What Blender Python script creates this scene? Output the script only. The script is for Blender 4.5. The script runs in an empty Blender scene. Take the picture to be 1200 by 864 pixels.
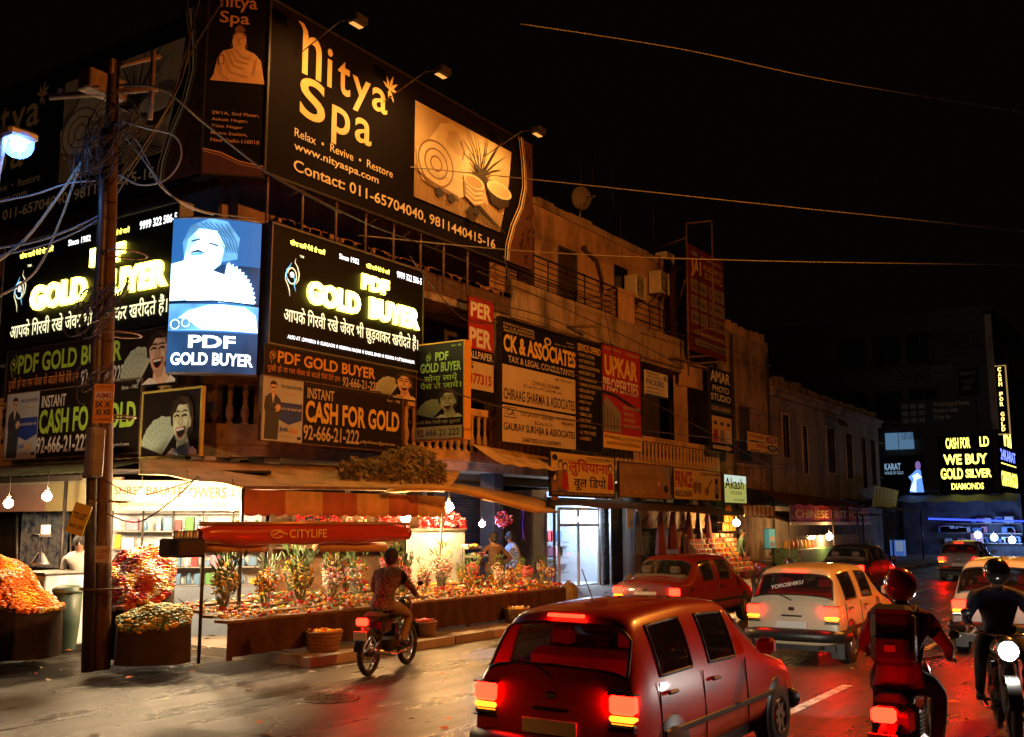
import bpy, math, random, colorsys
from mathutils import Vector, Matrix, Euler
random.seed(7)
SC = bpy.context.scene
COL = SC.collection
PI = math.pi
# ---------------------------------------------------------------- camera, world, exposure
# world axes: +x runs along the street (away from the camera), +y towards the shop fronts, z up
YAW, PITCH, CAMZ, FOC = math.radians(33.4), math.radians(8.58), 2.1, 1200.0
cam = bpy.data.cameras.new('camera'); cam.sensor_width = 36; cam.lens = 36.0; cam.clip_end = 3000; cam.clip_start = 0.05
camo = bpy.data.objects.new('camera', cam); COL.objects.link(camo)
camo.location = (0, 0, CAMZ); camo.rotation_euler = (PI/2 + PITCH, 0, YAW - PI/2); SC.camera = camo
SC.render.resolution_x = 1024; SC.render.resolution_y = 737
world = bpy.data.worlds.new('World'); SC.world = world; world.use_nodes = True
wn = world.node_tree; bg = wn.nodes['Background']
bg.inputs['Color'].default_value = (1.0, 0.55, 0.25, 1); bg.inputs['Strength'].default_value = 0.0016
SC.view_settings.view_transform = 'Standard'; SC.view_settings.look = 'None'
SC.view_settings.exposure = 0.0; SC.view_settings.gamma = 1.0
SC.cycles.use_denoising = True; SC.cycles.max_bounces = 6; SC.cycles.transparent_max_bounces = 12
SC.cycles.sample_clamp_indirect = 4.0; SC.cycles.caustics_reflective = False; SC.cycles.caustics_refractive = False
SODIUM = (1.0, 0.29, 0.035)
def lamp(name, kind, loc, energy, color, aim=None, size=0.15, spot=120, blend=0.6):
    l = bpy.data.lights.new(name, kind); l.energy = energy; l.color = color
    if kind in ('POINT', 'SPOT'): l.shadow_soft_size = size
    if kind == 'SPOT': l.spot_size = math.radians(spot); l.spot_blend = blend
    o = bpy.data.objects.new(name, l); COL.objects.link(o); o.location = loc
    if aim is not None:
        o.rotation_euler = (Vector(aim) - Vector(loc)).to_track_quat('-Z', 'Y').to_euler()
    return o
# the sodium street lamps of the central reserve (their posts are built below, at the same places); the rearmost is added to light the left
MEDIAN_LAMPS = [(18.0, -2.0, 9.6, 5600), (44.0, -2.0, 9.6, 260), (-9.0, -2.0, 9.6, 5200)]
for mx, my, mz, me in MEDIAN_LAMPS:
    lamp('street_lamp_light', 'SPOT', (mx, my + 1.7, mz - 0.25), me, SODIUM, (mx - 3, 14, 5.0) if mx > 0 else (mx + 5, 10, 0), 0.2, 165 if mx > 0 else 88, 0.4)

FW = Vector((math.cos(YAW), math.sin(YAW), 0)); RT = Vector((math.sin(YAW), -math.cos(YAW), 0)); UPV = Vector((0, 0, 1))
CP = Vector((0, 0, CAMZ))
def ray(px, py):
    a = (px - 600) / FOC; b = (432 - py) / FOC
    f = FW * math.cos(PITCH) + UPV * math.sin(PITCH); u = UPV * math.cos(PITCH) - FW * math.sin(PITCH)
    return f + RT * a + u * b
def F(px, py, y=15.0):
    r = ray(px, py); return CP + r * (y / r.y)
def S(px, py, x):
    r = ray(px, py); return CP + r * (x / r.x)
def G(px, py, z=0.0):
    r = ray(px, py); return CP + r * ((z - CAMZ) / r.z)
def PT(px, py, d):
    r = ray(px, py); return CP + r * (d / (r.dot(FW)))

# ---------------------------------------------------------------- materials
MATS = {}
def mat(name, col, rough=0.6, metal=0.0, emit=0.0, ecol=None, var=0.0, scale=4.0, bump=0.0, stretch=None, spec=0.5, dirt=None, dirtamt=0.5, coat=0.0):
    if name in MATS: return MATS[name]
    m = bpy.data.materials.new(name); m.use_nodes = True; nt = m.node_tree; b = nt.nodes['Principled BSDF']
    b.inputs['Base Color'].default_value = (*col, 1); b.inputs['Roughness'].default_value = rough
    b.inputs['Metallic'].default_value = metal; b.inputs['Specular IOR Level'].default_value = spec
    b.inputs['Coat Weight'].default_value = coat
    if emit:
        b.inputs['Emission Color'].default_value = (*(ecol or col), 1); b.inputs['Emission Strength'].default_value = emit
    if var or bump or dirt:
        tc = nt.nodes.new('ShaderNodeTexCoord'); mp = nt.nodes.new('ShaderNodeMapping')
        nt.links.new(tc.outputs['Object'], mp.inputs[0])
        if stretch: mp.inputs['Scale'].default_value = stretch
        nz = nt.nodes.new('ShaderNodeTexNoise'); nz.inputs['Scale'].default_value = scale
        nz.inputs['Detail'].default_value = 6; nz.inputs['Roughness'].default_value = 0.65
        nt.links.new(mp.outputs[0], nz.inputs['Vector'])
        rp = nt.nodes.new('ShaderNodeValToRGB')
        rp.color_ramp.elements[0].position = 0.3; rp.color_ramp.elements[1].position = 0.7
        lo = [max(0, c * (1 - var)) for c in col]; hi = [min(1, c * (1 + var)) for c in col]
        if dirt:
            lo = [c * (1 - dirtamt) + d * dirtamt for c, d in zip(col, dirt)]; rp.color_ramp.elements[0].position = 0.36; rp.color_ramp.elements[1].position = 0.56
        rp.color_ramp.elements[0].color = (*lo, 1); rp.color_ramp.elements[1].color = (*hi, 1)
        nt.links.new(nz.outputs[0], rp.inputs[0]); nt.links.new(rp.outputs[0], b.inputs['Base Color'])
        if bump:
            bp = nt.nodes.new('ShaderNodeBump'); bp.inputs['Strength'].default_value = bump; bp.inputs['Distance'].default_value = 0.02
            nz2 = nt.nodes.new('ShaderNodeTexNoise'); nz2.inputs['Scale'].default_value = scale * 6; nz2.inputs['Detail'].default_value = 4
            nt.links.new(mp.outputs[0], nz2.inputs['Vector']); nt.links.new(nz2.outputs[0], bp.inputs['Height'])
            nt.links.new(bp.outputs[0], b.inputs['Normal'])
    MATS[name] = m; return m
def emis(name, col, s, base=None):
    return mat(name, base or tuple(min(0.8, c) for c in col), 0.5, emit=s, ecol=col)

# ---------------------------------------------------------------- mesh builder
class MB:
    def __init__(self): self.v = []; self.f = []; self.m = []; self.sm = []
    def add(self, vs, fs, m=0, smooth=False):
        n = len(self.v); self.v += [Vector(p) for p in vs]
        for f in fs: self.f.append([n + i for i in f]); self.m.append(m); self.sm.append(smooth)
        return self
    def box(self, a, b, m=0):
        x0, x1 = sorted((a[0], b[0])); y0, y1 = sorted((a[1], b[1])); z0, z1 = sorted((a[2], b[2]))
        return self.add([(x0,y0,z0),(x1,y0,z0),(x1,y1,z0),(x0,y1,z0),(x0,y0,z1),(x1,y0,z1),(x1,y1,z1),(x0,y1,z1)],
            [(0,3,2,1),(4,5,6,7),(0,1,5,4),(1,2,6,5),(2,3,7,6),(3,0,4,7)], m)
    def bbox(self, a, b, r=0.02, m=0):
        """box with chamfered edges"""
        x0, x1 = sorted((a[0], b[0])); y0, y1 = sorted((a[1], b[1])); z0, z1 = sorted((a[2], b[2]))
        r = min(r, (x1-x0)*.45, (y1-y0)*.45, (z1-z0)*.45)
        def ring(z, i): return [(x0+i,y0+r+0,z),(x0+r,y0+i,z),(x1-r,y0+i,z),(x1-i,y0+r,z),(x1-i,y1-r,z),(x1-r,y1-i,z),(x0+r,y1-i,z),(x0+i,y1-r,z)]
        def ins(z):
            return [(x0+r,y0+r*1.4,z),(x0+r*1.4,y0+r,z),(x1-r*1.4,y0+r,z),(x1-r,y0+r*1.4,z),(x1-r,y1-r*1.4,z),(x1-r*1.4,y1-r,z),(x0+r*1.4,y1-r,z),(x0+r,y1-r*1.4,z)]
        R = [ins(z0), ring(z0+r,0), ring(z1-r,0), ins(z1)]
        vs = [p for q in R for p in q]; fs = [tuple(range(7,-1,-1)), tuple(range(24,32))]
        for k in range(3):
            for i in range(8):
                j = (i+1) % 8; fs.append((k*8+i, k*8+j, k*8+8+j, k*8+8+i))
        return self.add(vs, fs, m)
    def tube(self, pts, r, n=8, m=0, cap=True, smooth=True):
        pts = [Vector(p) for p in pts]; rs = r if isinstance(r, (list, tuple)) else [r]*len(pts)
        vs = []; fs = []; up = None
        for i, p in enumerate(pts):
            d = (pts[min(i+1, len(pts)-1)] - pts[max(i-1, 0)])
            d = d.normalized() if d.length > 1e-9 else Vector((0,0,1))
            if up is None: up = d.orthogonal().normalized()
            up = (up - d * up.dot(d)); up = up.normalized() if up.length > 1e-6 else d.orthogonal().normalized()
            sd = d.cross(up)
            for k in range(n):
                a = 2*PI*k/n; vs.append(p + (up*math.cos(a) + sd*math.sin(a))*rs[i])
        for i in range(len(pts)-1):
            for k in range(n):
                j = (k+1) % n; fs.append((i*n+k, i*n+j, i*n+n+j, i*n+n+k))
        if cap: fs.append(tuple(range(n-1,-1,-1))); fs.append(tuple((len(pts)-1)*n+k for k in range(n)))
        return self.add(vs, fs, m, smooth)
    def lathe(self, prof, c=(0,0,0), n=16, m=0, axis='z', smooth=True):
        vs = []; fs = []; c = Vector(c)
        for r, h in prof:
            for k in range(n):
                a = 2*PI*k/n
                p = (r*math.cos(a), r*math.sin(a), h)
                if axis == 'y': p = (p[0], p[2], p[1])
                if axis == 'x': p = (p[2], p[0], p[1])
                vs.append(c + Vector(p))
        for i in range(len(prof)-1):
            for k in range(n):
                j = (k+1) % n; fs.append((i*n+k, i*n+j, i*n+n+j, i*n+n+k))
        return self.add(vs, fs, m, smooth)
    def ball(self, c, r, m=0, n=8, k=5, sq=(1,1,1)):
        prof = [(math.sin(PI*i/k)*1.0+1e-4, -math.cos(PI*i/k)) for i in range(k+1)]
        vs = []; fs = []; c = Vector(c)
        for pr, h in prof:
            for q in range(n):
                a = 2*PI*q/n; vs.append(c + Vector((pr*math.cos(a)*r*sq[0], pr*math.sin(a)*r*sq[1], h*r*sq[2])))
        for i in range(k):
            for q in range(n):
                j = (q+1) % n; fs.append((i*n+q, i*n+j, i*n+n+j, i*n+n+q))
        return self.add(vs, fs, m, True)
    def grid(self, fn, nu, nv, m=0, smooth=True, thick=0.0):
        vs = [Vector(fn(i/nu, j/nv)) for j in range(nv+1) for i in range(nu+1)]
        fs = [(j*(nu+1)+i, j*(nu+1)+i+1, (j+1)*(nu+1)+i+1, (j+1)*(nu+1)+i) for j in range(nv) for i in range(nu)]
        return self.add(vs, fs, m, smooth)
    def build(self, name, mats, parent=None, world=True, kind=None):
        me = bpy.data.meshes.new(name)
        vs = self.v
        if parent is not None and world:
            inv = MW[parent.name].inverted(); vs = [inv @ p for p in vs]
        me.from_pydata([tuple(p) for p in vs], [], self.f)
        if not isinstance(mats, (list, tuple)): mats = [mats]
        for mm in mats: me.materials.append(mm)
        me.polygons.foreach_set('material_index', self.m); me.polygons.foreach_set('use_smooth', self.sm)
        me.update()
        o = bpy.data.objects.new(name, me); COL.objects.link(o)
        if parent is not None: o.parent = parent; MW[o.name] = MW[parent.name]
        else: MW[o.name] = Matrix.Identity(4)
        if kind: o['kind'] = kind
        return o
MW = {}
def thing(name, label, cat, loc=(0,0,0), rot=(0,0,0), group=None):
    o = bpy.data.objects.new(name, None); COL.objects.link(o); o.empty_display_size = 0.3
    o.location = loc; o.rotation_euler = rot; o['label'] = label; o['category'] = cat
    if group: o['group'] = group
    MW[o.name] = Matrix.Translation(Vector(loc)) @ Euler(rot).to_matrix().to_4x4()
    return o
def tag(o, label, cat, group=None, kind=None):
    o['label'] = label; o['category'] = cat
    if group: o['group'] = group
    if kind: o['kind'] = kind
    return o
def part(name, parent, m, fn, kind=None):
    b = MB(); fn(b); return b.build(name, m, parent, kind=kind)
def children_of(o): return [c for c in COL.objects if c.parent == o]
def copy_tree(o, loc, rz=None, label=None, scale=None):
    r = o.copy(); COL.objects.link(r); r.location = loc
    if rz is not None: r.rotation_euler = (0, 0, rz)
    if scale is not None: r.scale = (scale,)*3 if not isinstance(scale, tuple) else scale
    if label: r['label'] = label
    for ch in children_of(o):
        c = ch.copy(); COL.objects.link(c); c.parent = r
        for g in children_of(ch):
            d = g.copy(); COL.objects.link(d); d.parent = c
    return r

# common materials
M_blackboard = mat('black_board', (0.007,0.0065,0.0065), 0.5, var=0.3, scale=1.5, spec=.2)
M_steel = mat('galvanised_steel', (0.35,0.34,0.33), 0.45, 0.7, var=0.3, scale=8)
M_dark_steel = mat('dark_painted_steel', (0.05,0.04,0.035), 0.5, 0.4, var=0.4, scale=10)
M_rust = mat('rusty_steel', (0.20,0.13,0.09), 0.75, 0.3, var=0.45, scale=9)
M_white = mat('white_paint', (0.75,0.74,0.70), 0.5, var=0.08, scale=3)
M_cream = mat('cream_flex', (0.62,0.52,0.34), 0.45, var=0.1, scale=2)
M_orangeprint = mat('orange_print', (0.80,0.42,0.06), 0.5)
M_gold = mat('gold_print', (0.80,0.55,0.12), 0.45)
M_lime = mat('lime_print', (0.45,0.72,0.08), 0.45)
M_blackp = mat('black_print', (0.012,0.01,0.01), 0.5)
M_red = mat('red_print', (0.40,0.022,0.014), 0.5, var=0.1, scale=2)
M_blue = mat('blue_print', (0.03,0.07,0.45), 0.5)
M_skin = mat('skin_print', (0.72,0.50,0.36), 0.5)
M_hair = mat('hair_print', (0.03,0.018,0.012), 0.5)
M_money = mat('banknote_print', (0.50,0.58,0.50), 0.5)
M_moneyd = mat('banknote_line_print', (0.22,0.30,0.25), 0.5)
M_brownp = mat('brown_print', (0.28,0.15,0.08), 0.5)
M_tan = mat('tan_print', (0.72,0.55,0.33), 0.5)
M_greyp = mat('grey_print', (0.25,0.25,0.26), 0.5)

# ---------------------------------------------------------------- lettering
TXT = {}
def text2d(s, bold=0.0, res=3):
    key = (s, bold, res)
    if key in TXT: return TXT[key]
    c = bpy.data.curves.new('lettering', 'FONT'); c.body = s; c.size = 1; c.offset = bold; c.resolution_u = res; c.fill_mode = 'FRONT'
    o = bpy.data.objects.new('lettering', c)
    me = bpy.data.meshes.new_from_object(o)
    vs = [(v.co.x, v.co.y) for v in me.vertices]; fs = [tuple(p.vertices) for p in me.polygons]
    bpy.data.objects.remove(o); bpy.data.curves.remove(c); bpy.data.meshes.remove(me)
    if not vs: vs = [(0,0),(1,0),(1,1)]; fs = [(0,1,2)]
    x0 = min(v[0] for v in vs); x1 = max(v[0] for v in vs); y0 = min(v[1] for v in vs); y1 = max(v[1] for v in vs)
    nv = [((x-x0)/max(x1-x0,1e-6), (y-y0)/max(y1-y0,1e-6)) for x, y in vs]
    TXT[key] = (nv, fs); return TXT[key]

# ---------------------------------------------------------------- signs
# a sign is drawn in a unit square (0..1, 0..1 with y up); local axes x right, y up, z out of the board
AX = {'F': Matrix(((1,0,0),(0,0,-1),(0,1,0))), 'L': Matrix(((0,0,-1),(-1,0,0),(0,1,0))),
      'C': Matrix(((math.sqrt(.5),0,-math.sqrt(.5)),(-math.sqrt(.5),0,-math.sqrt(.5)),(0,1,0)))}
class Sign:
    def __init__(self, name, label, cat, lt, w, h, axis='F', thick=0.06, board=None, frame=None, group=None, fr=0.04, back=True):
        R = AX[axis] if isinstance(axis, str) else axis
        base = Vector(lt) + R @ Vector((w/2, -h, 0))
        self.w, self.h, self.mats, self.z = w, h, {}, 0.004
        self.root = thing(name, label, cat, base, R.to_euler(), group)
        MW[self.root.name] = Matrix.Translation(base) @ R.to_4x4()
        self.motif = 'picture'; self.lay = {}; self.thick = thick; self.bend = 0.0
        if board is not None:
            b = MB(); b.box((-w/2,0,-thick),(w/2,h,0)); b.build('board', board, self.root, world=False)
        if frame is not None:
            t = fr
            for a, c in (((-w/2-t,-t,-thick-.01),(w/2+t,0,.02)), ((-w/2-t,h,-thick-.01),(w/2+t,h+t,.02)),
                         ((-w/2-t,0,-thick-.012),(-w/2,h,.018)), ((w/2,0,-thick-.012),(w/2+t,h,.018))):
                b = MB(); b.box(a, c); b.build('frame_bar', frame, self.root, world=False)
    def _p(self, x, y, z): return ((x-.5)*self.w, y*self.h, z)
    def layer(self, part, m):
        if part not in self.lay: self.lay[part] = (MB(), [])
        b, ms = self.lay[part]
        if m not in ms: ms.append(m)
        return b, ms.index(m)
    def poly(self, pts, m, part='picture', z=None):
        if part == 'picture': part = self.motif
        b, i = self.layer(part, m); self.z += 0.0008; zz = z if z is not None else self.z
        b.add([self._p(x, y, zz) for x, y in pts], [tuple(range(len(pts)))], i); return self
    def rect(self, x0, y0, x1, y1, m, part='panel', z=None): return self.poly([(x0,y0),(x1,y0),(x1,y1),(x0,y1)], m, part, z)
    def ell(self, cx, cy, rx, ry, m, part='picture', n=18, a0=0, a1=2*PI, rot=0):
        pts = []
        full = abs(a1-a0-2*PI) < 1e-6
        for k in range(n if full else n+1):
            a = a0 + (a1-a0)*k/n; x = rx*math.cos(a); y = ry*math.sin(a)
            ar = self.w/self.h
            X = x*math.cos(rot) - y*math.sin(rot)/ar; Y = x*math.sin(rot)*ar + y*math.cos(rot)
            pts.append((cx+X, cy+Y))
        if not full and abs(a1-a0) > 3.2: pts.append((cx,cy))
        return self.poly(pts, m, part)
    def stroke(self, pts, wd, m, part='picture'):
        if part == 'picture': part = self.motif
        b, i = self.layer(part, m); self.z += 0.0008
        P = [Vector((p[0]*self.w, p[1]*self.h)) for p in pts]; n = len(P)
        ws = wd if isinstance(wd, (list, tuple)) else [wd]*n; vs = []
        for k in range(n):
            d = P[min(k+1,n-1)] - P[max(k-1,0)]; d = d.normalized() if d.length else Vector((1,0)); nn = Vector((-d.y, d.x))
            for sgn in (-1, 1):
                q = P[k] + nn*ws[k]*.5*sgn; vs.append((q.x - self.w/2, q.y, self.z))
        b.add(vs, [(2*k, 2*k+2, 2*k+3, 2*k+1) for k in range(n-1)], i); return self
    def text(self, s, x0, y0, x1, y1, m, bold=0.0, part='lettering', depth=0.0, res=3, rise=0.0, z=None, split=False):
        if not split and not part.startswith('neon'): bold *= .6
        vs, fs = text2d(s, bold, res); self.z += 0.0008; zz = self.z if z is None else z
        self.n = getattr(self, 'n', 0) + 1
        if split:      # one mesh for each letter
            par = list(range(len(vs)))
            def fd(a):
                while par[a] != a: par[a] = par[par[a]]; a = par[a]
                return a
            for q in fs:
                for a_ in q[1:]: par[fd(a_)] = fd(q[0])
            gr = {}
            for q in fs: gr.setdefault(fd(q[0]), []).append(q)
            for k_, g in enumerate(gr.values()):
                use = sorted({a for q in g for a in q}); ix = {a: j for j, a in enumerate(use)}
                self._put(part+'#%d.%d' % (self.n, k_), m, [vs[a] for a in use], [[ix[a] for a in q] for q in g], x0, y0, x1, y1, rise, zz, depth)
            return self
        self._put(part+'#%d' % self.n, m, vs, fs, x0, y0, x1, y1, rise, zz, depth); return self
    def _put(self, part, m, vs, fs, x0, y0, x1, y1, rise, zz, depth):
        b, i = self.layer(part, m)
        fs = [list(q) for q in fs]; f = lambda x, y, z_: self._p(x0+(x1-x0)*x, y0+(y1-y0)*y + rise*x, z_)
        n = len(vs)
        if depth:
            ed = {}
            for q in fs:
                for a_, b_ in zip(q, q[1:]+q[:1]):
                    ed[(a_, b_)] = 1
            V = [f(x, y, zz+depth) for x, y in vs] + [f(x, y, zz) for x, y in vs]
            side = [(b_, a_, a_+n, b_+n) for (a_, b_) in ed if (b_, a_) not in ed]
            b.add(V, [tuple(q) for q in fs] + side, i)
        else:
            b.add([f(x, y, zz) for x, y in vs], [tuple(q) for q in fs], i)
        return self
    def done(self):
        for k, (b, ms) in self.lay.items():
            if self.bend:
                for p in b.v: p.z += self.bend * (1 - (2*p.x/self.w)**2)
            b.build(k.split('#')[0], ms, self.root, world=False)
        return self
def signF(name, label, cat, ltpx, rbpx, y, **k):
    a = F(*ltpx, y); c = F(*rbpx, y)
    return Sign(name, label, cat, a, c.x - a.x, a.z - c.z, 'F', **k)
def signL(name, label, cat, ltpx, rbpx, x, **k):
    a = S(*ltpx, x); c = S(*rbpx, x)
    return Sign(name, label, cat, a, a.y - c.y, a.z - c.z, 'L', **k)
# ---------------------------------------------------------------- print motifs (flat pictures on the signs)
def sub(x0, y0, x1, y1): return lambda pts: [(x0+(x1-x0)*x, y0+(y1-y0)*y) for x, y in pts]
def fan_of_notes(s, x0, y0, x1, y1, m=None, ml=None, n=11, flip=False):
    s.motif = 'banknote_print'; m = m or M_money; ml = ml or M_moneyd; T = sub(x0,y0,x1,y1)
    fx = (lambda x: 1-x) if flip else (lambda x: x)
    for k in range(n):
        a0 = math.radians(165 - k*(115/n)); a1 = a0 - math.radians(165/n); c = (0.62, 0.0)
        r = 0.98 - .03*(k % 2)
        q = [c, (c[0]+.98*math.cos(a0)*.66*1.0, c[1]+r*math.sin(a0)), (c[0]+.98*math.cos((a0+a1)/2)*.68, c[1]+(r+.03)*math.sin((a0+a1)/2)), (c[0]+.98*math.cos(a1)*.66, c[1]+r*math.sin(a1))]
        s.poly(T([(fx(x), y) for x, y in q]), m)
        s.stroke(T([(fx(c[0]), c[1]), (fx(q[1][0]), q[1][1])]), 0.012, ml)
    for rr in (.45, .62, .8):
        s.stroke(T([(fx(c[0]+rr*.64*math.cos(math.radians(t))), c[1]+rr*math.sin(math.radians(t))) for t in range(60, 170, 12)]), 0.008, ml)
def woman(s, x0, y0, x1, y1, skin=None, hair=None, lip=None, white=None, side=1):
    s.motif = 'woman_print'; skin = skin or M_skin; hair = hair or M_hair; white = white or M_white; lip = lip or M_blackp
    T0 = sub(x0,y0,x1,y1)
    T = T0 if side > 0 else (lambda pts: T0([(1-x, y) for x, y in pts]))
    s.poly(T([(.14,.50),(.10,.72),(.20,.90),(.42,1.0),(.66,.98),(.82,.84),(.88,.62),(.86,.40),(.78,.30),(.5,.42)]), hair)
    s.poly(T([(.36,.34),(.62,.42),(.80,.10),(1.0,.0),(.10,.0),(.34,.10)]), skin)
    s.poly(T([(.0,.0),(.22,.12),(.36,.10),(.5,.0)]), white)
    s.poly(T([(.72,.0),(.84,.14),(1.0,.06),(1.0,.0)]), white)
    s.poly(T([(.20,.62),(.22,.78),(.34,.90),(.52,.92),(.68,.84),(.75,.68),(.74,.50),(.66,.34),(.52,.22),(.40,.21),(.30,.30),(.23,.44)]), skin)
    s.poly(T([(.72,.60),(.80,.62),(.80,.48),(.73,.44)]), skin)
    s.poly(T([(.20,.66),(.22,.80),(.34,.93),(.54,.95),(.72,.84),(.62,.84),(.44,.82),(.30,.76)]), hair)
    dk = mat('skin_shade_print', (.52,.33,.23), .5) if skin is M_skin else mat('green_skin_shade_print', (.42,.45,.28), .5)
    hl = mat('skin_light_print', (.80,.62,.50), .5) if skin is M_skin else mat('green_skin_light_print', (.70,.72,.52), .5)
    s.poly(T([(.40,.21),(.52,.22),(.66,.34),(.64,.24),(.60,.12),(.46,.10)]), dk); s.poly(T([(.74,.66),(.74,.50),(.66,.34),(.60,.30),(.67,.46),(.69,.62)]), dk)
    s.poly(T([(.46,.66),(.49,.54),(.44,.49),(.52,.49),(.54,.54),(.51,.66)]), dk); s.poly(T([(.25,.50),(.29,.44),(.35,.50),(.33,.56),(.27,.56)]), hl); s.poly(T([(.56,.56),(.64,.50),(.68,.56),(.64,.60)]), hl); s.poly(T([(.32,.78),(.44,.76),(.56,.79),(.50,.84),(.38,.84)]), hl); s.stroke(T([(.455,.66),(.43,.55),(.44,.52)]), .010, hl)
    for hs in range(5): s.stroke(T([(.44+.05*hs,.97-.01*hs),(.62+.05*hs,.86-.02*hs),(.80+.015*hs,.58-.03*hs),(.80+.01*hs,.40)]), .012, mat('hair_light_print', (.09,.05,.03), .5))
    s.poly(T([(.30,.28),(.40,.21),(.52,.22),(.58,.27),(.50,.25),(.40,.245)]), dk)
    for ex in (.335, .575):
        s.stroke(T([(ex-.075,.635),(ex,.665),(ex+.08,.64)]), 0.02*s.h*(y1-y0)*1.6, hair)
        s.stroke(T([(ex-.085,.71),(ex,.735),(ex+.095,.715)]), 0.014*s.h*(y1-y0)*1.4, hair)
    s.stroke(T([(.44,.62),(.41,.52),(.47,.50)]), 0.01*s.h*(y1-y0)*1.2, M_brownp)
    s.poly(T([(.32,.44),(.46,.46),(.62,.47),(.60,.36),(.52,.28),(.42,.29),(.36,.35)]), M_red)
    s.poly(T([(.345,.43),(.46,.445),(.595,.455),(.57,.36),(.51,.30),(.43,.31),(.38,.36)]), lip)
    s.poly(T([(.345,.43),(.46,.447),(.597,.455),(.58,.41),(.46,.40),(.37,.39)]), white)
def suited_man(s, x0, y0, x1, y1, suit=None):
    s.motif = 'man_print'; suit = suit or M_greyp; T = sub(x0,y0,x1,y1)
    s.poly(T([(.06,0),(.10,.45),(.02,.55),(.08,.72),(.35,.80),(.62,.79),(.9,.70),(.98,.52),(.86,.40),(.80,0)]), suit)
    s.poly(T([(.40,.80),(.50,.62),(.60,.80)]), M_white)
    s.poly(T([(.34,.84),(.32,.93),(.40,.985),(.58,.985),(.66,.93),(.64,.84),(.56,.785),(.44,.785)]), M_skin)
    s.poly(T([(.30,.91),(.34,.99),(.5,1.02),(.66,.99),(.70,.91),(.62,.95),(.40,.95)]), M_hair)
    s.stroke(T([(.36,.895),(.64,.895)]), .02, M_blackp)
    s.stroke(T([(.44,.825),(.56,.825)]), .012, M_brownp)
    s.poly(T([(.60,.56),(.74,.62),(.92,.60),(.84,.50),(.66,.48)]), M_skin)
    s.stroke(T([(.12,.60),(.40,.50),(.68,.53)]), .02, M_blackp)
def logo(s, cx, cy, r, my, mw, mb):
    """the eye-like emblem: ring, ball and two swashes; r in metres"""
    def P(pts): return [(cx + x*r/s.w, cy + y*r/s.h) for x, y in pts]
    s.stroke(P([(math.cos(t)*.62, math.sin(t)*.8) for t in [math.radians(a) for a in range(-150, 180, 15)]]), r*.13, my, 'emblem')
    s.stroke(P([(-.1,-.75),(-.5,-.6),(-.78,-.1),(-.7,.5),(-.3,.95),(-.1,1.35)]), [r*.02,r*.08,r*.12,r*.12,r*.08,r*.02], mb, 'emblem')
    s.stroke(P([(.45,1.9),(.35,1.45),(.75,1.0),(.98,.35),(.88,-.3),(.5,-.8)]), [r*.02,r*.08,r*.13,r*.15,r*.12,r*.03], my, 'emblem')
    s.stroke(P([(-.88,.2),(-.86,-.5),(-.5,-1.05),(-.3,-1.5),(-.2,-2.1)]), [r*.03,r*.10,r*.13,r*.12,r*.03], my, 'emblem')
    s.stroke(P([(.15,.1),(.4,-.35),(.35,-.9),(.55,-1.5)]), [r*.05,r*.12,r*.10,r*.02], mb, 'emblem')
    s.ell(cx, cy+.12*r/s.h, r*.28/s.w, r*.28/s.h, mw, 'emblem')

# ---------------------------------------------------------------- the two big spa hoardings
M_spaB = mat('spa_board_black', (0.007,0.004,0.0035), 0.8, var=0.2, scale=.8, spec=.12)
M_spaG = mat('spa_letter_gold', (0.78,0.52,0.20), 0.5)
M_spaW = mat('spa_letter_cream', (0.80,0.66,0.42), 0.5)
M_sp1 = mat('spa_photo_tan', (0.66,0.50,0.27), 0.6, var=0.12, scale=.8)
M_sp2 = mat('spa_photo_towel', (0.78,0.64,0.40), 0.7, var=0.12, scale=6, bump=.2)
M_sp3 = mat('spa_photo_brown', (0.26,0.15,0.07), 0.6, var=0.2, scale=3)
M_sp4 = mat('spa_photo_dark', (0.05,0.03,0.018), 0.6)
M_sp5 = mat('spa_photo_mid', (0.45,0.30,0.14), 0.6, var=0.2, scale=3)
M_spat = mat('spa_damask_brown', (0.10,0.035,0.015), 0.6)
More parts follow.
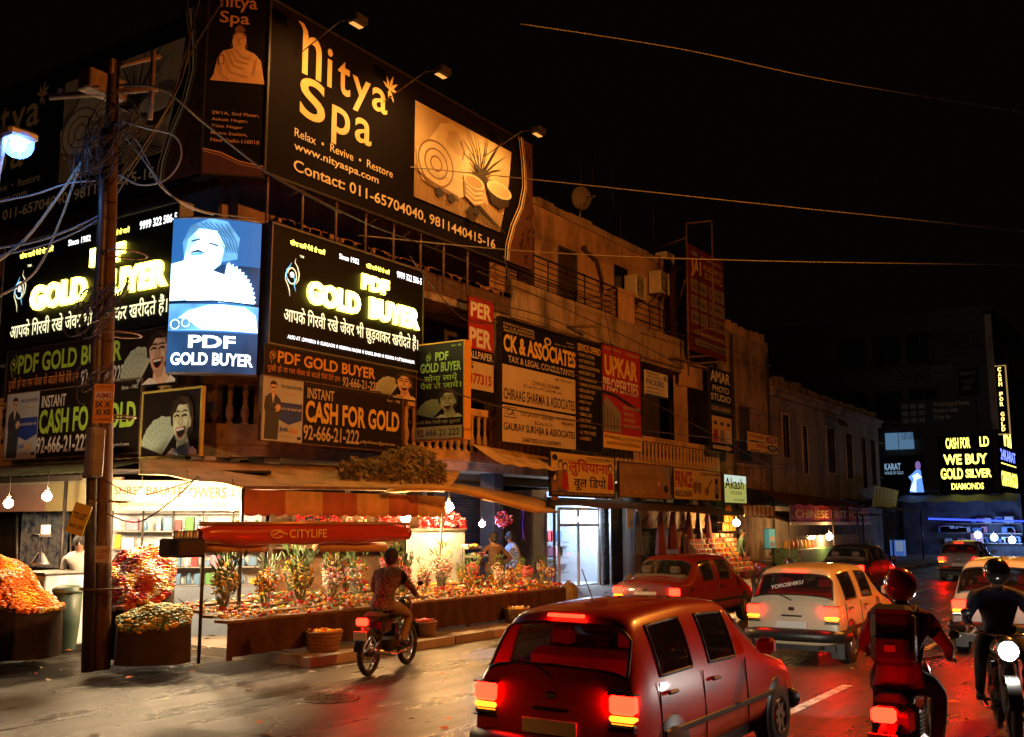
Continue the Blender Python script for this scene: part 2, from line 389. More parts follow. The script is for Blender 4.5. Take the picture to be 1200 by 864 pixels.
def spa_board(axis, lt, w, h, label):
    s = Sign('spa_billboard', label, 'billboard', lt, w, h, axis, thick=.12, board=M_spaB, group='spa billboards on the roof', frame=M_dark_steel, fr=.05)
    s.mats
    # words, built with swashes like the printed face
    y0, y1 = .665, .90
    s.text('n', .092, y0, .150, .915, M_spaG, .02, res=6)
    s.stroke([(.078,.965),(.090,.955),(.099,.925),(.100,.86)], [.02,.10,.14,.13], M_spaG, 'lettering')
    s.text('i', .168, y0-.005, .184, .90, M_spaG, .025)
    s.text('t', .203, y0-.012, .243, .87, M_spaG, .025)
    s.text('y', .250, .595, .312, .815, M_spaG, .02, res=6)
    s.text('a', .318, y0-.005, .372, .815, M_spaG, .02, res=6)
    s.text('S', .088, .405, .165, .655, M_spaG, .03, res=6)
    s.text('p', .186, .325, .245, .565, M_spaG, .02, res=6)
    s.text('a', .262, .405, .318, .565, M_spaG, .02, res=6)
    for a, l in ((70,.11),(38,.10),(110,.085),(150,.07),(5,.075),(-60,.09),(-100,.06)):
        r = math.radians(a); c = (.378,.845); ex = (c[0]+l*math.cos(r)*h/w*1.0, c[1]+l*math.sin(r))
        mx_ = ((c[0]+ex[0])/2, (c[1]+ex[1])/2)
        s.stroke([c, mx_, ex], [.01, .085, .005], M_spaG, 'lettering')
    s.text('Relax  •  Revive  •  Restore', .075, .268, .395, .318, M_spaW, .004)
    s.text('www.nityaspa.com', .075, .178, .345, .235, M_spaW, .018)
    s.text('Contact: 011-65704040, 9811440415-16', .075, .055, .825, .135, M_spaW, .022)
    # picture: towel roll, orchid, spiky plant, jar, bowl, stones on a mat
    X0, Y0, X1, Y1 = .475, .205, .905, .865
    T = sub(X0, Y0, X1, Y1); q = lambda pts, m: s.poly(T(pts), m)
    q([(0,0),(.86,0),(.92,.3),(.97,.62),(1,1),(0,1)], M_sp1)
    for k in range(22): s.stroke(T([(0,.55+.02*k),(.30,.55+.02*k)]), .008, M_sp5)
    q([(0,0),(.86,0),(.90,.22),(.45,.30),(0,.34)], M_sp5)
    for k in range(24): s.stroke(T([(k*.035,0),(k*.038+.02,.28)]), .012, M_sp3)
    for k in range(9): s.stroke(T([(0,.03+k*.033),(.5,.02+k*.031)]), .010, M_sp3)
    for k in range(9): s.stroke(T([(.50,.36-.01*k),(.55+.045*k,.0)]), .03, M_sp4)
    q([(.02,.30),(.06,.20),(.38,.15),(.47,.22),(.52,.55),(.50,.80),(.44,.92),(.34,.95),(.22,.88),(.10,.62),(.0,.5)], M_sp2)
    for r_, m_ in ((.19,M_sp3),(.175,M_sp2),(.125,M_sp3),(.112,M_sp2),(.065,M_sp3),(.052,M_sp2)):
        s.ell(*T([(.185,.43)])[0], r_*.43*.9, r_*.66*1.28, m_, n=26)
    q([(.02,.28),(.10,.18),(.42,.15),(.40,.19),(.14,.23)], M_sp3)
    for cx_, cy_, r_ in ((.36,.80,.07),(.43,.76,.06),(.40,.70,.055),(.33,.74,.05)):
        s.ell(*T([(cx_,cy_)])[0], r_*.43, r_*.66*1.1, M_sp1, n=10)
    s.stroke(T([(.42,.80),(.46,.70),(.44,.60)]), [.08,.05,.02], M_sp3)
    for a, l in ((112,.52),(98,.44),(80,.50),(62,.62),(48,.50),(128,.40),(35,.34),(145,.3)):
        r = math.radians(a); b_ = (.64,.52); e = (b_[0]+l*.8*math.cos(r), b_[1]+l*math.sin(r))
        s.stroke(T([b_, ((b_[0]+e[0])/2+.01, (b_[1]+e[1])/2+.03), e]), [.07,.05,.01], M_sp4)
    for k in range(16):
        a = k*.39; s.stroke(T([(.64,.50),(.64+.15*math.cos(a),.50+.12*math.sin(a))]), [.07,.01], M_sp4)
    q([(.45,.38),(.46,.22),(.56,.16),(.64,.20),(.66,.38)], M_sp5)
    for yy in (.24,.29,.34): s.stroke(T([(.47,yy),(.56,yy-.05),(.65,yy)]), .06, M_sp2)
    s.ell(*T([(.555,.42)])[0], .11*.43, .075*.66, M_sp2); s.ell(*T([(.555,.42)])[0], .09*.43, .055*.66, M_sp5)
    q([(.70,.42),(.74,.28),(.84,.24),(.93,.32),(.96,.46)], M_sp4)
    s.ell(*T([(.83,.46)])[0], .14*.43, .09*.66, M_sp2); s.ell(*T([(.83,.46)])[0], .11*.43, .065*.66, M_sp1)
    for cx_, cy_ in ((.21,.12),(.33,.11),(.52,.06),(.58,.09),(.53,.0)): s.ell(*T([(cx_,cy_+.02)])[0], .035*.43, .05*.66, M_sp4)
    # curved stripes and the patterned strip
    cur = lambda o: [(.855+o,.0),(.86+o,.12),(.885+o,.28),(.925+o,.45),(.945+o,.62),(.94+o,.80),(.925+o,1.0)]
    s.poly(cur(.012) + [(1,1),(1,0)], M_spat)
    rr = random.Random(3)
    for k in range(90):
        yy = rr.random()*.93+.03; xx = rr.uniform(.915,.985)
        if xx < .90+.065*math.sin(yy*3): continue
        a = rr.random()*6; r_ = .013
        s.stroke([(xx+r_*.35*math.cos(a+t*.7)*(1-.1*t), yy+r_*1.3*math.sin(a+t*.7)*(1-.1*t)) for t in range(7)], .018, M_spaB)
    for o_, w_, m_ in ((.0,.03,M_spaG),(.012,.06,M_spaW),(.021,.02,M_spaG)): s.stroke(cur(o_-.004), w_, m_, 'picture')
    s.done(); return s
a_ = F(319,-8,14.7); zT, zB = 12.55, F(316,203,14.7).z
spa_h = zT - zB; spa_w = F(620,220,14.7).x - a_.x
spa1 = spa_board('F', Vector((a_.x, 14.7, zT)), spa_w, spa_h, 'floodlit black spa billboard with gold lettering and a towel picture, right of the corner banner')
xl = S(255,150,12.9).x
spa2 = spa_board('L', Vector((12.95, 15.7+spa_w, zT)), spa_w, spa_h, 'unlit dark spa billboard on the side street roof, left of the corner banner')
# corner banner with the statue
cr = Vector((a_.x-.05, 14.72, 0)); cbw = 1.15
cb = Sign('spa_corner_banner', 'tall narrow black spa banner with an orange seated statue on the building corner', 'banner',
          cr + Vector((-cbw*math.sqrt(.5), cbw*math.sqrt(.5), zT+.1)), cbw, zT+.1-F(285,207,15).z, 'C', thick=.08, board=M_spaB, frame=M_dark_steel, fr=.03)
M_bud = mat('statue_print', (0.72,0.36,0.13), 0.6, var=.12, scale=5); M_budd = mat('statue_shadow_print', (0.26,0.10,0.03), 0.6)
cb.text('nitya', .18,.885,.80,.975,M_bud,.02); cb.text('Spa', .18,.80,.68,.885,M_bud,.02)
T = sub(.06,.50,.97,.80)
cb.poly(T([(.0,.0),(.06,.10),(.12,.42),(.22,.55),(.38,.60),(.42,.66),(.60,.66),(.64,.60),(.80,.54),(.92,.42),(.98,.1),(1.0,.0)]), M_bud)
cb.poly(T([(.40,.62),(.38,.74),(.40,.88),(.46,.94),(.55,.94),(.62,.88),(.64,.74),(.61,.62),(.50,.56)]), M_bud)
cb.ell(*T([(.51,.96)])[0], .09, .018, M_budd); cb.ell(*T([(.51,1.0)])[0], .05, .014, M_budd)
cb.stroke(T([(.39,.84),(.46,.91),(.56,.91),(.63,.84)]), .035, M_budd)
for p_ in ([(.43,.80),(.49,.80)],[(.53,.80),(.59,.80)],[(.47,.69),(.55,.69)],[(.51,.79),(.505,.73)]): cb.stroke(T(p_), .012, M_budd)
for p_ in ([(.38,.72),(.36,.62)],[(.64,.72),(.66,.62)],[(.30,.54),(.42,.30),(.62,.24)],[(.36,.56),(.50,.38),(.70,.34)],[(.22,.5),(.36,.18),(.7,.10)],[(.14,.40),(.22,.10),(.36,.02)],[(.84,.46),(.80,.14)],[(.46,.58),(.58,.46),(.74,.42)]):
    cb.stroke(T(p_), .012, M_budd)
cb.poly(T([(.16,.30),(.14,.44),(.18,.47),(.24,.46),(.25,.30)]), M_budd); cb.poly(T([(.16,.31),(.15,.42),(.18,.45),(.22,.44),(.23,.31)]), M_bud)
for k, t in enumerate(('29/1A, 2nd Floor,','Ashok Nagar,','Tilak Nagar','Metro Station,','New Delhi-110018')):
    wd = (.78,.60,.52,.60,.80)[k]; cb.text(t, .12,.315-.036*k,.12+wd,.335-.036*k, M_bud, .015)
cb.poly([(0,0),(1,0),(1,.05),(.6,.07),(.3,.11),(0,.125)], M_spat)
cb.stroke([(0,.13),(.3,.115),(.6,.075),(1,.055)], .025, M_bud); cb.stroke([(0,.118),(.3,.10),(.6,.06),(1,.042)], .012, M_bud)
cb.done()

# ---------------------------------------------------------------- illuminated black gold-buyer signs
E_y = emis('neon_yellow', (1.0,0.86,0.10), 6.0, (.8,.7,.2)); E_yc = emis('neon_core', (1.0,0.95,0.45), 9.0, (.8,.8,.4))
E_w = emis('lit_white_letters', (0.9,0.95,1.0), 2.6, (.8,.8,.8)); E_b = emis('lit_blue_stroke', (0.15,0.55,1.0), 2.0)
E_lime = emis('lit_lime_letters', (0.85,1.0,0.35), 1.4, (.6,.7,.3)); E_yl = emis('lit_pale_yellow_letters', (1.0,0.95,0.55), 1.3, (.7,.7,.4))
M_case = mat('sign_case_grey', (0.22,0.22,0.23), 0.4, .3, var=.2)
def gold_sign(s, left):
    L = s
    L.text('सोना लायें पैसे ले जायें', .10,.865,.31,.915, E_y, .012)
    L.text('Since 1982', .40,.875,.53,.925, E_w, .03)
    L.text('चाँदी लायें पैसे ले जायें', .58,.865,.745,.915, E_y, .012)
    L.text('9999 322 506-5', .80,.865,.99,.93, E_w, .03)
    logo(L, .115,.60, L.h*.085, E_yl, E_w, E_b); L.text('TM', .155,.78,.18,.80, E_yl, .03)
    L.text('PDF', .545,.655,.735,.80, E_y, .07, depth=.05, part='neon_letter', split=True); L.text('PDF', .552,.663,.728,.792, E_yc, .01, part='glowing_tube', z=.075, split=True)
    L.text('GOLD  BUYER', .20,.395,.965,.605, E_y, .07, depth=.05, part='neon_letter', split=True); L.text('GOLD  BUYER', .208,.408,.957,.592, E_yc, .015, part='glowing_tube', z=.078, split=True)
    L.text('आपके िगरवी रखे जेवर भी छुड़वाकर खरीदते हैं।', .075,.165,.965,.345, E_yl, .016)
    L.text('ALSO AT : DWARKA ★ GURGAON ★ KRISHNA NAGAR ★ KAROL BAGH ★ ROHINI ★ UTTAM NAGAR', .10,.06,.94,.10, E_w, .02)
    L.done()
gs = signF('gold_buyer_sign', 'black illuminated gold buyer sign with glowing yellow letters, right of the glowing blue corner sign', 'shop sign', (320,262), (494,436), 14.45, thick=.3, board=[M_blackboard], frame=M_case, fr=.03, group='illuminated gold buyer signs')
gold_sign(gs, False)
gl = signL('gold_buyer_sign', 'glowing black and yellow gold buyer sign on the side street face behind the utility pole', 'shop sign', (7,290), (203,398), 12.7, thick=.3, board=[M_blackboard], frame=M_case, fr=.03, group='illuminated gold buyer signs')
gold_sign(gl, True)
# blue glowing corner sign, curved
def uneven(m, lo, hi, scale):
    nt = m.node_tree; bs = nt.nodes['Principled BSDF']; tc = nt.nodes.new('ShaderNodeTexCoord'); nz = nt.nodes.new('ShaderNodeTexNoise'); nz.inputs['Scale'].default_value = scale; nz.inputs['Detail'].default_value = 3
    mr = nt.nodes.new('ShaderNodeMapRange'); mr.inputs['From Min'].default_value = .35; mr.inputs['From Max'].default_value = .65; mr.inputs['To Min'].default_value = lo; mr.inputs['To Max'].default_value = hi
    nt.links.new(tc.outputs['Object'], nz.inputs['Vector']); nt.links.new(nz.outputs[0], mr.inputs['Value']); nt.links.new(mr.outputs[0], bs.inputs['Emission Strength'])
E_bl0 = emis('backlit_deep_blue', (0.02,0.08,0.22), 0.8); E_bl1 = emis('backlit_sky_blue', (0.12,0.40,0.78), 1.3)
E_bl2 = emis('backlit_pale_blue', (0.42,0.82,1.0), 2.6); E_bl3 = emis('backlit_white', (0.75,0.95,1.0), 3.2, (.8,.8,.8))
uneven(E_bl0,.35,1.1,1.2); uneven(E_bl1,.6,2.2,1.6); uneven(E_bl2,1.2,4.5,1.8)
bc = Vector((F(307,258,14.5).x, 14.5, 0)); bw = 1.62; bz = F(300,260,14.5).z
bs = Sign('corner_light_box', 'glowing blue curved light box with a laughing woman holding banknotes on the building corner', 'light box',
          bc + Vector((-bw*math.sqrt(.5), bw*math.sqrt(.5), bz)), bw, bz-F(300,440,14.5).z, 'C', thick=.02)
bs.bend = .16; W_, H_ = bs.w, bs.h
def hq(pts, m, part='picture'):
    """polygon cut into vertical strips so that it can follow the curved face"""
    xs = sorted(set([min(p[0] for p in pts), max(p[0] for p in pts)] + [k/10 for k in range(11)]))
    for a, b_ in zip(xs, xs[1:]):
        pl = pts
        for lim, keep in ((a, 1), (b_, -1)):
            out = []
            for k in range(len(pl)):
                p, q = pl[k], pl[(k+1) % len(pl)]; ip = (p[0]-lim)*keep >= -1e-9; iq = (q[0]-lim)*keep >= -1e-9
                if ip: out.append(p)
                if ip != iq: t = (lim-p[0])/(q[0]-p[0]); out.append((lim, p[1]+t*(q[1]-p[1])))
            pl = out
            if len(pl) < 3: break
        if len(pl) >= 3: z0 = bs.z; bs.poly(pl, m, part); bs.z = z0
    bs.z += .002
cv = lambda x, y: y + .022*(1-(2*x-1)**2)
hq([(0,0),(1,0),(1,1),(0,1)], E_bl0); hq([(0,.27),(1,.27),(1,.44),(0,.44)], E_bl1)
hq([(0,.70),(1,.70),(1,1),(0,1)], emis('backlit_mid_blue', (0.03,0.16,0.48), 1.0))
hq([(.16,.66),(.12,.84),(.20,.95),(.42,1.0),(.62,.985),(.76,.88),(.74,.74),(.60,.72),(.4,.70)], E_bl1)
hq([(.14,.72),(.18,.86),(.30,.93),(.50,.92),(.60,.82),(.56,.70),(.42,.63),(.24,.63)], E_bl2)
hq([(.0,.50),(.0,.70),(.14,.72),(.40,.70),(.55,.60),(.5,.47),(0,.46)], E_bl2)
hq([(.12,.48),(.16,.68),(.30,.70),(.45,.66),(.8,.60),(.92,.50),(.9,.46),(.2,.46)], E_bl3)
hq([(.20,.70),(.22,.80),(.30,.86),(.46,.85),(.52,.76),(.46,.68),(.30,.66)], E_bl3 if False else emis('backlit_face_white',(.6,.9,1.0),2.2,(.8,.8,.8)))
for hs in range(6): bs.stroke([(.30+.06*hs,cv(0,.975)-.002*hs),(.50+.045*hs,.90-.01*hs),(.62+.025*hs,.78)], .012, E_bl0)
hq([(.20,.76),(.30,.775),(.38,.77),(.34,.755),(.24,.75)], E_bl1); hq([(.22,.85),(.32,.865),(.32,.855),(.22,.84)], E_bl0); hq([(.42,.84),(.52,.825),(.52,.815),(.42,.83)], E_bl0)
hq([(.22,.775),(.30,.79),(.36,.775),(.36,.77),(.30,.775),(.22,.765)], E_bl0)
for k in range(12):
    a0 = math.radians(78 - k*6.5); a1 = a0 - math.radians(5.2)
    hq([(.55,.45),(.55+.40*math.cos(a0),.45+.26*math.sin(a0)),(.55+.42*math.cos((a0+a1)/2),.45+.275*math.sin((a0+a1)/2)),(.55+.40*math.cos(a1),.45+.26*math.sin(a1))], E_bl2 if k % 2 else E_bl3)
hq([(0,.45),(.5,.462),(1,.45),(1,.442),(.5,.454),(0,.442)], mat('light_box_seam', (.01,.02,.05), .5))
hq([(0,.27),(.08,.33),(.22,.39),(.34,.41),(.45,.43),(.62,.435),(.85,.425),(.97,.38),(1,.27)], E_bl3)
hq([(0,.27),(.04,.32),(.12,.345),(.22,.34),(.3,.30),(.38,.27)], E_bl1)
for cx_, cy_, r_ in ((.08,.305,.05),(.20,.315,.045),(.32,.355,.07)):
    bs.stroke([(cx_+r_*math.cos(t*.5), cy_+r_*.6*math.sin(t*.5)) for t in range(13)], .015, E_bl3)
hq([(0,0),(1,0),(1,.255),(0,.255)], E_bl0)
bs.text('PDF', .24,.155,.76,.235, E_bl3, .05); bs.text('GOLD BUYER', .05,.045,.96,.125, E_bl3, .045)
# body behind the face
body = MB()
def bsec(x): return .16*(1-(2*x/W_)**2)
n_ = 12
for k in range(n_):
    xa, xb = -W_/2+W_*k/n_, -W_/2+W_*(k+1)/n_
    body.add([(xa,-.02,bsec(xa)),(xb,-.02,bsec(xb)),(xb,H_+.03,bsec(xb)),(xa,H_+.03,bsec(xa)),(xa,-.02,-.1),(xb,-.02,-.1),(xb,H_+.03,-.1),(xa,H_+.03,-.1)],
             [(0,1,2,3),(4,7,6,5),(0,4,5,1),(3,2,6,7)])
body.build('casing', M_case, bs.root, world=False)
for zz in (0,H_):
    b = MB(); b.tube([(-W_/2+W_*k/10, zz, bsec(-W_/2+W_*k/10)+.035) for k in range(11)], .02, 6); b.build('edge_trim', M_steel, bs.root, world=False)
bs.done()

# ---------------------------------------------------------------- printed gold-buyer boards below them
M_brd = mat('printed_board_brownblack', (0.016,0.011,0.009), 0.5, spec=.25, var=.25, scale=1)
def lower_a(s, ym, lim, wm):
    logo(s, .045,.72, s.h*.13, ym, wm, ym)
    s.text('PDF GOLD BUYER', .075,.52,.70,.90, ym, .045)
    s.text('दुखी हो या गम जेवर के बदले पैसे देंगे हम', .02,.18,.46,.46, mat('orange_red_print',(0.62,0.25,0.06),.5), .016)
    s.text('92-666-21-222', .475,.12,.72,.44, wm, .03)
    fan_of_notes(s, .70,.02,.86,.72); woman(s, .82,.01,.995,.97); s.done()
def lower_b(s, ym, wm):
    s.rect(.0,.0,.26,1,mat('poster_pale_blue',(0.50,0.56,0.66),.4,var=.12,scale=2)); s.poly([(.09,.62),(.255,.62),(.255,.36),(.17,.27),(.09,.36)], M_blue, 'panel')
    suited_man(s, .01,.02,.125,.93, mat('suit_print',(0.05,0.06,0.09),.5))
    s.text('PDF GOLD BUYERS', .115,.85,.25,.90, M_blackp, .01); s.text('★ ★ ★ ★ ★', .13,.75,.23,.79, M_orangeprint, .01)
    s.text('Proud to be listed with', .095,.50,.25,.55, M_white, .01); s.text('Just', .11,.14,.165,.24, M_blue, .03); s.text('dial', .17,.14,.225,.24, M_orangeprint, .03)
    s.text('India\'s no.1 local search', .11,.07,.19,.10, M_greyp, .005); s.rect(.225,.05,.25,.09, M_blackp)
    s.text('INSTANT', .285,.74,.47,.92, wm, .035); s.text('CASH FOR GOLD', .275,.35,.975,.71, ym, .055)
    s.text('92-666-21-222', .265,.06,.66,.31, wm, .035); s.text('pdfgoldbuyer@gmail.com', .67,.08,.94,.15, wm, .01); s.text('Since - 1982', .87,.88,.98,.93, wm, .012); s.done()
s_ = signF('printed_gold_board', 'upper printed gold buyer board with orange letters, below the lit sign right of the corner', 'sign board', (310,404), (486,470), 14.42, thick=.05, board=M_brd, frame=M_dark_steel, fr=.02); lower_a(s_, M_orangeprint, 0, M_cream)
s_ = signF('cash_for_gold_board', 'lower cash for gold board with gold letters and suited man, above the brown awning', 'sign board', (308,440), (470,530), 14.40, thick=.05, board=M_brd, frame=M_rust, fr=.02); lower_b(s_, M_gold, M_cream)
s_ = signL('printed_gold_board', 'upper printed gold buyer board with lime letters behind the utility pole', 'sign board', (10,413), (208,448), 12.66, thick=.05, board=M_brd, frame=M_dark_steel, fr=.02); lower_a(s_, M_lime, 0, M_white)
s_ = signL('cash_for_gold_board', 'lower cash for gold board with lime letters behind the utility pole', 'sign board', (10,463), (162,530), 12.64, thick=.05, board=M_brd, frame=M_rust, fr=.02); lower_b(s_, M_lime, M_white)
s_ = signL('laughing_woman_poster', 'framed poster of a laughing woman fanning banknotes in a yellow frame, above the flower shop', 'poster', (169,462), (233,532), 12.5, thick=.05, board=M_brd, frame=mat('yellow_frame',(0.55,0.45,0.10),.5), fr=.04)
fan_of_notes(s_, .0,.02,.62,.62, mat('banknote_green',(0.38,0.50,0.42),.5)); woman(s_, .45,.0,.98,.92, mat('pale_green_skin',(0.60,0.62,0.42),.5)); s_.done()
# the sign that juts out over the pavement (two faces)
hx = F(487,450,14.5).x; s_ = signL('hanging_gold_sign', 'gold buyer sign jutting out from the balcony beside the red wallpaper banner', 'hanging sign', (489,406), (543,513), hx, thick=.22, board=M_brd, frame=M_orangeprint, fr=.03)
logo(s_, .25,.86, s_.h*.035, M_lime, M_lime, M_lime); s_.text('PDF', .40,.82,.68,.91, M_lime, .045); s_.text('GOLD BUYER', .08,.70,.95,.80, M_lime, .045); s_.text('Since - 1982', .75,.955,.95,.975, M_lime, .01)
s_.text('सोना लायें', .17,.605,.87,.68, M_lime, .02); s_.text('पैसे ले जायें।', .08,.525,.95,.60, M_lime, .02)
fan_of_notes(s_, .02,.22,.60,.42, mat('banknote_olive',(0.40,0.40,0.22),.5)); woman(s_, .42,.215,.98,.52, mat('olive_skin',(0.60,0.50,0.26),.5))
s_.text('अपने जेवर िगरवी रखें। छुड़वायें', .04,.145,.96,.20, M_cream, .01); s_.rect(0,0,1,.13,M_cream); s_.text('92 666 21 222', .05,.03,.95,.10, M_blackp, .02); s_.done()

# ---------------------------------------------------------------- other boards along the main street face
s_ = signF('wallpaper_banner', 'red and cream wallpaper banner left of the black associates board', 'banner', (549,345), (578,475), 14.6, thick=.03, board=M_blackboard)
s_.rect(0,.50,1,1,M_red); s_.rect(0,.12,1,.38,M_cream); s_.text('PER', .08,.80,.92,.95, M_white, .06); s_.text('PER', .04,.52,.92,.70, M_white, .06)
s_.text('ALLPAPER', .02,.41,.96,.48, M_white, .02); s_.text('S', .02,.31,.2,.37, M_blackp, .03); s_.text('377315', .04,.17,.92,.27, M_red, .05); s_.done()
s_ = signF('associates_board', 'large black tax consultants board with two cream panels, left of the red properties board', 'sign board', (587,371), (705,531), 14.5, thick=.12, board=M_blackboard, frame=M_dark_steel, fr=.02)
for k, t in enumerate(('CHIRAAG SHARMA','B.A. LL.B. ADVOCATE','ASSOCIATES ADVOCATES')): s_.text(t, .02,.945-.028*k,.30,.965-.028*k, M_cream, .01)
s_.ell(.43,.90,.035,.035,M_cream,'emblem'); s_.ell(.43,.90,.02,.02,M_blackp,'emblem'); s_.text('BLOCK-11, P.TC', .50,.89,.62,.905, M_cream, .01); s_.text('CHIRAAG SHARMA', .62,.93,.70,.945, M_cream, .005); s_.text('ADVOCATE', .64,.90,.70,.915, M_cream, .005)
s_.text('CK & ASSOCIATES', .02,.725,.715,.87, M_gold, .06); s_.text('TAX & LEGAL CONSULTANTS', .06,.645,.70,.70, M_cream, .03)
s_.rect(.01,.315,.71,.62,M_cream); s_.rect(.01,.0,.71,.295,M_cream)
s_.text('(M) : 9990-538715', .50,.57,.69,.60, M_blackp, .008); s_.text('CHIRAAG SHARMA', .28,.50,.55,.535, M_blackp, .01); s_.text('B.Com (H), ATC-ICAI, M.Com', .20,.455,.56,.49, M_blackp, .01)
s_.text('CHIRAAG SHARMA & ASSOCIATES', .02,.34,.70,.43, M_blackp, .02)
s_.stroke([(.03,.20),(.03,.28),(.13,.28),(.13,.20),(.03,.20)], .02, M_blackp); s_.text('CA', .045,.215,.115,.265, M_blackp, .01)
s_.text('CA GAURAV SUKHIJA', .17,.215,.48,.26, M_blackp, .01); s_.text('B.Com, A.C.A', .30,.165,.47,.20, M_blackp, .01); s_.text('(M) : 9990-949595', .51,.24,.69,.265, M_blackp, .01); s_.text('9990-949595', .56,.20,.69,.225, M_blackp, .01)
s_.text('GAURAV SUKHIJA & ASSOCIATES', .02,.075,.70,.155, M_blackp, .02); s_.text('CHARTERED ACCOUNTANTS', .18,.015,.55,.05, M_blackp, .01)
s_.text('SERVICES OFFERED', .735,.90,.995,.965, M_gold, .03)
for k, t in enumerate(('INCOME TAX RETURNS','D-VAT REGISTRATION','SERVICE TAX REGISTRATION','IMPORT EXPORT CODE','TDS/TCS REGISTRATION','COMPANY & LLP REGISTRATION','DIGITAL SIGNATURES','NGO REGISTRATION','PROJECT LOANS','CIVIL CASES','CRIMINAL CASES','LEGAL RELIEF','CONTRACT ACT, SALE','ALL TYPES OF DEEDS','& AGREEMENTS')):
    yy = .85-.054*k; s_.ell(.735,yy+.014,.006,.006,M_red,'lettering',8); s_.text(t, .75,yy,.75+.0095*len(t),yy+.03, M_cream, .012)
s_.done()
s_ = signF('properties_board', 'red properties board with big yellow letters right of the black associates board', 'sign board', (705,402), (752,530), 14.5, thick=.06, board=M_red, frame=M_dark_steel, fr=.02)
s_.text('TRADESMAN DHINGRA', .06,.955,.50,.975, M_cream, .01); s_.text('9210263504', .62,.945,.97,.975, M_cream, .02)
s_.text('UPKAR', .06,.70,.92,.90, M_gold, .07); s_.text('PROPERTIES', .02,.55,.93,.68, M_white, .04)
s_.stroke([(0,.53),(.3,.52),(.6,.47),(1,.40)], .10, M_blackp); s_.poly([(0,.16),(0,.38),(.08,.50),(.45,.36),(.45,.16)], M_greyp)
for k in range(5): s_.stroke([(.04+.08*k,.18),(.04+.08*k,.42-.03*k)], .05, M_blackp)
for k, t in enumerate(('FREE HOLD PLOTS','DDA FLATS','FARM HOUSE','& FACTORY PLOTS')): s_.text(t, .52,.40-.06*k,.52+.03*len(t),.435-.06*k, M_cream, .02)
s_.rect(0,0,1,.145,M_gold); s_.text('SF-14, DOUBLE STOREY, ASHOK NAGAR, JAIL ROAD', .03,.085,.97,.12, M_blackp, .015); s_.text('NEAR METRO STATION TILAK NAGAR, N.D.-18', .08,.03,.92,.065, M_blackp, .015); s_.done()
s_ = signF('packers_board', 'small white board with blue lettering just right of the red properties board', 'sign board', (756,433), (783,468), 14.7, thick=.05, board=M_white)
s_.text('PROFESSIONAL\nCARGO & MOVERS', .05,.72,.72,.95, M_blackp, .01); s_.text('PACKERS', .04,.42,.82,.66, M_blue, .03); s_.text('& MOVERS PVT LTD', .05,.26,.75,.35, M_blackp, .01); s_.text('PRODUCTION SERVICES PVT. LTD', .05,.10,.8,.18, M_blackp, .01); s_.rect(.80,.72,.95,.92,M_greyp); s_.rect(0,0,1,.05,M_blue); s_.done()
s_ = signF('academy_board', 'tall maroon academy board in a pipe frame above the far roof edge', 'sign board', (806,285), (851,424), 14.6, thick=.06, board=mat('maroon_board',(0.13,0.014,0.01),.6,var=.15))
s_.ell(.18,.93,.09,.02,M_greyp,'emblem'); s_.text('AN ISO 9001 INSTITUTE', .32,.92,.95,.945, M_tan, .01)
s_.text('JAI', .06,.70,.34,.88, M_gold, .05); s_.text('ACADEMY OF', .40,.82,.97,.875, M_gold, .01); s_.text('ECONOMICS', .44,.74,.95,.80, M_gold, .01)
for k, (t1, t2) in enumerate((('I.A. ECO. Hons','B.A. Prog.'),('B.COM Hons','B.COM Prog.'),('M.A. ECO.','M.COM'))):
    for j, t in enumerate((t1, t2)):
        x0 = .04+.5*j; y0 = .56-.15*k; s_.rect(x0,y0,x0+.45,y0+.12,mat('pale_grey_panel',(0.24,0.20,0.18),.6),'panel'); s_.text(t, x0+.04,y0+.03,x0+.40,y0+.09, M_blackp, .03)
s_.text('BUSINESS MATHS STATISTICS', .10,.165,.97,.20, M_tan, .01); s_.rect(.12,.06,1,.12,mat('pale_grey_panel',(0.24,0.20,0.18),.6)); s_.text('Coaching for B.B.A, C.A. & Nicety', .15,.07,.97,.11, M_blackp, .02); s_.done()
s_ = signF('photo_studio_board', 'narrow dark photo studio board with portraits and an arrow', 'sign board', (831,430), (859,531), 14.5, thick=.06, board=M_blackboard, frame=M_dark_steel, fr=.02)
s_.text('AMAR', .04,.84,.96,.98, M_white, .05); s_.text('PHOTO', .12,.72,.90,.80, M_white, .05); s_.text('STUDIO', .04,.61,.96,.695, M_white, .05); s_.rect(0,.46,1,.57,mat('dull_blue_panel',(.03,.06,.14),.5)); s_.text('CANDID & CINEMATIC', .06,.49,.94,.54, M_tan, .015)
s_.rect(.04,.10,.96,.42,M_tan,'panel')
for k in range(3):
    s_.ell(.2+.3*k,.31,.07,.035,M_skin); s_.ell(.2+.3*k,.335,.075,.022,M_hair); s_.poly([(.08+.3*k,.11),(.12+.3*k,.26),(.28+.3*k,.26),(.32+.3*k,.11)], (M_red,M_greyp,M_white)[k])
s_.poly([(.04,.02),(.70,.02),(.70,.0),(.97,.04),(.70,.085),(.70,.065),(.04,.065)], M_cream); s_.done()
s_ = signF('photostat_board', 'small yellow photostat and printing price board with dark ovals, right of the photo studio board', 'sign board', (875,505), (912,534), 14.0, thick=.04, board=M_gold, frame=M_blackp, fr=.02)
s_.text('फोटोस्टेट', .04,.66,.56,.90, M_red, .02); s_.text('PRINTING', .28,.26,.60,.44, M_red, .03); s_.rect(.08,.52,.50,.58,M_blackp); s_.ell(.78,.76,.19,.18,M_red); s_.text('75', .68,.64,.90,.86, M_white, .03); s_.ell(.80,.32,.18,.17,M_blackp); s_.text('99', .70,.22,.90,.42, M_white, .03); s_.rect(.08,.06,.4,.1,M_blackp); s_.rect(.55,.06,.95,.1,M_blackp); s_.done()
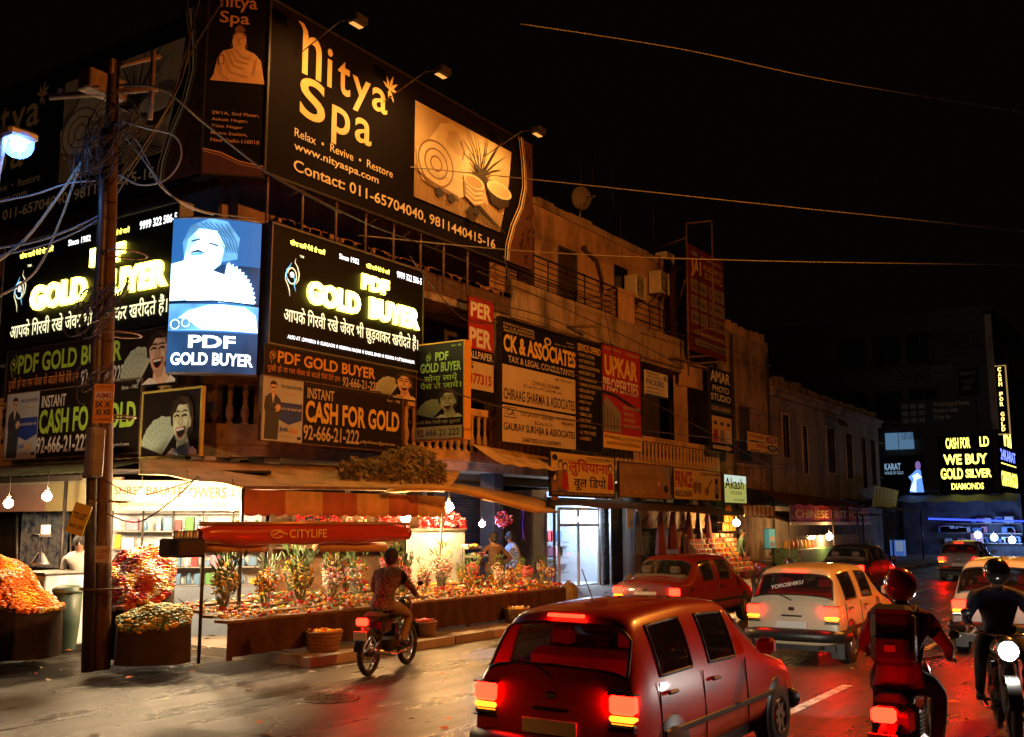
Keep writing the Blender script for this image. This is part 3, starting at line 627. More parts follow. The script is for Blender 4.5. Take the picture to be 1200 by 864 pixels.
s_ = signF('wool_shop_banner', 'yellow wool shop banner with red Hindi lettering above the shop with the lit doorway', 'banner', (645,529), (720,584), 14.2, thick=.04, board=mat('yellow_flex',(0.68,0.52,0.14),.45,var=.1), frame=M_dark_steel, fr=.02)
s_.rect(0,.1,.24,.62,mat('banner_blue_patch',(.10,.12,.25),.5)); s_.text('M. 9250015742, 9971167060', .55,.90,.92,.955, M_blackp, .01); s_.text('लुिधयाना', .26,.48,.90,.90, M_red, .035); s_.text('वूल िडपो', .34,.14,.86,.50, M_blackp, .03)
s_.ell(.06,.88,.04,.07,M_blackp,'emblem')
for cx_, cy_ in ((.14,.60),(.21,.55),(.93,.60),(.05,.3)):
    s_.poly([(cx_-.05,cy_-.40),(cx_-.03,cy_+.02),(cx_+.03,cy_+.02),(cx_+.055,cy_-.40)], (M_red if cx_>.2 else M_brownp)); s_.ell(cx_,cy_+.14,.035,.10,M_hair); s_.ell(cx_,cy_+.12,.024,.07,M_skin)
s_.rect(0,0,1,.10,M_blackp); s_.text('हमारे यहाँ हर प्रकार की ऊन व स्वेटर हाथ के बुने हुए उपलब्ध हैं', .02,.02,.98,.085, M_cream, .01); s_.done()
s_ = signF('faded_shop_banner', 'faded tan shop banner with dull figures between the yellow wool banner and the instruments banner', 'banner', (725,541), (786,585), 14.3, thick=.04, board=mat('faded_tan_flex',(0.30,0.21,0.12),.6,var=.2,scale=2), frame=M_dark_steel, fr=.02)
s_.text('KRISHNA KENDRA', .10,.52,.66,.68, M_brownp, .02); s_.rect(.84,.62,.99,.98,M_greyp)
for k in range(4): s_.stroke([(.10+.15*k,.35),(.12+.15*k,.15),(.18+.15*k,.18),(.19+.15*k,.32)], .07, M_sp5)
s_.poly([(.68,.05),(.72,.35),(.78,.35),(.84,.05)], M_brownp); s_.ell(.75,.45,.02,.07,M_skin); s_.ell(.90,.30,.05,.12,M_blackp); s_.done()
s_ = signF('instruments_banner', 'yellow musical instruments shop banner with drums and a guitar, left of the lit green banner', 'banner', (789,548), (845,587), 14.3, thick=.04, board=mat('yellow_flex',(0.68,0.52,0.14),.45,var=.1), frame=M_dark_steel, fr=.02)
s_.text('PRINCE', .03,.38,.37,.92, M_red, .05); s_.text('MUSICAL KENDRA', .03,.08,.36,.28, M_blackp, .03); s_.text('ALL MUSICAL INSTRUMENTS', .55,.84,.98,.93, M_blackp, .01)
for cx_ in (.43,.52): s_.ell(cx_,.44,.045,.26,M_sp3); s_.ell(cx_,.64,.035,.07,M_cream)
s_.ell(.68,.30,.05,.14,M_brownp); s_.stroke([(.68,.35),(.80,.70)], .06, M_blackp); s_.ell(.90,.35,.05,.20,M_greyp); s_.ell(.90,.66,.035,.12,M_blackp); s_.ell(.90,.15,.04,.1,M_blackp); s_.done()
s_ = signF('green_lit_banner', 'small glowing yellow green banner at the right end of the row over the snack stall', 'banner', (848,556), (875,590), 14.3, thick=.08, board=emis('lit_green_flex',(0.55,0.62,0.16),.55,(.5,.55,.2)), frame=M_dark_steel, fr=.02)
s_.rect(0,.72,1,1,emis('lit_pale_flex',(0.55,0.75,0.65),.9)); s_.text('Akash', .04,.50,.88,.90, M_blackp, .02); s_.text('STUDIO', .28,.30,.8,.42, M_blackp, .01); s_.text('PHOTO STATIONERY', .4,.06,.9,.14, M_blackp, .01); s_.done()
# ================================================================ the setting: road, pavement, buildings
def streaky_road():
    m = bpy.data.materials.new('trail_streaked_asphalt'); m.use_nodes = True; nt = m.node_tree; b = nt.nodes['Principled BSDF']; L = nt.links
    tc = nt.nodes.new('ShaderNodeTexCoord')
    def noise(sc, scale, det=5, rough=.6):
        mp = nt.nodes.new('ShaderNodeMapping'); mp.inputs['Scale'].default_value = sc; L.new(tc.outputs['Object'], mp.inputs[0])
        n = nt.nodes.new('ShaderNodeTexNoise'); n.inputs['Scale'].default_value = scale; n.inputs['Detail'].default_value = det; n.inputs['Roughness'].default_value = rough
        L.new(mp.outputs[0], n.inputs['Vector']); return n.outputs[0]
    # tyre-polished streaks along the lanes, toned to suggest light trails; oily drips, patches
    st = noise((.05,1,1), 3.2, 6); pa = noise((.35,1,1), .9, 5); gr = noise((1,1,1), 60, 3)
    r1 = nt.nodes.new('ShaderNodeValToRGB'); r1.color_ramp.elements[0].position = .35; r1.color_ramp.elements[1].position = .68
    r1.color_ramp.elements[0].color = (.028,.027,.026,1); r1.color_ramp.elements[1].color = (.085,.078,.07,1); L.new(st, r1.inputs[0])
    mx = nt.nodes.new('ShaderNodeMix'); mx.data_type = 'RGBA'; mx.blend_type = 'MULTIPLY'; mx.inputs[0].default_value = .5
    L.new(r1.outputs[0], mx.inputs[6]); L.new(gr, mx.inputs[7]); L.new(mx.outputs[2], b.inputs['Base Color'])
    mr = nt.nodes.new('ShaderNodeMapRange'); mr.inputs['From Min'].default_value = .35; mr.inputs['From Max'].default_value = .65
    mr.inputs['To Min'].default_value = .16; mr.inputs['To Max'].default_value = .5
    ad = nt.nodes.new('ShaderNodeMath'); ad.operation = 'ADD'; L.new(st, ad.inputs[0]); L.new(pa, ad.inputs[1])
    hf = nt.nodes.new('ShaderNodeMath'); hf.operation = 'MULTIPLY'; hf.inputs[1].default_value = .5; L.new(ad.outputs[0], hf.inputs[0])
    L.new(hf.outputs[0], mr.inputs['Value']); L.new(mr.outputs[0], b.inputs['Roughness'])
    # cracks and coarse chippings
    vo = nt.nodes.new('ShaderNodeTexVoronoi'); vo.feature = 'DISTANCE_TO_EDGE'; vo.inputs['Scale'].default_value = .55
    wv = nt.nodes.new('ShaderNodeVectorMath'); wv.operation = 'MULTIPLY_ADD'; wv.inputs[1].default_value = (1.3,1.3,1.3)
    nw = nt.nodes.new('ShaderNodeTexNoise'); nw.inputs['Scale'].default_value = 1.6; nw.inputs['Detail'].default_value = 6; L.new(tc.outputs['Object'], nw.inputs['Vector'])
    L.new(nw.outputs['Color'], wv.inputs[0]); L.new(tc.outputs['Object'], wv.inputs[2]); L.new(wv.outputs[0], vo.inputs['Vector'])
    ck = nt.nodes.new('ShaderNodeMapRange'); ck.inputs['From Min'].default_value = 0; ck.inputs['From Max'].default_value = .018; L.new(vo.outputs['Distance'], ck.inputs['Value'])
    ch = noise((1,1,1), 26, 4, .8); hs = nt.nodes.new('ShaderNodeMath'); hs.operation = 'MULTIPLY_ADD'; hs.inputs[1].default_value = 1.2; L.new(ch, hs.inputs[0]); L.new(gr, hs.inputs[2])
    hk = nt.nodes.new('ShaderNodeMath'); hk.operation = 'ADD'; L.new(hs.outputs[0], hk.inputs[0]); L.new(ck.outputs[0], hk.inputs[1])
    bp = nt.nodes.new('ShaderNodeBump'); bp.inputs['Strength'].default_value = .75; bp.inputs['Distance'].default_value = .012
    L.new(hk.outputs[0], bp.inputs['Height']); L.new(bp.outputs[0], b.inputs['Normal'])
    return m
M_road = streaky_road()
M_soil = mat('dusty_ground', (0.10,0.08,0.06), 0.9, var=.3, scale=.5)
M_pave = mat('pavement_concrete', (0.22,0.19,0.16), 0.7, var=.35, scale=1.2, bump=.4)
M_kerb = mat('kerb_stone', (0.30,0.28,0.25), 0.7, var=.3, scale=3, bump=.3)
M_kerby = mat('kerb_yellow_paint', (0.55,0.40,0.06), 0.6, var=.25, scale=3, dirt=(.15,.13,.1))
M_kerbk = mat('kerb_black_paint', (0.03,0.03,0.03), 0.6, var=.3, scale=3)
b = MB(); b.add([(-600,-600,-.02),(1500,-600,-.02),(1500,900,-.02),(-600,900,-.02)], [(0,1,2,3)]); b.build('ground', M_soil, kind='structure')
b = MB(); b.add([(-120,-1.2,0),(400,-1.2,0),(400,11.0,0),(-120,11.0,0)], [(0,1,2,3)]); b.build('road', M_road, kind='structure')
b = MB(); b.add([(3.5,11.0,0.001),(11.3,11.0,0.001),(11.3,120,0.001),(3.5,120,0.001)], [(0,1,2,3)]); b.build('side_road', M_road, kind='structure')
b = MB(); b.box((11.5,11.2,-.1),(68,90,.13)); b.box((-60,11.2,-.1),(3.3,90,.13)); b.box((70,8,-.1),(220,90,.131)); b.build('pavement', M_pave, kind='structure')
b = MB(); b.box((-120,-4,-.1),(400,-1.4,.15)); b.build('central_reserve', M_kerb, kind='structure')
M_conc0 = mat('kerb_concrete', (0.2,0.18,0.16), .8, var=.3, scale=4)
kerb = MB(); kerb.box((0,0,0),(1.16,.2,.16)); ks = []
for i in range(48):
    k = kerb.build('kerb_stone', (M_kerb, M_conc0)[i % 2], kind='structure') if i < 2 else ks[i % 2].copy()
    if i >= 2: COL.objects.link(k)
    ks.append(k); k.location = (11.3+1.2*i, 11.0, -.02)
# lane marks: worn thermoplastic dashes, one mesh each
M_paint = mat('worn_road_paint', (0.55,0.53,0.48), 0.5, var=.15, scale=6, dirt=(.07,.065,.06), dirtamt=.9)
for k in range(9):
    for yy in (3.9, 7.3):
        b = MB(); b.add([(-4+k*7.5,yy,.004),(-1+k*7.5,yy,.004),(-1+k*7.5,yy+.13,.004),(-4+k*7.5,yy+.13,.004)], [(0,1,2,3)]); b.build('lane_mark', M_paint, kind='structure')

rl = random.Random(99)
def litter(y0, y1, z, n, name, label):
    b = MB()
    for k in range(n):
        x = rl.uniform(2,34); y = rl.uniform(y0,y1); s = rl.uniform(.02,.09); a = rl.random()*6; c_, s_2 = math.cos(a)*s, math.sin(a)*s
        b.add([(x+c_,y+s_2,z+.006),(x-s_2*.7,y+c_*.7,z+.02*rl.random()+.006),(x-c_,y-s_2,z+.008),(x+s_2*.6,y-c_*.6,z+.03*rl.random()+.006)], [(0,1,2,3)], rl.randrange(4))
    tag(b.build(name, [mat('litter_paper',(.5,.47,.4),.8), mat('litter_leaf',(.12,.09,.04),.8), mat('litter_petal',(.6,.16,.03),.8), mat('litter_dark',(.05,.05,.05),.8)]), label, 'litter', kind='stuff')
litter(1.5, 11.0, .0, 420, 'road_litter', 'scraps of paper, leaves and petals strewn over the road')
litter(11.3, 15.0, .13, 500, 'pavement_litter', 'paper scraps and fallen petals on the pavement by the stalls')
for (mx_, my_) in ((9.5,8.9),(21.0,3.0)):
    mh = thing('manhole_cover', ('round iron manhole cover in the road by the motorcycle with the tan rider' if mx_ < 10 else 'round iron manhole cover in the road behind the white hatchback'), 'manhole cover', (mx_,my_,0))
    b = MB(); b.lathe([(.36,.0),(.36,.008),(.31,.010),(.30,.006),(.001,.006)], n=28); b.build('rim_ring', mat('cast_iron',(.05,.045,.04),.45,.6,var=.3,scale=8), mh, world=False)
    b = MB(); [b.box((-.24+.12*i,-.24+.12*j,.006),(-.17+.12*i,-.17+.12*j,.014)) for i in range(5) for j in range(5) if (i-2)**2+(j-2)**2 < 6]; b.build('tread_stud', mat('cast_iron',(.05,.045,.04),.45,.6,var=.3,scale=8), mh, world=False, kind='stuff')
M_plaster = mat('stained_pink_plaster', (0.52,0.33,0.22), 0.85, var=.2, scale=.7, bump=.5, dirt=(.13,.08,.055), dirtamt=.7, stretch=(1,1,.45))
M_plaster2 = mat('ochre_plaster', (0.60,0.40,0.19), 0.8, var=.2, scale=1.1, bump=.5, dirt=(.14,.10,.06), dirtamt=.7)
M_darkwall = mat('dark_wall', (0.07,0.055,0.045), 0.9, var=.35, scale=1, bump=.3)  # dark mottled tone shared by recessed walls, ground columns and pipes
M_conc = mat('raw_concrete', (0.34,0.25,0.18), 0.85, var=.25, scale=1.5, bump=.6, dirt=(.07,.055,.045), dirtamt=.8, stretch=(1,1,.35))
M_door = mat('brown_door', (0.06,0.035,0.022), 0.6, var=.2)
M_glassd = mat('dark_window_glass', (0.012,0.014,0.016), 0.08, spec=.8)
M_shut = mat('shutter_steel', (0.10,0.10,0.105), 0.45, .6, var=.35, scale=2, stretch=(1,1,.2))
M_railm = mat('black_railing', (0.02,0.018,0.016), 0.5, .3)
BLD = thing('corner_building', 'old three storey corner building covered in shop boards with balustrades and roof hoardings', 'building', (14,15,0))
def P_(name, m, fn, kind=None): return part(name, BLD, m, fn, kind)
XE = 37.4
# ground floor back wall and side walls, storeys behind the balconies
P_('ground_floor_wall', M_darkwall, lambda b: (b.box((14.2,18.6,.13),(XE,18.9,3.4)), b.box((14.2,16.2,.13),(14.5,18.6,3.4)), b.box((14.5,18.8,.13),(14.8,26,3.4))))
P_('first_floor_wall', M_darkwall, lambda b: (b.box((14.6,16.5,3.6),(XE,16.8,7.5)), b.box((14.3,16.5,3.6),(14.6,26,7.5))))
P_('second_floor_wall', M_plaster, lambda b: (b.box((14.4,16.5,8.3),(27.79,16.75,12.1)), b.box((27.79,16.5,10.95),(28.85,16.75,12.1)), b.box((28.85,16.5,8.3),(XE,16.75,12.05)), b.box((14.1,16.75,8.3),(14.4,26,12.1))))
P_('side_wall', M_plaster, lambda b: b.box((XE,15.3,.13),(XE+.25,26,12.0)))
P_('roof', M_conc, lambda b: b.box((14.2,16.6,11.75),(XE,26,11.85)))
rr = random.Random(5)
def coping(b):
    x = 14.4
    while x < XE:
        w = rr.uniform(.5,1.3); h = rr.choice((.12,.14,.2,.12,.05)); b.box((x,16.44,12.0),(min(x+w-.02,XE),16.81,12.1+h+rr.random()*.04)); x += w
P_('parapet_coping', M_conc, coping)
P_('first_floor_slab', M_plaster2, lambda b: (b.box((14.0,15.0,3.38),(XE,18.9,3.6)), b.add([(14,15,3.38),(13.15,15.85,3.38),(13.15,26,3.38),(14.3,26,3.38),(14,15,3.6),(13.15,15.85,3.6),(13.15,26,3.6),(14.3,26,3.6)],[(0,3,2,1),(4,5,6,7),(0,1,5,4),(1,2,6,5),(2,3,7,6),(3,0,4,7)])))
P_('second_floor_slab', M_conc, lambda b: (b.box((14.0,15.0,7.45),(XE,16.5,7.65)), b.add([(14,15,7.45),(13.15,15.85,7.45),(13.15,26,7.45),(14.3,26,7.45),(14,15,7.65),(13.15,15.85,7.65),(13.15,26,7.65),(14.3,26,7.65)],[(0,3,2,1),(4,5,6,7),(0,1,5,4),(1,2,6,5),(2,3,7,6),(3,0,4,7)])))
def fascia(b):
    x = 22.6
    while x < 33.8:
        w = rr.uniform(1.6,2.4); b.box((x,14.93,7.6),(x+w-.03,15.13,8.62+rr.uniform(-.04,.04))); x += w
P_('fascia_panel', M_conc, fascia)
def rubble(b):
    for k in range(150):
        x = rr.uniform(14.1,22.6); s = rr.uniform(.04,.12); z = 8.12; b.box((x,14.95,z),(x+s*2,15.12,z+s))
P_('low_brick_wall', mat('dark_brick',(0.10,0.05,0.03),.9,var=.4,scale=6,bump=.5), lambda b: b.box((14.05,14.98,7.65),(22.6,15.13,8.12)))  # low wall in a darker brick tone than its broken edge
P_('broken_brick_edge', mat('broken_brick',(0.30,0.13,0.07),.85,var=.4,scale=6), rubble, kind='stuff')
for x in (14.05,18.0,22.0,26.0,30.0,34.0,36.9):
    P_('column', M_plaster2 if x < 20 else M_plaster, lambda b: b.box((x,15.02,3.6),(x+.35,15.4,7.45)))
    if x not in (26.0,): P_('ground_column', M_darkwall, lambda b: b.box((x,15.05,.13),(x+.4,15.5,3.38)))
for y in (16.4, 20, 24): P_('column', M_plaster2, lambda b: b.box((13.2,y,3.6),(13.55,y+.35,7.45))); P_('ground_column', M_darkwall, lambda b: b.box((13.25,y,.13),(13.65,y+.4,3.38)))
# corner drum under the blue light box
P_('corner_column', mat('flaking_white_plaster',(0.42,0.38,0.32),.8,var=.3,scale=3,bump=.6,dirt=(.08,.07,.06),dirtamt=.8), lambda b: b.lathe([(.27,3.6),(.27,4.0),(.24,4.05),(.24,5.1),(.3,5.15),(.3,5.3)], (13.45,15.98,0), 16))
P_('corner_column_lower', M_plaster, lambda b: b.box((13.3,15.9,.13),(13.75,16.3,3.38)))
# balustrades
P_('balustrade_base', M_plaster2, lambda b: (b.box((14.02,14.94,3.6),(XE,15.16,3.86)), b.add([(14.0,14.93,3.6),(14.15,15.1,3.6),(13.3,15.95,3.6),(13.12,15.8,3.6),(14.0,14.93,4.0),(14.15,15.1,4.0),(13.3,15.95,4.0),(13.12,15.8,4.0)],[(0,3,2,1),(4,5,6,7),(0,1,5,4),(1,2,6,5),(2,3,7,6),(3,0,4,7)]), b.box((13.12,16.3,3.6),(13.32,26,3.86))))
P_('balustrade_rail', M_plaster2, lambda b: (b.box((14.02,14.93,4.78),(XE,15.17,4.95)), b.add([(14.0,14.93,4.78),(14.15,15.1,4.78),(13.3,15.95,4.78),(13.12,15.8,4.78),(14.0,14.93,4.96),(14.15,15.1,4.96),(13.3,15.95,4.96),(13.12,15.8,4.96)],[(0,3,2,1),(4,5,6,7),(0,1,5,4),(1,2,6,5),(2,3,7,6),(3,0,4,7)]), b.box((13.12,16.3,4.78),(13.32,26,4.95))))
bal = MB(); bal.lathe([(.075,0),(.075,.05),(.045,.07),(.05,.12),(.08,.2),(.085,.30),(.06,.42),(.04,.5),(.055,.53),(.04,.56),(.06,.70),(.05,.80),(.035,.84),(.07,.87),(.07,.93)], n=10)
bal0 = bal.build('baluster', M_plaster2, BLD, world=False)
spots = [(14.3+.29*k, 15.05, 3.855) for k in range(78)] + [(13.92-.25*k*.82, 15.07+.25*k*.82, 3.99) for k in range(1,4)] + [(13.22, 16.55+.29*k, 3.855) for k in range(30)]
for k, p in enumerate(spots):
    o = bal0 if k == 0 else bal0.copy()
    if k: COL.objects.link(o); o.parent = BLD
    o.location = Vector(p) - Vector((14,15,0))
    if k >= 78 and k < 81: o.scale = (1,1,.86)
# doors and windows of the dim first floor, behind the boards
for x in (16.2,20.0,24.2,28.1,32.0,35.2):
    d = P_('window', M_door, lambda b: (b.box((x,16.44,4.6),(x+1.5,16.5,6.9))))
    part('pane', d, M_glassd, lambda b: (b.box((x+.1,16.42,4.7),(x+.7,16.435,6.8)), b.box((x+.8,16.42,4.7),(x+1.4,16.435,6.8))))
    MW[d.name] = MW[BLD.name]
# top floor: doors, recessed window
d = P_('door', M_door, lambda b: b.box((27.79,16.6,8.5),(28.85,16.66,10.95)))
part('door_frame', d, M_darkwall, lambda b: (b.box((27.72,16.46,8.5),(27.8,16.62,11.0)), b.box((28.84,16.46,8.5),(28.92,16.62,11.0)), b.box((27.8,16.465,10.93),(28.84,16.62,11.02))))
P_('door', M_door, lambda b: b.box((25.3,16.44,8.6),(26.2,16.5,10.9)))
P_('window', M_glassd, lambda b: b.box((31.6,16.46,9.7),(32.6,16.495,11.2)))
# pier with rough top between the two upper railings
P_('pier', M_plaster, lambda b: (b.box((29.0,14.99,7.62),(30.15,16.5,9.55)), b.box((28.95,14.96,9.55),(30.2,15.4,9.66))))
def railing(b, x0, x1, y, z0, z1, n=6):
    for k in range(n): z = z0+(z1-z0)*k/(n-1); b.tube([(x0,y,z),(x1,y,z)], .016 if k < n-1 else .03, 6)
    x = x0
    while x <= x1+.01: b.tube([(x,y-.02,z0-.1),(x,y-.02,z1)], .022, 6); x += (x1-x0)/6
P_('railing', M_railm, lambda b: railing(b, 22.5, 28.95, 15.03, 8.72, 9.62))
P_('railing', M_railm, lambda b: railing(b, 30.2, 36.9, 15.03, 8.0, 9.5, 8))
P_('fascia_lower', M_plaster, lambda b: b.box((33.9,14.95,7.0),(XE,15.15,7.95)))
def spiral(b):
    for j in range(2):
        b.tube([(36.9+.25*j+.16*math.sin(k*.9), 14.98, 7.9+.11*k/1.6) for k in range(28)], .018, 5)
P_('scroll_railing', M_railm, spiral)
# downpipes and conduits on the top wall
P_('drain_pipe', M_darkwall, lambda b: (b.tube([(29.3,16.4,11.2),(30.1,16.35,11.0),(30.5,16.38,10.4),(30.6,16.38,8.5)], .05, 8), b.ball((29.3,16.4,11.25), .1)))
P_('drain_pipe', M_darkwall, lambda b: b.tube([(26.0,16.42,12.0),(26.05,16.4,11.6),(25.9,16.4,11.3),(26.1,16.4,11.0)], .03, 6))
# awning brackets + shop shutters: one shutter is a part of the building
def shutter(x0, x1, z1=2.75, y=16.1):
    def fn(b):
        z = .2; h = .075
        while z < z1:
            b.add([(x0,y,z),(x1,y,z),(x1,y-.03,z+h*.5),(x0,y-.03,z+h*.5),(x1,y,z+h*.95),(x0,y,z+h*.95)], [(0,1,2,3),(3,2,4,5)]); z += h
        b.box((x0,y-.05,.13),(x1,y+.02,.22))
    o = P_('rolling_shutter', M_shut, fn); 
    part('shutter_box', o, M_dark_steel, lambda b: b.box((x0-.05,y-.2,z1),(x1+.05,y+.15,z1+.4)))
    part('guide_rail', o, M_dark_steel, lambda b: (b.box((x0-.08,y-.08,.13),(x0,y+.05,z1)), b.box((x1,y-.08,.13),(x1+.08,y+.05,z1))))
for x0, x1 in ((20.6,23.3),(29.6,31.6),(31.9,34.0),(34.3,36.6)): shutter(x0, x1)
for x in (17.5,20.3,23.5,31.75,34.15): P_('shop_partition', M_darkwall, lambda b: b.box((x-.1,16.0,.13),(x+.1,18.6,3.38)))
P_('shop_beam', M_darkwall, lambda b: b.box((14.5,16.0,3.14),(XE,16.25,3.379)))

# ---- second building, tall weathered side wall; third, long low one with a cornice; the far block
B2 = thing('weathered_house', 'narrow weathered house with a peeling side wall beyond the photo studio board', 'house', (38.2,15,0))
part('wall', B2, M_conc, lambda b: (b.box((38.2,15.0,.13),(43.1,15.3,9.75)), b.box((38.2,15.3,.13),(38.45,24,9.9)), b.box((42.85,15.3,.13),(43.1,24,9.4))))
part('broken_top', B2, M_plaster, lambda b: [b.box((38.2+k*.35,15.0,9.74),(38.5+k*.35,15.28,9.8+.35*abs(math.sin(k*1.7))+.05)) for k in range(14)])
part('wooden_shutter', B2, M_door, lambda b: b.box((39.4,14.96,4.6),(40.5,15.02,6.8)))
part('drain_pipe', B2, M_darkwall, lambda b: (b.tube([(38.6,14.9,.2),(38.6,14.9,9.6)], .06, 8), b.tube([(42.7,14.9,.2),(42.7,14.9,9.4)], .05, 8)))
part('roof', B2, M_conc, lambda b: b.box((38.4,15.2,9.0),(42.9,24,9.1)))
M_plaster3 = mat('grey_cream_plaster', (0.32,0.27,0.22), 0.85, var=.2, scale=.8, bump=.4, dirt=(.10,.08,.065), dirtamt=.7, stretch=(1,1,.3))
B3 = thing('long_cornice_house', 'long two storey plastered house with a cornice and shuttered windows, receding beyond the weathered house', 'house', (43.2,15,0))
wins = [(44.6,5.0,.9,1.9),(47.4,4.4,.7,2.2),(51.2,4.6,1.4,2.2),(54.6,4.4,1.2,2.4),(57.6,4.0,1.0,2.8),(59.4,4.2,1.2,2.6)]
def b3wall(b):
    x = 43.2
    for (wx,wz,ww,wh) in wins:
        b.box((x,15.0,.13),(wx,15.25,7.9)); b.box((wx,15.0,.13),(wx+ww,15.25,wz)); b.box((wx,15.0,wz+wh),(wx+ww,15.25,7.9)); x = wx+ww
    b.box((x,15.0,.13),(61.5,15.25,7.9)); b.box((61.25,15.25,.13),(61.5,26,7.9))
part('wall', B3, M_plaster3, b3wall)
part('cornice', B3, M_conc, lambda b: (b.box((43.2,14.7,7.85),(61.7,15.3,8.0)), b.box((43.2,14.82,7.6),(61.6,15.0,7.85))))
part('parapet', B3, M_conc, lambda b: [b.box((43.2+.62*k,14.98,8.0),(43.2+.62*k+.6,15.2,8.35+ .25*abs(math.sin(k*2.3))*(1 if k < 9 else .3))) for k in range(29)])
for k, (wx,wz,ww,wh) in enumerate(wins):
    w = part('window', B3, M_door, lambda b: (b.box((wx,15.12,wz),(wx+ww/2-.02,15.17,wz+wh)), b.box((wx+ww/2+.02,15.12,wz),(wx+ww,15.17,wz+wh))))
    part('frame', w, M_plaster, lambda b: (b.box((wx-.09,14.95,wz-.09),(wx,15.1,wz+wh+.1)), b.box((wx+ww,14.95,wz-.09),(wx+ww+.09,15.1,wz+wh+.1)), b.box((wx,14.952,wz+wh),(wx+ww,15.1,wz+wh+.1)), b.box((wx,14.952,wz-.09),(wx+ww,15.1,wz))))
    part('mullion', w, M_darkwall, lambda b: [b.box((wx,15.10,wz+wh*j/4),(wx+ww,15.119,wz+wh*j/4+.04)) for j in range(1,4)])
    if k == 2: part('hood', w, M_darkwall, lambda b: b.grid(lambda u, v: (wx-.15+(ww+.3)*u, 15.0-.7*math.sin(v*PI/2), wz+wh+.1+.5*math.cos(v*PI/2)), 6, 5))
part('roof', B3, M_conc, lambda b: b.box((43.3,15.2,7.5),(61.4,26,7.6)))
# raised dark back part of the house
B4 = thing('dark_rear_block', 'tall unlit block rising dark behind the long cornice house', 'building', (55,26,0))
part('wall', B4, M_darkwall, lambda b: b.box((46,27,.13),(66,27.4,14.5))); part('side_wall', B4, M_darkwall, lambda b: b.box((46,27.4,.13),(46.4,38,14.5)))
part('parapet', B4, M_conc, lambda b: b.box((45.8,26.8,14.5),(66.2,27.5,15.0)))
FB = thing('far_office_block', 'dark four storey block at the far street corner carrying the lit cash for gold signs', 'building', (70,10,0))
M_farw = mat('far_grey_wall', (0.07,0.06,0.05), 0.9, var=.2, scale=.6, dirt=(.08,.07,.06))
part('wall', FB, M_farw, lambda b: (b.box((70.2,10.2,.13),(70.5,30,15.5)), b.box((70.5,10.0,.13),(110,10.3,15.5))))
part('roof_slab', FB, M_farw, lambda b: b.box((69.6,9.6,15.5),(110,30,15.7)))
for z in (4.3, 8.0, 11.8): part('floor_band', FB, M_farw, lambda b: (b.box((69.9,9.9,z),(70.2,30,z+.3)), b.box((70.2,9.75,z),(110,10.0,z+.3))))
for z in (8.7, 12.4):
    for y in (13.2, 15.4, 17.6):
        w = part('window', FB, M_dark_steel, lambda b: b.box((70.12,y,z),(70.2,y+1.8,z+2.1)))
        part('pane', w, M_glassd, lambda b: (b.box((70.09,y+.08,z+.08),(70.115,y+.86,z+2.0)), b.box((70.09,y+.94,z+.08),(70.115,y+1.72,z+2.0))))
for x in (72.5,76,79.5,83):
    for z in (5.0,8.7,12.4):
        w = part('window', FB, M_dark_steel, lambda b: b.box((x,9.93,z),(x+1.8,10.0,z+2.1)))
        part('pane', w, M_glassd, lambda b: b.box((x+.08,9.90,z+.08),(x+1.72,9.925,z+2.0)))
part('corner_fin', FB, M_conc, lambda b: b.box((69.7,9.7,7.9),(70.15,10.1,15.2)))

# signs of the far block
E_far = emis('far_lit_yellow', (1.0,0.85,0.12), 3.2, (.8,.7,.2)); E_far2 = emis('far_lit_amber', (1.0,0.62,0.14), 4.0, (.8,.6,.2))
E_fb = emis('far_lit_blue', (0.15,0.2,1.0), 3.0)
def farL(name, label, cat, lt, rb, **k): return signL(name, label, cat, lt, rb, 69.8, **k)
s_ = farL('cash_for_gold_light_sign', 'far black sign glowing WE BUY GOLD SILVER in yellow at the street corner', 'shop sign', (1098,512), (1165,578), thick=.2, board=M_blackboard)
s_.text('CASH FOR', .16,.78,.62,.97,E_far,.04); s_.text('LD', .80,.80,.97,.97,E_far,.04); s_.text('WE BUY', .10,.50,.92,.68,E_far,.05); s_.text('GOLD', .03,.25,.45,.44,E_far,.05); s_.text('SILVER', .50,.27,.98,.42,E_far,.05); s_.text('DIAMONDS', .22,.07,.82,.18,E_far,.03); s_.done()
s_ = farL('cash_for_gold_fin_sign', 'tall narrow sign with stacked amber letters high on the far block corner', 'vertical sign', (1164,430), (1183,508), thick=.2, board=M_blackboard, frame=emis('amber_tube',(1.0,.6,.2),.35,(.5,.4,.2)), fr=.06)
for k, c in enumerate('CASH FOR GOLD'):
    if c != ' ': s_.text(c, .36,.925-.074*k,.66,.985-.074*k, E_far2, .05)
s_.done()
pb = F(1168,508,10.0)
s_ = signF('side_gold_sign', 'far sign with blue and yellow glowing words on the right face of the block', 'shop sign', (1169,497), (1194,582), 9.75, thick=.15, board=M_blackboard)
s_.text('ni', .30,.72,.75,.97,E_far,.06); s_.text('24KARAT', .05,.50,.95,.66,E_fb,.04); s_.rect(.05,.44,.95,.455,E_far); s_.text('CASH FOR GOLD', .02,.12,.98,.34,E_far,.05); s_.done()
s_ = farL('dark_travel_board', 'unlit grey travel company board standing on the roof of the far block', 'billboard', (1087,395), (1164,418), thick=.1, board=mat('dull_grey_board',(0.05,0.042,0.038),.7)); s_.text('TRANSGLOBAL', .20,.35,.98,.85,M_blackp,.03); s_.text('OVERSEAS EDUCATION & TRAVEL', .2,.08,.95,.22,M_blackp,.01); s_.done()
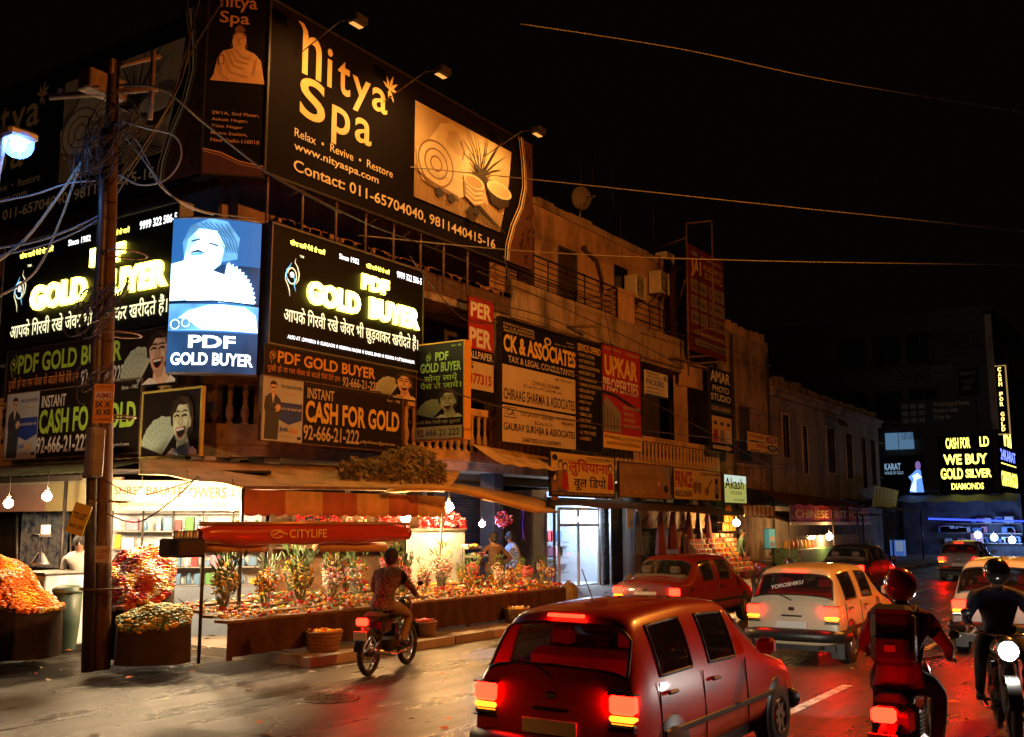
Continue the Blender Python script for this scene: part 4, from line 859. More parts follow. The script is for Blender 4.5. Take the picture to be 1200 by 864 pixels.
s_ = farL('dark_vision_board', 'unlit pale strip board with black lettering between the upper floors of the far block', 'sign board', (1046,432), (1118,445), thick=.1, board=mat('dull_pale_board',(0.09,0.08,0.07),.7)); s_.text('CH-VISION', .05,.15,.62,.85,M_blackp,.05); s_.text('CHANNEL NETWORK', .68,.4,.95,.6,M_blackp,.01); s_.done()
s_ = farL('dark_tuition_board', 'large unlit poster board full of small print on the far block', 'sign board', (1053,470), (1146,512), thick=.1, board=mat('dull_grey_board',(0.05,0.042,0.038),.7))
s_.text('The Study Group of Overseas\nEducation in Canada\nFly Study Visa', .45,.45,.92,.92,M_tan,.01); s_.text('TRANSGLOBAL', .15,.12,.95,.34,M_blackp,.04)
for k in range(9): s_.rect(.04+.11*(k%3),.42+.18*(k//3),.12+.11*(k%3),.54+.18*(k//3),M_greyp)
s_.done()
s_ = farL('dark_dance_board', 'small unlit black board with faint letters beside the pale strip board', 'sign board', (1122,433), (1147,462), thick=.1, board=M_blackboard); s_.text('DOEACC', .1,.75,.9,.9,M_greyp,.03); s_.text('O A B C\nLEVEL', .2,.2,.8,.6,M_greyp,.01); s_.done()
s_ = farL('jewellery_light_box', 'blue and white lit jewellery poster left of the glowing WE BUY sign', 'light box', (1036,535), (1084,577), thick=.15, board=M_blackboard)
s_.text('KARAT', .0,.62,.42,.80,emis('soft_blue_white',(.35,.6,.9),.6),.03); s_.text('HOUSE OF GOLD', .0,.50,.48,.58,emis('soft_blue_white',(.35,.6,.9),.6),.01)
EB_ = emis('poster_blue_glow',(0.12,0.30,0.9),1.3); EW_ = emis('poster_white_glow',(0.5,0.75,1.0),1.8)
s_.poly([(.62,.0),(.68,.3),(.60,.42),(.70,.50),(.82,.62),(.92,.60),(.98,.0)], EB_); s_.ell(.86,.72,.07,.12,emis('poster_violet_glow',(.25,.15,.5),.8)); s_.poly([(.62,.05),(.74,.35),(.70,.45),(.84,.52),(.95,.40),(.80,.34),(.78,.0)], EW_); s_.done()
s_ = farL('blue_lit_window_strip', 'pale blue lit glazed strip above the jewellery poster', 'light box', (1037,508), (1071,526), thick=.15, board=emis('pale_blue_glow',(.10,.22,.38),.7)); s_.rect(.46,0,.48,1,M_blackp); s_.done()
# ================================================================ street level: stalls, lamps, goods
def bulb(px, py, y, col, e, r=.07, label='', kind='cfl', axis=None, d=None, cord=.5):
    r *= 1.25; e = int(e*2.6)
    p = F(px, py, y) if d is None else PT(px, py, d)
    t = thing('hanging_bulb', label, 'lamp', p, group=None)
    b = MB(); b.ball((0,0,0), r, 0, 12, 8); b.build('bulb', emis('bulb_glow_%s' % '_'.join('%02d' % int(c*99) for c in col) + '_%d' % e, col, e, (.8,.8,.8)), t, world=False)
    b = MB(); b.lathe([(.028,r*.8),(.032,r*1.1),(.03,r*1.7),(.012,r*1.9)], n=10); b.build('socket', M_white, t, world=False)
    b = MB(); b.tube([(0,0,r*1.8),(.01,0,r*1.8+cord*.5),(0,.01,r*1.8+cord)], .008, 5); b.build('cord', M_blackp, t, world=False)
    return p
WARM = (1.0,.52,.18); WARMW = (1.0,.70,.38); COOL = (.55,.75,1.0); BLUEW = (.28,.48,1.0)
bulb(10,590,0,WARMW,240,.06,'warm bulb at the far left edge over the marigold heap',d=17.6,cord=.35)
bulb(55,582,0,WARMW,330,.06,'second bulb from the left, over the marigold stall by the blue panel',d=17.4,cord=.3)
bulb(165,583,0,WARMW,260,.06,'bulb in front of the flower shop banner just right of the utility pole',d=16.9,cord=.3)
bulb(218,586,0,WARMW,520,.08,'bright bulb under the right end of the flower shop banner',d=16.6,cord=.3)
bulb(272,592,0,WARMW,420,.07,'bright bulb at the corner where the scalloped valance starts',d=16.3,cord=.25)
bulb(475,607,12.6,WARM,420,.075,'warm bulb over the red flowers left of the sagging yellow tarpaulin',cord=.35)
bulb(526,594,12.9,WARM,520,.08,'warm bulb right under the sagging yellow tarpaulin',cord=.15)
bulb(565,614,14.6,BLUEW,160,.06,'blue white bulb hanging in front of the shutter behind the standing man',cord=.5)
bulb(678,609,16.6,COOL,300,.09,'cool white bulb inside the shop with the white framed door',cord=.3)
bulb(863,613,13.6,WARM,150,.10,'bare warm bulb above the snack racks beside the striped awning',cord=.3)
bulb(972,629,12.6,WARM,120,.11,'bare warm bulb under the red canopy stall',cord=.3)
for k, (px, py) in enumerate(((1146,627),(1165,630),(1186,633))):
    bulb(px,py,0,BLUEW,22,.16,('left','middle','right')[k]+' of the three blue white bulbs at the far corner shop',d=62,cord=.8)
# ---- flower kiosk under the corner, facing the camera
kp = PT(212,700,18.2); kp.z = .13
KR = (0,0,-PI/4)
KS = thing('flower_kiosk', 'bright flower kiosk with a yellow banner and glass shelves under the building corner', 'kiosk', kp, KR)
def kpart(name, m, fn, par=None, kind=None):
    b = MB(); fn(b); o = b.build(name, m, None, kind=kind); o.parent = par or KS; return o
M_wallw = mat('kiosk_white_panel', (0.62,0.66,0.70), 0.4, var=.15, scale=2, dirt=(.25,.28,.32), dirtamt=.6)
kpart('back_panel', M_wallw, lambda b: b.box((-1.35,.95,0),(1.35,1.0,2.75)))
kpart('roof_sheet', M_dark_steel, lambda b: b.box((-1.45,-.1,2.86),(1.45,1.05,2.9)))
for x in (-1.38, 1.34): kpart('post', M_dark_steel, lambda b: b.box((x,-.02,0),(x+.05,.04,2.86)))
for k in range(5): kpart('shelf', M_steel, lambda b: b.box((-1.32,.55,.85+.32*k),(1.32,.94,.87+.32*k)))
for k in range(6): kpart('mullion', M_dark_steel, lambda b: b.box((-1.3+.52*k,.5,.75),(-1.27+.52*k,.54,2.2)))
kpart('counter', mat('kiosk_blue_grey',(0.16,0.20,0.26),.5,var=.2), lambda b: b.box((-1.3,.3,0),(1.3,.5,.85)))
kr = random.Random(11)
gm = [mat('goods_blue',(0.12,0.25,0.45),.4), mat('goods_white',(.7,.72,.75),.3), mat('goods_green',(.10,.28,.08),.6), mat('goods_red',(.5,.04,.05),.5), mat('goods_yellow',(.65,.42,.05),.5), mat('goods_pink',(.65,.25,.35),.6)]
for lv in range(4):
    x = -1.25
    while x < 1.2:
        w = kr.uniform(.1,.22); h = kr.uniform(.1,.26); kind_ = kr.random()
        m_ = gm[kr.choice((0,1,1,0,2,3,4,5))]
        if kind_ < .6: kpart('box', m_, lambda b: b.bbox((x,.6,.87+.32*lv),(x+w,.6+w,.87+.32*lv+h), .01))
        else: kpart('vase', m_, lambda b: b.lathe([(.03,0),(.05,.04),(.045,.12),(.02,.17),(.03,.2)], (x+.07,.7,.87+.32*lv), 10))
        x += w + kr.uniform(.01,.08)
ksm = Matrix(((math.sqrt(.5),0,-math.sqrt(.5)),(-math.sqrt(.5),0,-math.sqrt(.5)),(0,1,0)))
lt = PT(131,563,17.9)
s_ = Sign('flower_shop_banner', 'bright yellow flower shop banner with red lettering above the kiosk shelves', 'banner', lt, 2.42, .52, ksm, thick=.03, board=mat('bright_yellow_flex',(0.72,0.60,0.30),.5,var=.06))
s_.text('SHREE BALAJI', .02,.45,.44,.80, M_red, .02); s_.text('FLOWERS', .46,.42,.80,.80, M_red, .04); s_.text('फूल माला गुलदस्ते', .04,.10,.40,.30, M_blackp, .01); s_.text('WEDDING CAR & STAGE DECORATION', .45,.12,.95,.25, M_blackp, .01); s_.done()
# ---- left stalls along the side street
s_ = Sign('side_stall_fascia', 'long pink and yellow stall fascia at the far left above the blue mottled panel', 'fascia', S(-8,565,12.0), 4.3, .62, 'L', thick=.05, board=mat('pink_flex',(0.60,0.36,0.30),.5,var=.1))
s_.rect(.45,.0,.92,1,mat('bright_yellow_flex',(0.72,0.60,0.30),.5)); s_.rect(.0,.86,1,1,M_cream); s_.done()
PB = thing('mottled_panel', 'blue panel with white torn patches standing behind the marigold heap', 'panel', S(50,690,12.9))
part('sheet', PB, mat('mottled_blue',(0.60,0.66,0.72),.5,var=.05,scale=7,dirt=(.03,.08,.26),dirtamt=1.0), lambda b: b.box(tuple(S(22,664,12.95)), tuple(S(82,592,12.98))))
part('frame', PB, M_steel, lambda b: [b.tube([S(px,592,12.92), S(px,700,12.92)], .03, 6) for px in (20,83)])
CB_ = thing('white_stall_counter', 'grubby white counter box between the marigold heap and the utility pole', 'counter', G(55,735,.13))
c0 = PT(60,700,17.2)
part('box', CB_, M_wallw, lambda b: b.bbox((c0.x-.35,c0.y-.35,.13),(c0.x+.4,c0.y+.35,1.28), .02)); part('lid', CB_, M_steel, lambda b: b.bbox((c0.x-.40,c0.y-.40,1.28),(c0.x+.45,c0.y+.4,1.32), .01))
gb = PT(80,690,16.6)
GB = thing('green_bin', 'dark green lidded bin beside the utility pole in front of the white counter', 'bin', (gb.x,gb.y,.13))
M_gbin = mat('bin_green',(0.04,0.07,0.05),.5,var=.2)
part('tub', GB, M_gbin, lambda b: b.lathe([(.16,.13),(.2,.5),(.22,1.02),(.2,1.02),(.19,.6)], (gb.x,gb.y,0), 14)); part('lid', GB, M_gbin, lambda b: b.lathe([(.24,1.02),(.24,1.07),(.15,1.12),(.01,1.13)], (gb.x,gb.y,0), 14))
sc = PT(47,655,16.2)
WS = thing('weighing_scale', 'hanging metal weighing scale with a conical pan by the marigold heap', 'scale', (sc.x,sc.y,sc.z))
part('pan', WS, M_steel, lambda b: b.lathe([(.02,.10),(.05,.08),(.13,-.06),(.15,-.08),(.13,-.09)], sc, 16)); part('beam', WS, M_dark_steel, lambda b: b.box(sc+Vector((-.1,-.1,.34)), sc+Vector((.1,.1,.38)))); part('chain', WS, M_dark_steel, lambda b: [b.tube([sc+Vector((.12*math.cos(a),.12*math.sin(a),-.06)), sc+Vector((0,0,.35))], .006, 4) for a in (0,2.1,4.2)])
part('dial', WS, M_white, lambda b: b.box(sc+Vector((-.08,-.1,.36)), sc+Vector((.08,-.06,.52))))
SR = thing('tin_sheet_roof', 'grey tin sheet roof over the far left stalls below the side street boards', 'roof', S(60,550,12.4))
M_tin = mat('corrugated_tin', (0.22,0.21,0.21), .5, .4, var=.3, scale=2, dirt=(.12,.08,.05))
def tin(b):
    n = 56
    for k in range(n):
        y0 = 16.7 + 8.5*k/n; y1 = 16.7 + 8.5*(k+1)/n; o = .018*(k % 2)
        b.add([(11.2,y0,2.98+o),(11.2,y1,2.98+.018-o),(13.1,y1,3.38+.018-o),(13.1,y0,3.38+o)], [(0,1,2,3)])
part('corrugated_sheet', SR, M_tin, tin); part('edge_beam', SR, M_dark_steel, lambda b: b.box((11.18,16.7,2.86),(11.24,25.2,2.96)))
for y in (17.2,20.5,24): part('post', SR, M_dark_steel, lambda b: b.tube([(11.25,y,.13),(11.25,y,2.9)], .035, 8))
# ---- heaps of loose flowers: one countless mass each on its table
def blossom(b, c, r, m, rng):
    n = 7
    a0 = rng.random()*6; vs = [c+Vector((0,0,r*.7))]
    for k in range(n): a = a0+2*PI*k/n; vs.append(c+Vector((r*math.cos(a), r*math.sin(a), r*(.15+.25*(k % 2)))))
    for k in range(n): a = a0+.4+2*PI*k/n; vs.append(c+Vector((r*.75*math.cos(a), r*.75*math.sin(a), -r*.5)))
    fs = [(0,1+k,1+(k+1)%n) for k in range(n)] + [(1+k,1+n+k,1+n+(k+1)%n,1+(k+1)%n) for k in range(n)]
    b.add(vs, fs, m)
F_or = mat('marigold_orange',(0.80,0.20,0.015),.7,var=.2,scale=20); F_ye = mat('marigold_yellow',(0.80,0.48,0.03),.7,var=.2,scale=20); F_wh = mat('tuberose_white',(0.78,0.74,0.62),.7); F_rd = mat('rose_red',(0.50,0.01,0.02),.6,var=.2,scale=20); F_pk = mat('rose_pink',(0.75,0.22,0.30),.6); F_gr = mat('leaf_green',(0.07,0.13,0.03),.6,var=.3,scale=10); F_ol = mat('bud_olive',(0.28,0.26,0.05),.7,var=.3,scale=10)
def sq_(t): return math.copysign(abs(t)**.78, t)
def heap(name, label, px, py, d, rx, ry, z0, z1, mats, wts, n, seed, r=.035, lean=.5, tilt=0):
    rng = random.Random(seed); c = PT(px, py, d); b = MB(); dirv = Vector((c.x, c.y, 0)).normalized(); sd = Vector((-dirv.y, dirv.x, 0))
    HT = lambda u, v: z0 + (z1-z0)*max(.02, lean*(v*.5+.5) + (1-lean)*max(0, 1-(abs(u+tilt*.4)**1.6*.7+v*v*.8)) + .06*math.sin(u*7+seed)*math.sin(v*5+1) - tilt*.2*u)
    for k in range(n):
        u = rng.uniform(-1,1); v = rng.uniform(-1,1)
        if abs(u)**2.6+abs(v)**2.6 > 1: continue
        hgt = HT(u, v)
        cell = math.sin(u*5+seed)+math.sin(v*6+u*3)
        w = [a*(1+1.8*math.sin(cell*2+i*2.1)) if len(wts) > 2 else a for i, a in enumerate(wts)]; w = [max(.01, q) for q in w]
        m = rng.choices(range(len(mats)), w)[0]
        p = Vector((c.x, c.y, 0)) + sd*u*rx + dirv*v*ry; p.z = hgt + rng.uniform(-.02,.03)
        blossom(b, p, r*rng.uniform(.8,1.3), m, rng)
    o = b.build(name, mats); tag(o, label, 'flowers', kind='stuff')
    # mound under the blossoms and table
    t = thing('flower_table', 'cloth covered table carrying the ' + label.split(' heap')[0] + ' heap', 'table', (c.x,c.y,.13))
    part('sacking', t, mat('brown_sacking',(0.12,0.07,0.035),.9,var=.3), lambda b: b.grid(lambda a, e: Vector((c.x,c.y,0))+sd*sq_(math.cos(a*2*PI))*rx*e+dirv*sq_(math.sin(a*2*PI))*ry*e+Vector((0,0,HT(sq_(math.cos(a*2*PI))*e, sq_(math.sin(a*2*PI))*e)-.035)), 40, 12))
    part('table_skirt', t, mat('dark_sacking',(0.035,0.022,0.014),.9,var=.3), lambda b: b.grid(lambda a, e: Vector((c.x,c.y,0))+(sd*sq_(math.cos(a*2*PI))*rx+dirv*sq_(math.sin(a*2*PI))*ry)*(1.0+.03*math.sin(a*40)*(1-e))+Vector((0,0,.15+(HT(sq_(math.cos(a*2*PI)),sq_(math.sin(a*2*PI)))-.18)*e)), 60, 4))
    return c
heap('marigold_heap', 'orange marigold heap at the far left edge with a few white buds', 14, 690, 15.6, .72, .6, .82, 1.72, [F_or,F_wh,F_ye], [10,.7,1.5], 4200, 3, .034, .30, -.9)
heap('mixed_flower_heap', 'mixed heap of white, red and orange garlands right of the utility pole', 162, 690, 15.8, .52, .55, .85, 1.88, [F_or,F_wh,F_rd,F_pk,F_ye], [4,4,2,1.5,2], 3600, 8, .034, .80, .35)
heap('green_bud_heap', 'low olive green heap of buds in front of the mixed garlands', 182, 712, 14.9, .5, .35, .62, 1.0, [F_ol,F_gr,F_ye], [5,4,1], 1800, 13, .03, .55, .3)
# ---- awnings
M_tarp = mat('brown_tarpaulin', (0.66,0.44,0.20), .8, var=.15, scale=1.6, bump=.6, dirt=(.30,.18,.08), dirtamt=.6)
def lerp_poly(P, t):
    n = len(P)-1; i = min(int(t*n), n-1); return P[i].lerp(P[i+1], t*n-i)
def tarp(name, label, back, front, mt, sag=.08, cat='awning', nu=28, nv=8, ripple=.02):
    t = thing(name, label, cat, front[0])
    def fn(u, v):
        p = lerp_poly(back, u).lerp(lerp_poly(front, u), v); p.z += -sag*math.sin(v*PI)*(1+.3*math.sin(u*14)) + ripple*math.sin(u*23+v*5)*v; return p
    b = MB(); b.grid(fn, nu, nv); o = b.build('cloth', mt, t); md = o.modifiers.new('thickness', 'SOLIDIFY'); md.thickness = .012
    return t, fn
fr_ = [PT(163,555,16.9), PT(225,562,16.6), F(285,572,12.4), F(380,572,12.4), F(520,575,12.4)]
bk_ = [PT(163,538,18.3), PT(235,540,18.8), F(330,545,14.9), F(420,547,14.9), F(540,552,14.9)]
AW, _f = tarp('brown_awning', 'wide brown tarpaulin awning over the flower kiosk with a scalloped red and tan valance', bk_, fr_, M_tarp, .06)
part('front_rod', AW, M_rust, lambda b: b.tube([fr_[2]+Vector((0,0,0)), fr_[3], fr_[4]], .03, 8))
M_valr = mat('valance_red', (0.34,0.10,0.05), .8, var=.2, scale=3); M_valt = mat('valance_tan', (0.50,0.30,0.13), .8, var=.2, scale=3)
X0 = fr_[2].x; X1 = F(520,575,12.4).x; npan = 6
for k in range(npan):
    xa = X0+(X1-X0)*k/npan; xb = X0+(X1-X0)*(k+1)/npan; zt = fr_[2].z-.02
    def vfn(b):
        n = 24; vs = []
        for i in range(n+1):
            x = xa+(xb-xa)*i/n; yy = 12.38+.02*math.sin(i*.7); vs += [(x,yy,zt),(x,yy-.01,zt-.28),(x,yy-.02,zt-.38-.035*abs(math.sin(PI*i/8)))]
        b.add(vs, [(3*i+j,3*i+3+j,3*i+4+j,3*i+1+j) for i in range(n) for j in (0,1)], 0, True)
    o = part('valance_panel', AW, (M_valr, M_valt)[k % 2], vfn); md = o.modifiers.new('t','SOLIDIFY'); md.thickness = .006
for px in (285,): part('awning_post', AW, M_dark_steel, lambda b: b.tube([F(px,573,12.4), Vector((F(px,573,12.4).x,12.4,.13))], .03, 8))
M_tarp2 = mat('yellow_tarpaulin', (0.55,0.38,0.14), .7, var=.2, scale=1.2, bump=.4)
T2, _ = tarp('yellow_tarpaulin', 'sagging yellow tarpaulin lit from below between the scalloped awning and the wool shop', [F(440,562,14.8),F(530,566,14.8),F(600,578,14.8),F(650,588,14.8)], [F(455,574,12.2),F(520,572,11.9),F(590,588,11.9),F(652,600,12.2)], M_tarp2, .10, ripple=.05)
part('tarp_hem', T2, M_tarp2, lambda b: b.tube([F(455,574,12.2),F(490,571,12.1),F(520,572,11.9),F(560,579,11.9),F(590,588,11.9),F(625,597,12),F(652,600,12.2)], [.05,.06,.05,.07,.06,.08,.03], 8))
H1, _ = tarp('brown_hood', 'patched brown cloth hood sloping down from the balcony beside the yellow wool banner', [F(552,520,14.9),F(600,528,14.9),F(640,536,14.9)], [F(590,544,13.8),F(625,549,13.8),F(660,552,13.8)], M_tarp, .05)
H2, _ = tarp('shop_front_awning', 'long thin dark awning sheet running below the row of yellow banners', [F(640,583,15.0),F(760,588,15.0),F(885,597,15.0)], [F(645,592,13.4),F(760,598,13.4),F(880,606,13.4)], mat('dark_brown_sheet',(0.09,0.06,0.045),.7,var=.3), .02)
S3, _ = tarp('striped_awning', 'small cream and brown striped awning right of the bare bulb over the snack racks', [F(868,598,14.8),F(905,600,14.8)], [F(872,605,13.4),F(908,608,13.4)], M_tarp, .02)
for k in range(14):
    xa = F(872,607,13.38).x; xb = F(908,607,13.38).x; w = (xb-xa)/14
    part('stripe', S3, (M_cream, M_brownp)[k % 2], lambda b: b.box((xa+w*k,13.36,2.35),(xa+w*(k+1)-.005,13.38,2.72)))
# dried garlands heaped on the awning
rng = random.Random(21); b = MB()
for k in range(2600):
    px = rng.uniform(398,522); tt = (px-398)/124; top = 530+8*math.sin(tt*7)+ (10 if tt < .12 or tt > .9 else 0); py = rng.uniform(top,573)
    c = F(px,py,rng.uniform(13.2,14.6)) ; s = rng.uniform(.05,.12); a = Vector((rng.uniform(-1,1),rng.uniform(-1,1),rng.uniform(-1,1))).normalized(); e = a.orthogonal().normalized()
    b.add([c-a*s, c+e*s*.4, c+a*s, c-e*s*.4+a.cross(e)*s*.2], [(0,1,2),(0,2,3)], k % 3)
o = b.build('dried_leaf_heap', [mat('dry_leaf_tan',(0.30,0.19,0.08),.8), mat('dry_leaf_brown',(0.16,0.09,0.035),.8), mat('dry_leaf_olive',(0.17,0.14,0.05),.8)]); tag(o, 'heap of dried brown leaves piled on the awnings under the hanging gold sign', 'dry leaves', kind='stuff')
b = MB(); b.grid(lambda u, v: F(402+116*u, 572-34*math.sin(v*PI*.5)*math.sin(u*PI)**.35, 13.4+1.4*v), 16, 6); o = b.build('leaf_sacking', M_tarp); tag(o, 'brown sacking sheet under the heap of dried leaves', 'sacking')
# ---- long red padded board with tan bolsters below
ra = F(232,628,11.75); rb_ = F(478,629,11.75)
RB = thing('red_lettered_board', 'long rounded red board lettered CityLife above the row of bouquets', 'board', ra)
M_redp = mat('glossy_red_panel', (0.42,0.045,0.02), .25, coat=.5, var=.15, scale=1)
def redb(b):
    n = 30; prof = [(0,-.155),(.07,-.15),(.12,-.05),(.12,.06),(.07,.15),(0,.16),(-.03,.0)]
    vs = []; L_ = rb_.x-ra.x
    for i in range(n+1):
        x = ra.x + L_*i/n; e = 1-.35*abs(2*i/n-1)**6
        for (yy, zz) in prof: vs.append((x, 11.78-yy, ra.z+zz*e+.012*math.sin(i*.8)))
    q = len(prof); b.add(vs, [(i*q+j,(i+1)*q+j,(i+1)*q+(j+1)%q,i*q+(j+1)%q) for i in range(n) for j in range(q)] + [tuple(range(q-1,-1,-1)), tuple(n*q+j for j in range(q))], 0, True)
part('padded_face', RB, M_redp, redb); part('top_rail', RB, mat('brass_rail',(.45,.26,.08),.35,.6), lambda b: b.tube([(ra.x,11.72,ra.z+.165),((ra.x+rb_.x)/2,11.70,ra.z+.175),(rb_.x,11.72,ra.z+.165)], .03, 8))
lx = F(335,628,11.62).x
vs, fs = text2d('CITYLIFE', .012); part('lettering', RB, M_gold, lambda b: (b.add([(lx+.1+.82*x, 11.645, ra.z-.05+.13*y) for x, y in vs], fs), b.tube([(lx-.16+.13*math.cos(a*.5), 11.648, ra.z+.01+.06*math.sin(a*.5)) for a in range(13)], .012, 4), b.tube([(lx-.26,11.648,ra.z-.01),(lx-.1,11.648,ra.z+.05),(lx+.05,11.648,ra.z+.0)], .02, 4)))
for pa, pb in ((236,312),(368,452)):
    A_ = F(pa,641,11.85); B_ = F(pb,641,11.85)
    part('tan_bolster', RB, mat('tan_bolster_cloth',(0.45,0.27,0.11),.8,var=.15,scale=3), lambda b: b.tube([A_, A_+Vector((.05,0,0)), A_.lerp(B_,.4), A_.lerp(B_,.5), A_.lerp(B_,.6), B_-Vector((.05,0,0)), B_], [.02,.085,.09,.075,.09,.085,.02], 12))
for px in (240,475): part('post', RB, M_dark_steel, lambda b: b.tube([F(px,612,11.95), Vector((F(px,612,11.95).x, 11.95, .13))], .025, 8))
bx = F(214,636,11.8)
BX = thing('black_crate', 'black plastic crate with shiny tins on top, left end of the red lettered board', 'crate', bx)
part('tub', BX, M_blackp, lambda b: b.bbox(bx+Vector((-.22,-.2,-.2)), bx+Vector((.25,.25,.06)), .03))
for k in range(5): part('tin', BX, M_steel, lambda b: b.lathe([(.05,0),(.05,.1),(.03,.11)], bx+Vector((-.15+.08*k,-.05+.03*(k%2),.06)), 10))
part('hook_bar', BX, M_dark_steel, lambda b: b.tube([bx+Vector((.1,.1,-.05)), bx+Vector((.6,.1,-.02))], .02, 6))
# ---- bouquets on a low table
bt0 = F(243,700,12.2).x; bt1 = F(642,700,12.2).x
BT = thing('bouquet_table', 'long low plank table carrying the row of wrapped bouquets along the kerb', 'table', (bt0,12.2,.13))
M_wood = mat('rough_plank', (0.16,0.10,0.06), .8, var=.35, scale=3, stretch=(.3,2,2), bump=.3)
for k in range(4): part('plank', BT, M_wood, lambda b: b.box((bt0,11.75+.31*k,.66+.06*k),(bt1,12.03+.31*k,.70+.06*k)))
for x in (bt0+.1, bt0+3, bt0+6, bt1-.2):
    for y in (11.8, 12.9): part('leg', BT, M_wood, lambda b: b.box((x,y,.13),(x+.06,y+.06,.66)))
part('cloth_front', BT, mat('dark_brown_cloth',(0.045,0.018,0.01),.9,var=.5,scale=5), lambda b: b.grid(lambda u, v: (bt0+(bt1-bt0)*u, 11.72+.03*math.sin(u*160), .67-.48*v), 160, 3))
M_cell = mat('cellophane', (0.75,0.70,0.62), .15, spec=.8)
M_cell.node_tree.nodes['Principled BSDF'].inputs['Alpha'].default_value = .14
def bouquet(seed, cols, label, hgt=.85, rad=.2):
    rng = random.Random(seed); t = thing('bouquet', label, 'bouquet', (0,0,0), group='wrapped bouquets on the plank table')
    b = MB(); n = 14
    b.grid(lambda u, v: ((.045+.9*rad*v**1.3*(1+.10*math.sin(u*2*PI*7)))*math.cos(u*2*PI), (.045+.9*rad*v**1.3*(1+.1*math.sin(u*2*PI*7)))*math.sin(u*2*PI), v*hgt*(.72+.05*math.sin(u*2*PI*5))), 42, 5)
    b.build('cellophane_wrap', M_cell, t, world=False)
    b = MB()
    for k in range(120):
        a = rng.random()*6.28; r_ = rad*1.1*math.sqrt(rng.random()); z = hgt*(.42+.58*rng.random()*(1-.45*(r_/rad)))
        blossom(b, Vector((r_*math.cos(a)*(.55+.5*z/hgt), r_*math.sin(a)*(.55+.5*z/hgt), z)), rng.uniform(.02,.038), rng.randrange(len(cols)), rng)
    b.build('blossoms', cols, t, world=False, kind='stuff')
    b = MB()
    for k in range(110):
        a = rng.random()*6.28; z = hgt*rng.uniform(.12,1.1); r_ = rad*rng.uniform(.3,1.15)*z/hgt
        p = Vector((r_*math.cos(a), r_*math.sin(a), z)); d_ = Vector((math.cos(a)*.5, math.sin(a)*.5, 1)).normalized(); e = d_.orthogonal().normalized()
        q_ = rng.uniform(.6,1.4); b.add([p, p+d_*.06*q_+e*.018, p+d_*.13*q_+e*.02, p+d_*.06*q_-e*.018], [(0,1,2,3)])
    b.build('leaves', F_gr, t, world=False, kind='stuff')
    b = MB(); b.lathe([(.05,.12),(.06,.15),(.05,.18)], n=10); b.tube([(.05,0,.15),(.1,-.02,.22),(.06,-.05,.1)], .012, 5); b.build('ribbon', F_rd if seed % 2 else M_gold, t, world=False)
    return t
protos = [bouquet(1,[F_pk,F_wh,F_wh],'pink and white'), bouquet(2,[F_rd,F_wh,F_ye],'red and yellow'), bouquet(3,[F_ye,F_or,F_gr],'yellow and orange'), bouquet(4,[F_rd,F_rd,F_pk],'deep red'), bouquet(5,[F_gr,F_ol,F_ye],'green and olive')]
cn = ['pink and white','red, white and yellow','yellow and orange','deep red','leafy green']
order = [4,2,4,0,1,3,1,0,2,0,1,3,1,2,0,2,1,2,3,2,1,4,3,0,2,1]
used = set(); rng = random.Random(31); cnt = {}
xs_ = [bt0+.25+(bt1-bt0-.5)*k/12 for k in range(13)]
allp = [(x+rng.uniform(-.26,.26), 11.95+rng.uniform(-.1,.12), .73) for x in xs_] + [(x+.35+rng.uniform(-.28,.28), 12.55+rng.uniform(-.05,.05), .82) for x in xs_]
tot = {}
for j in order: tot[j] = tot.get(j,0)+1
for k, p in enumerate(allp):
    j = order[k]; cnt[j] = cnt.get(j,0)+1; row = 'front row' if k < 13 else 'back row'; i = (k % 13)+1
    ordn = ['first','second','third','fourth','fifth','sixth','seventh','eighth','ninth','tenth','eleventh','twelfth','thirteenth'][i-1]
    lb = '%s bouquet, %s from left in the %s on the plank table' % (cn[j], ordn, row)
    if j not in used: o = protos[j]; used.add(j); o.location = p; o['label'] = lb; s_k = rng.uniform(.75,1.0); o.scale = (s_k,)*3; o.rotation_euler = (rng.uniform(-.15,.1), rng.uniform(-.15,.15), rng.random()*6)
    else: o = copy_tree(protos[j], p, rng.random()*6, lb, rng.uniform(.7,1.02)*(.68 if p[0] > 15.9 else 1))
    o['group'] = 'wrapped bouquets on the plank table'
rng = random.Random(64); b = MB()
for k in range(2600):
    x = rng.uniform(bt0,bt1); y = rng.uniform(11.76,12.95); zt_ = .71+.06*int((y-11.75)/.31); dens = .5+.5*math.sin(x*2.1+y*3)
    if rng.random() > dens+.25: continue
    if k % 3: blossom(b, Vector((x,y,zt_+rng.uniform(.0,.10)*dens)), rng.uniform(.02,.04), rng.randrange(4), rng)
    else:
        a = rng.random()*6; p = Vector((x,y,zt_+.02)); d_ = Vector((math.cos(a),math.sin(a),rng.uniform(.1,1.4))).normalized(); e = d_.orthogonal().normalized(); L_ = rng.uniform(.08,.3)
        b.add([p, p+d_*L_*.5+e*.014, p+d_*L_, p+d_*L_*.5-e*.014], [(0,1,2,3)], 4)
tag(b.build('loose_flowers', [F_or,F_rd,F_wh,F_ye,F_gr]), 'loose cut flowers and leaves strewn between the bouquets on the plank table', 'flowers', kind='stuff')
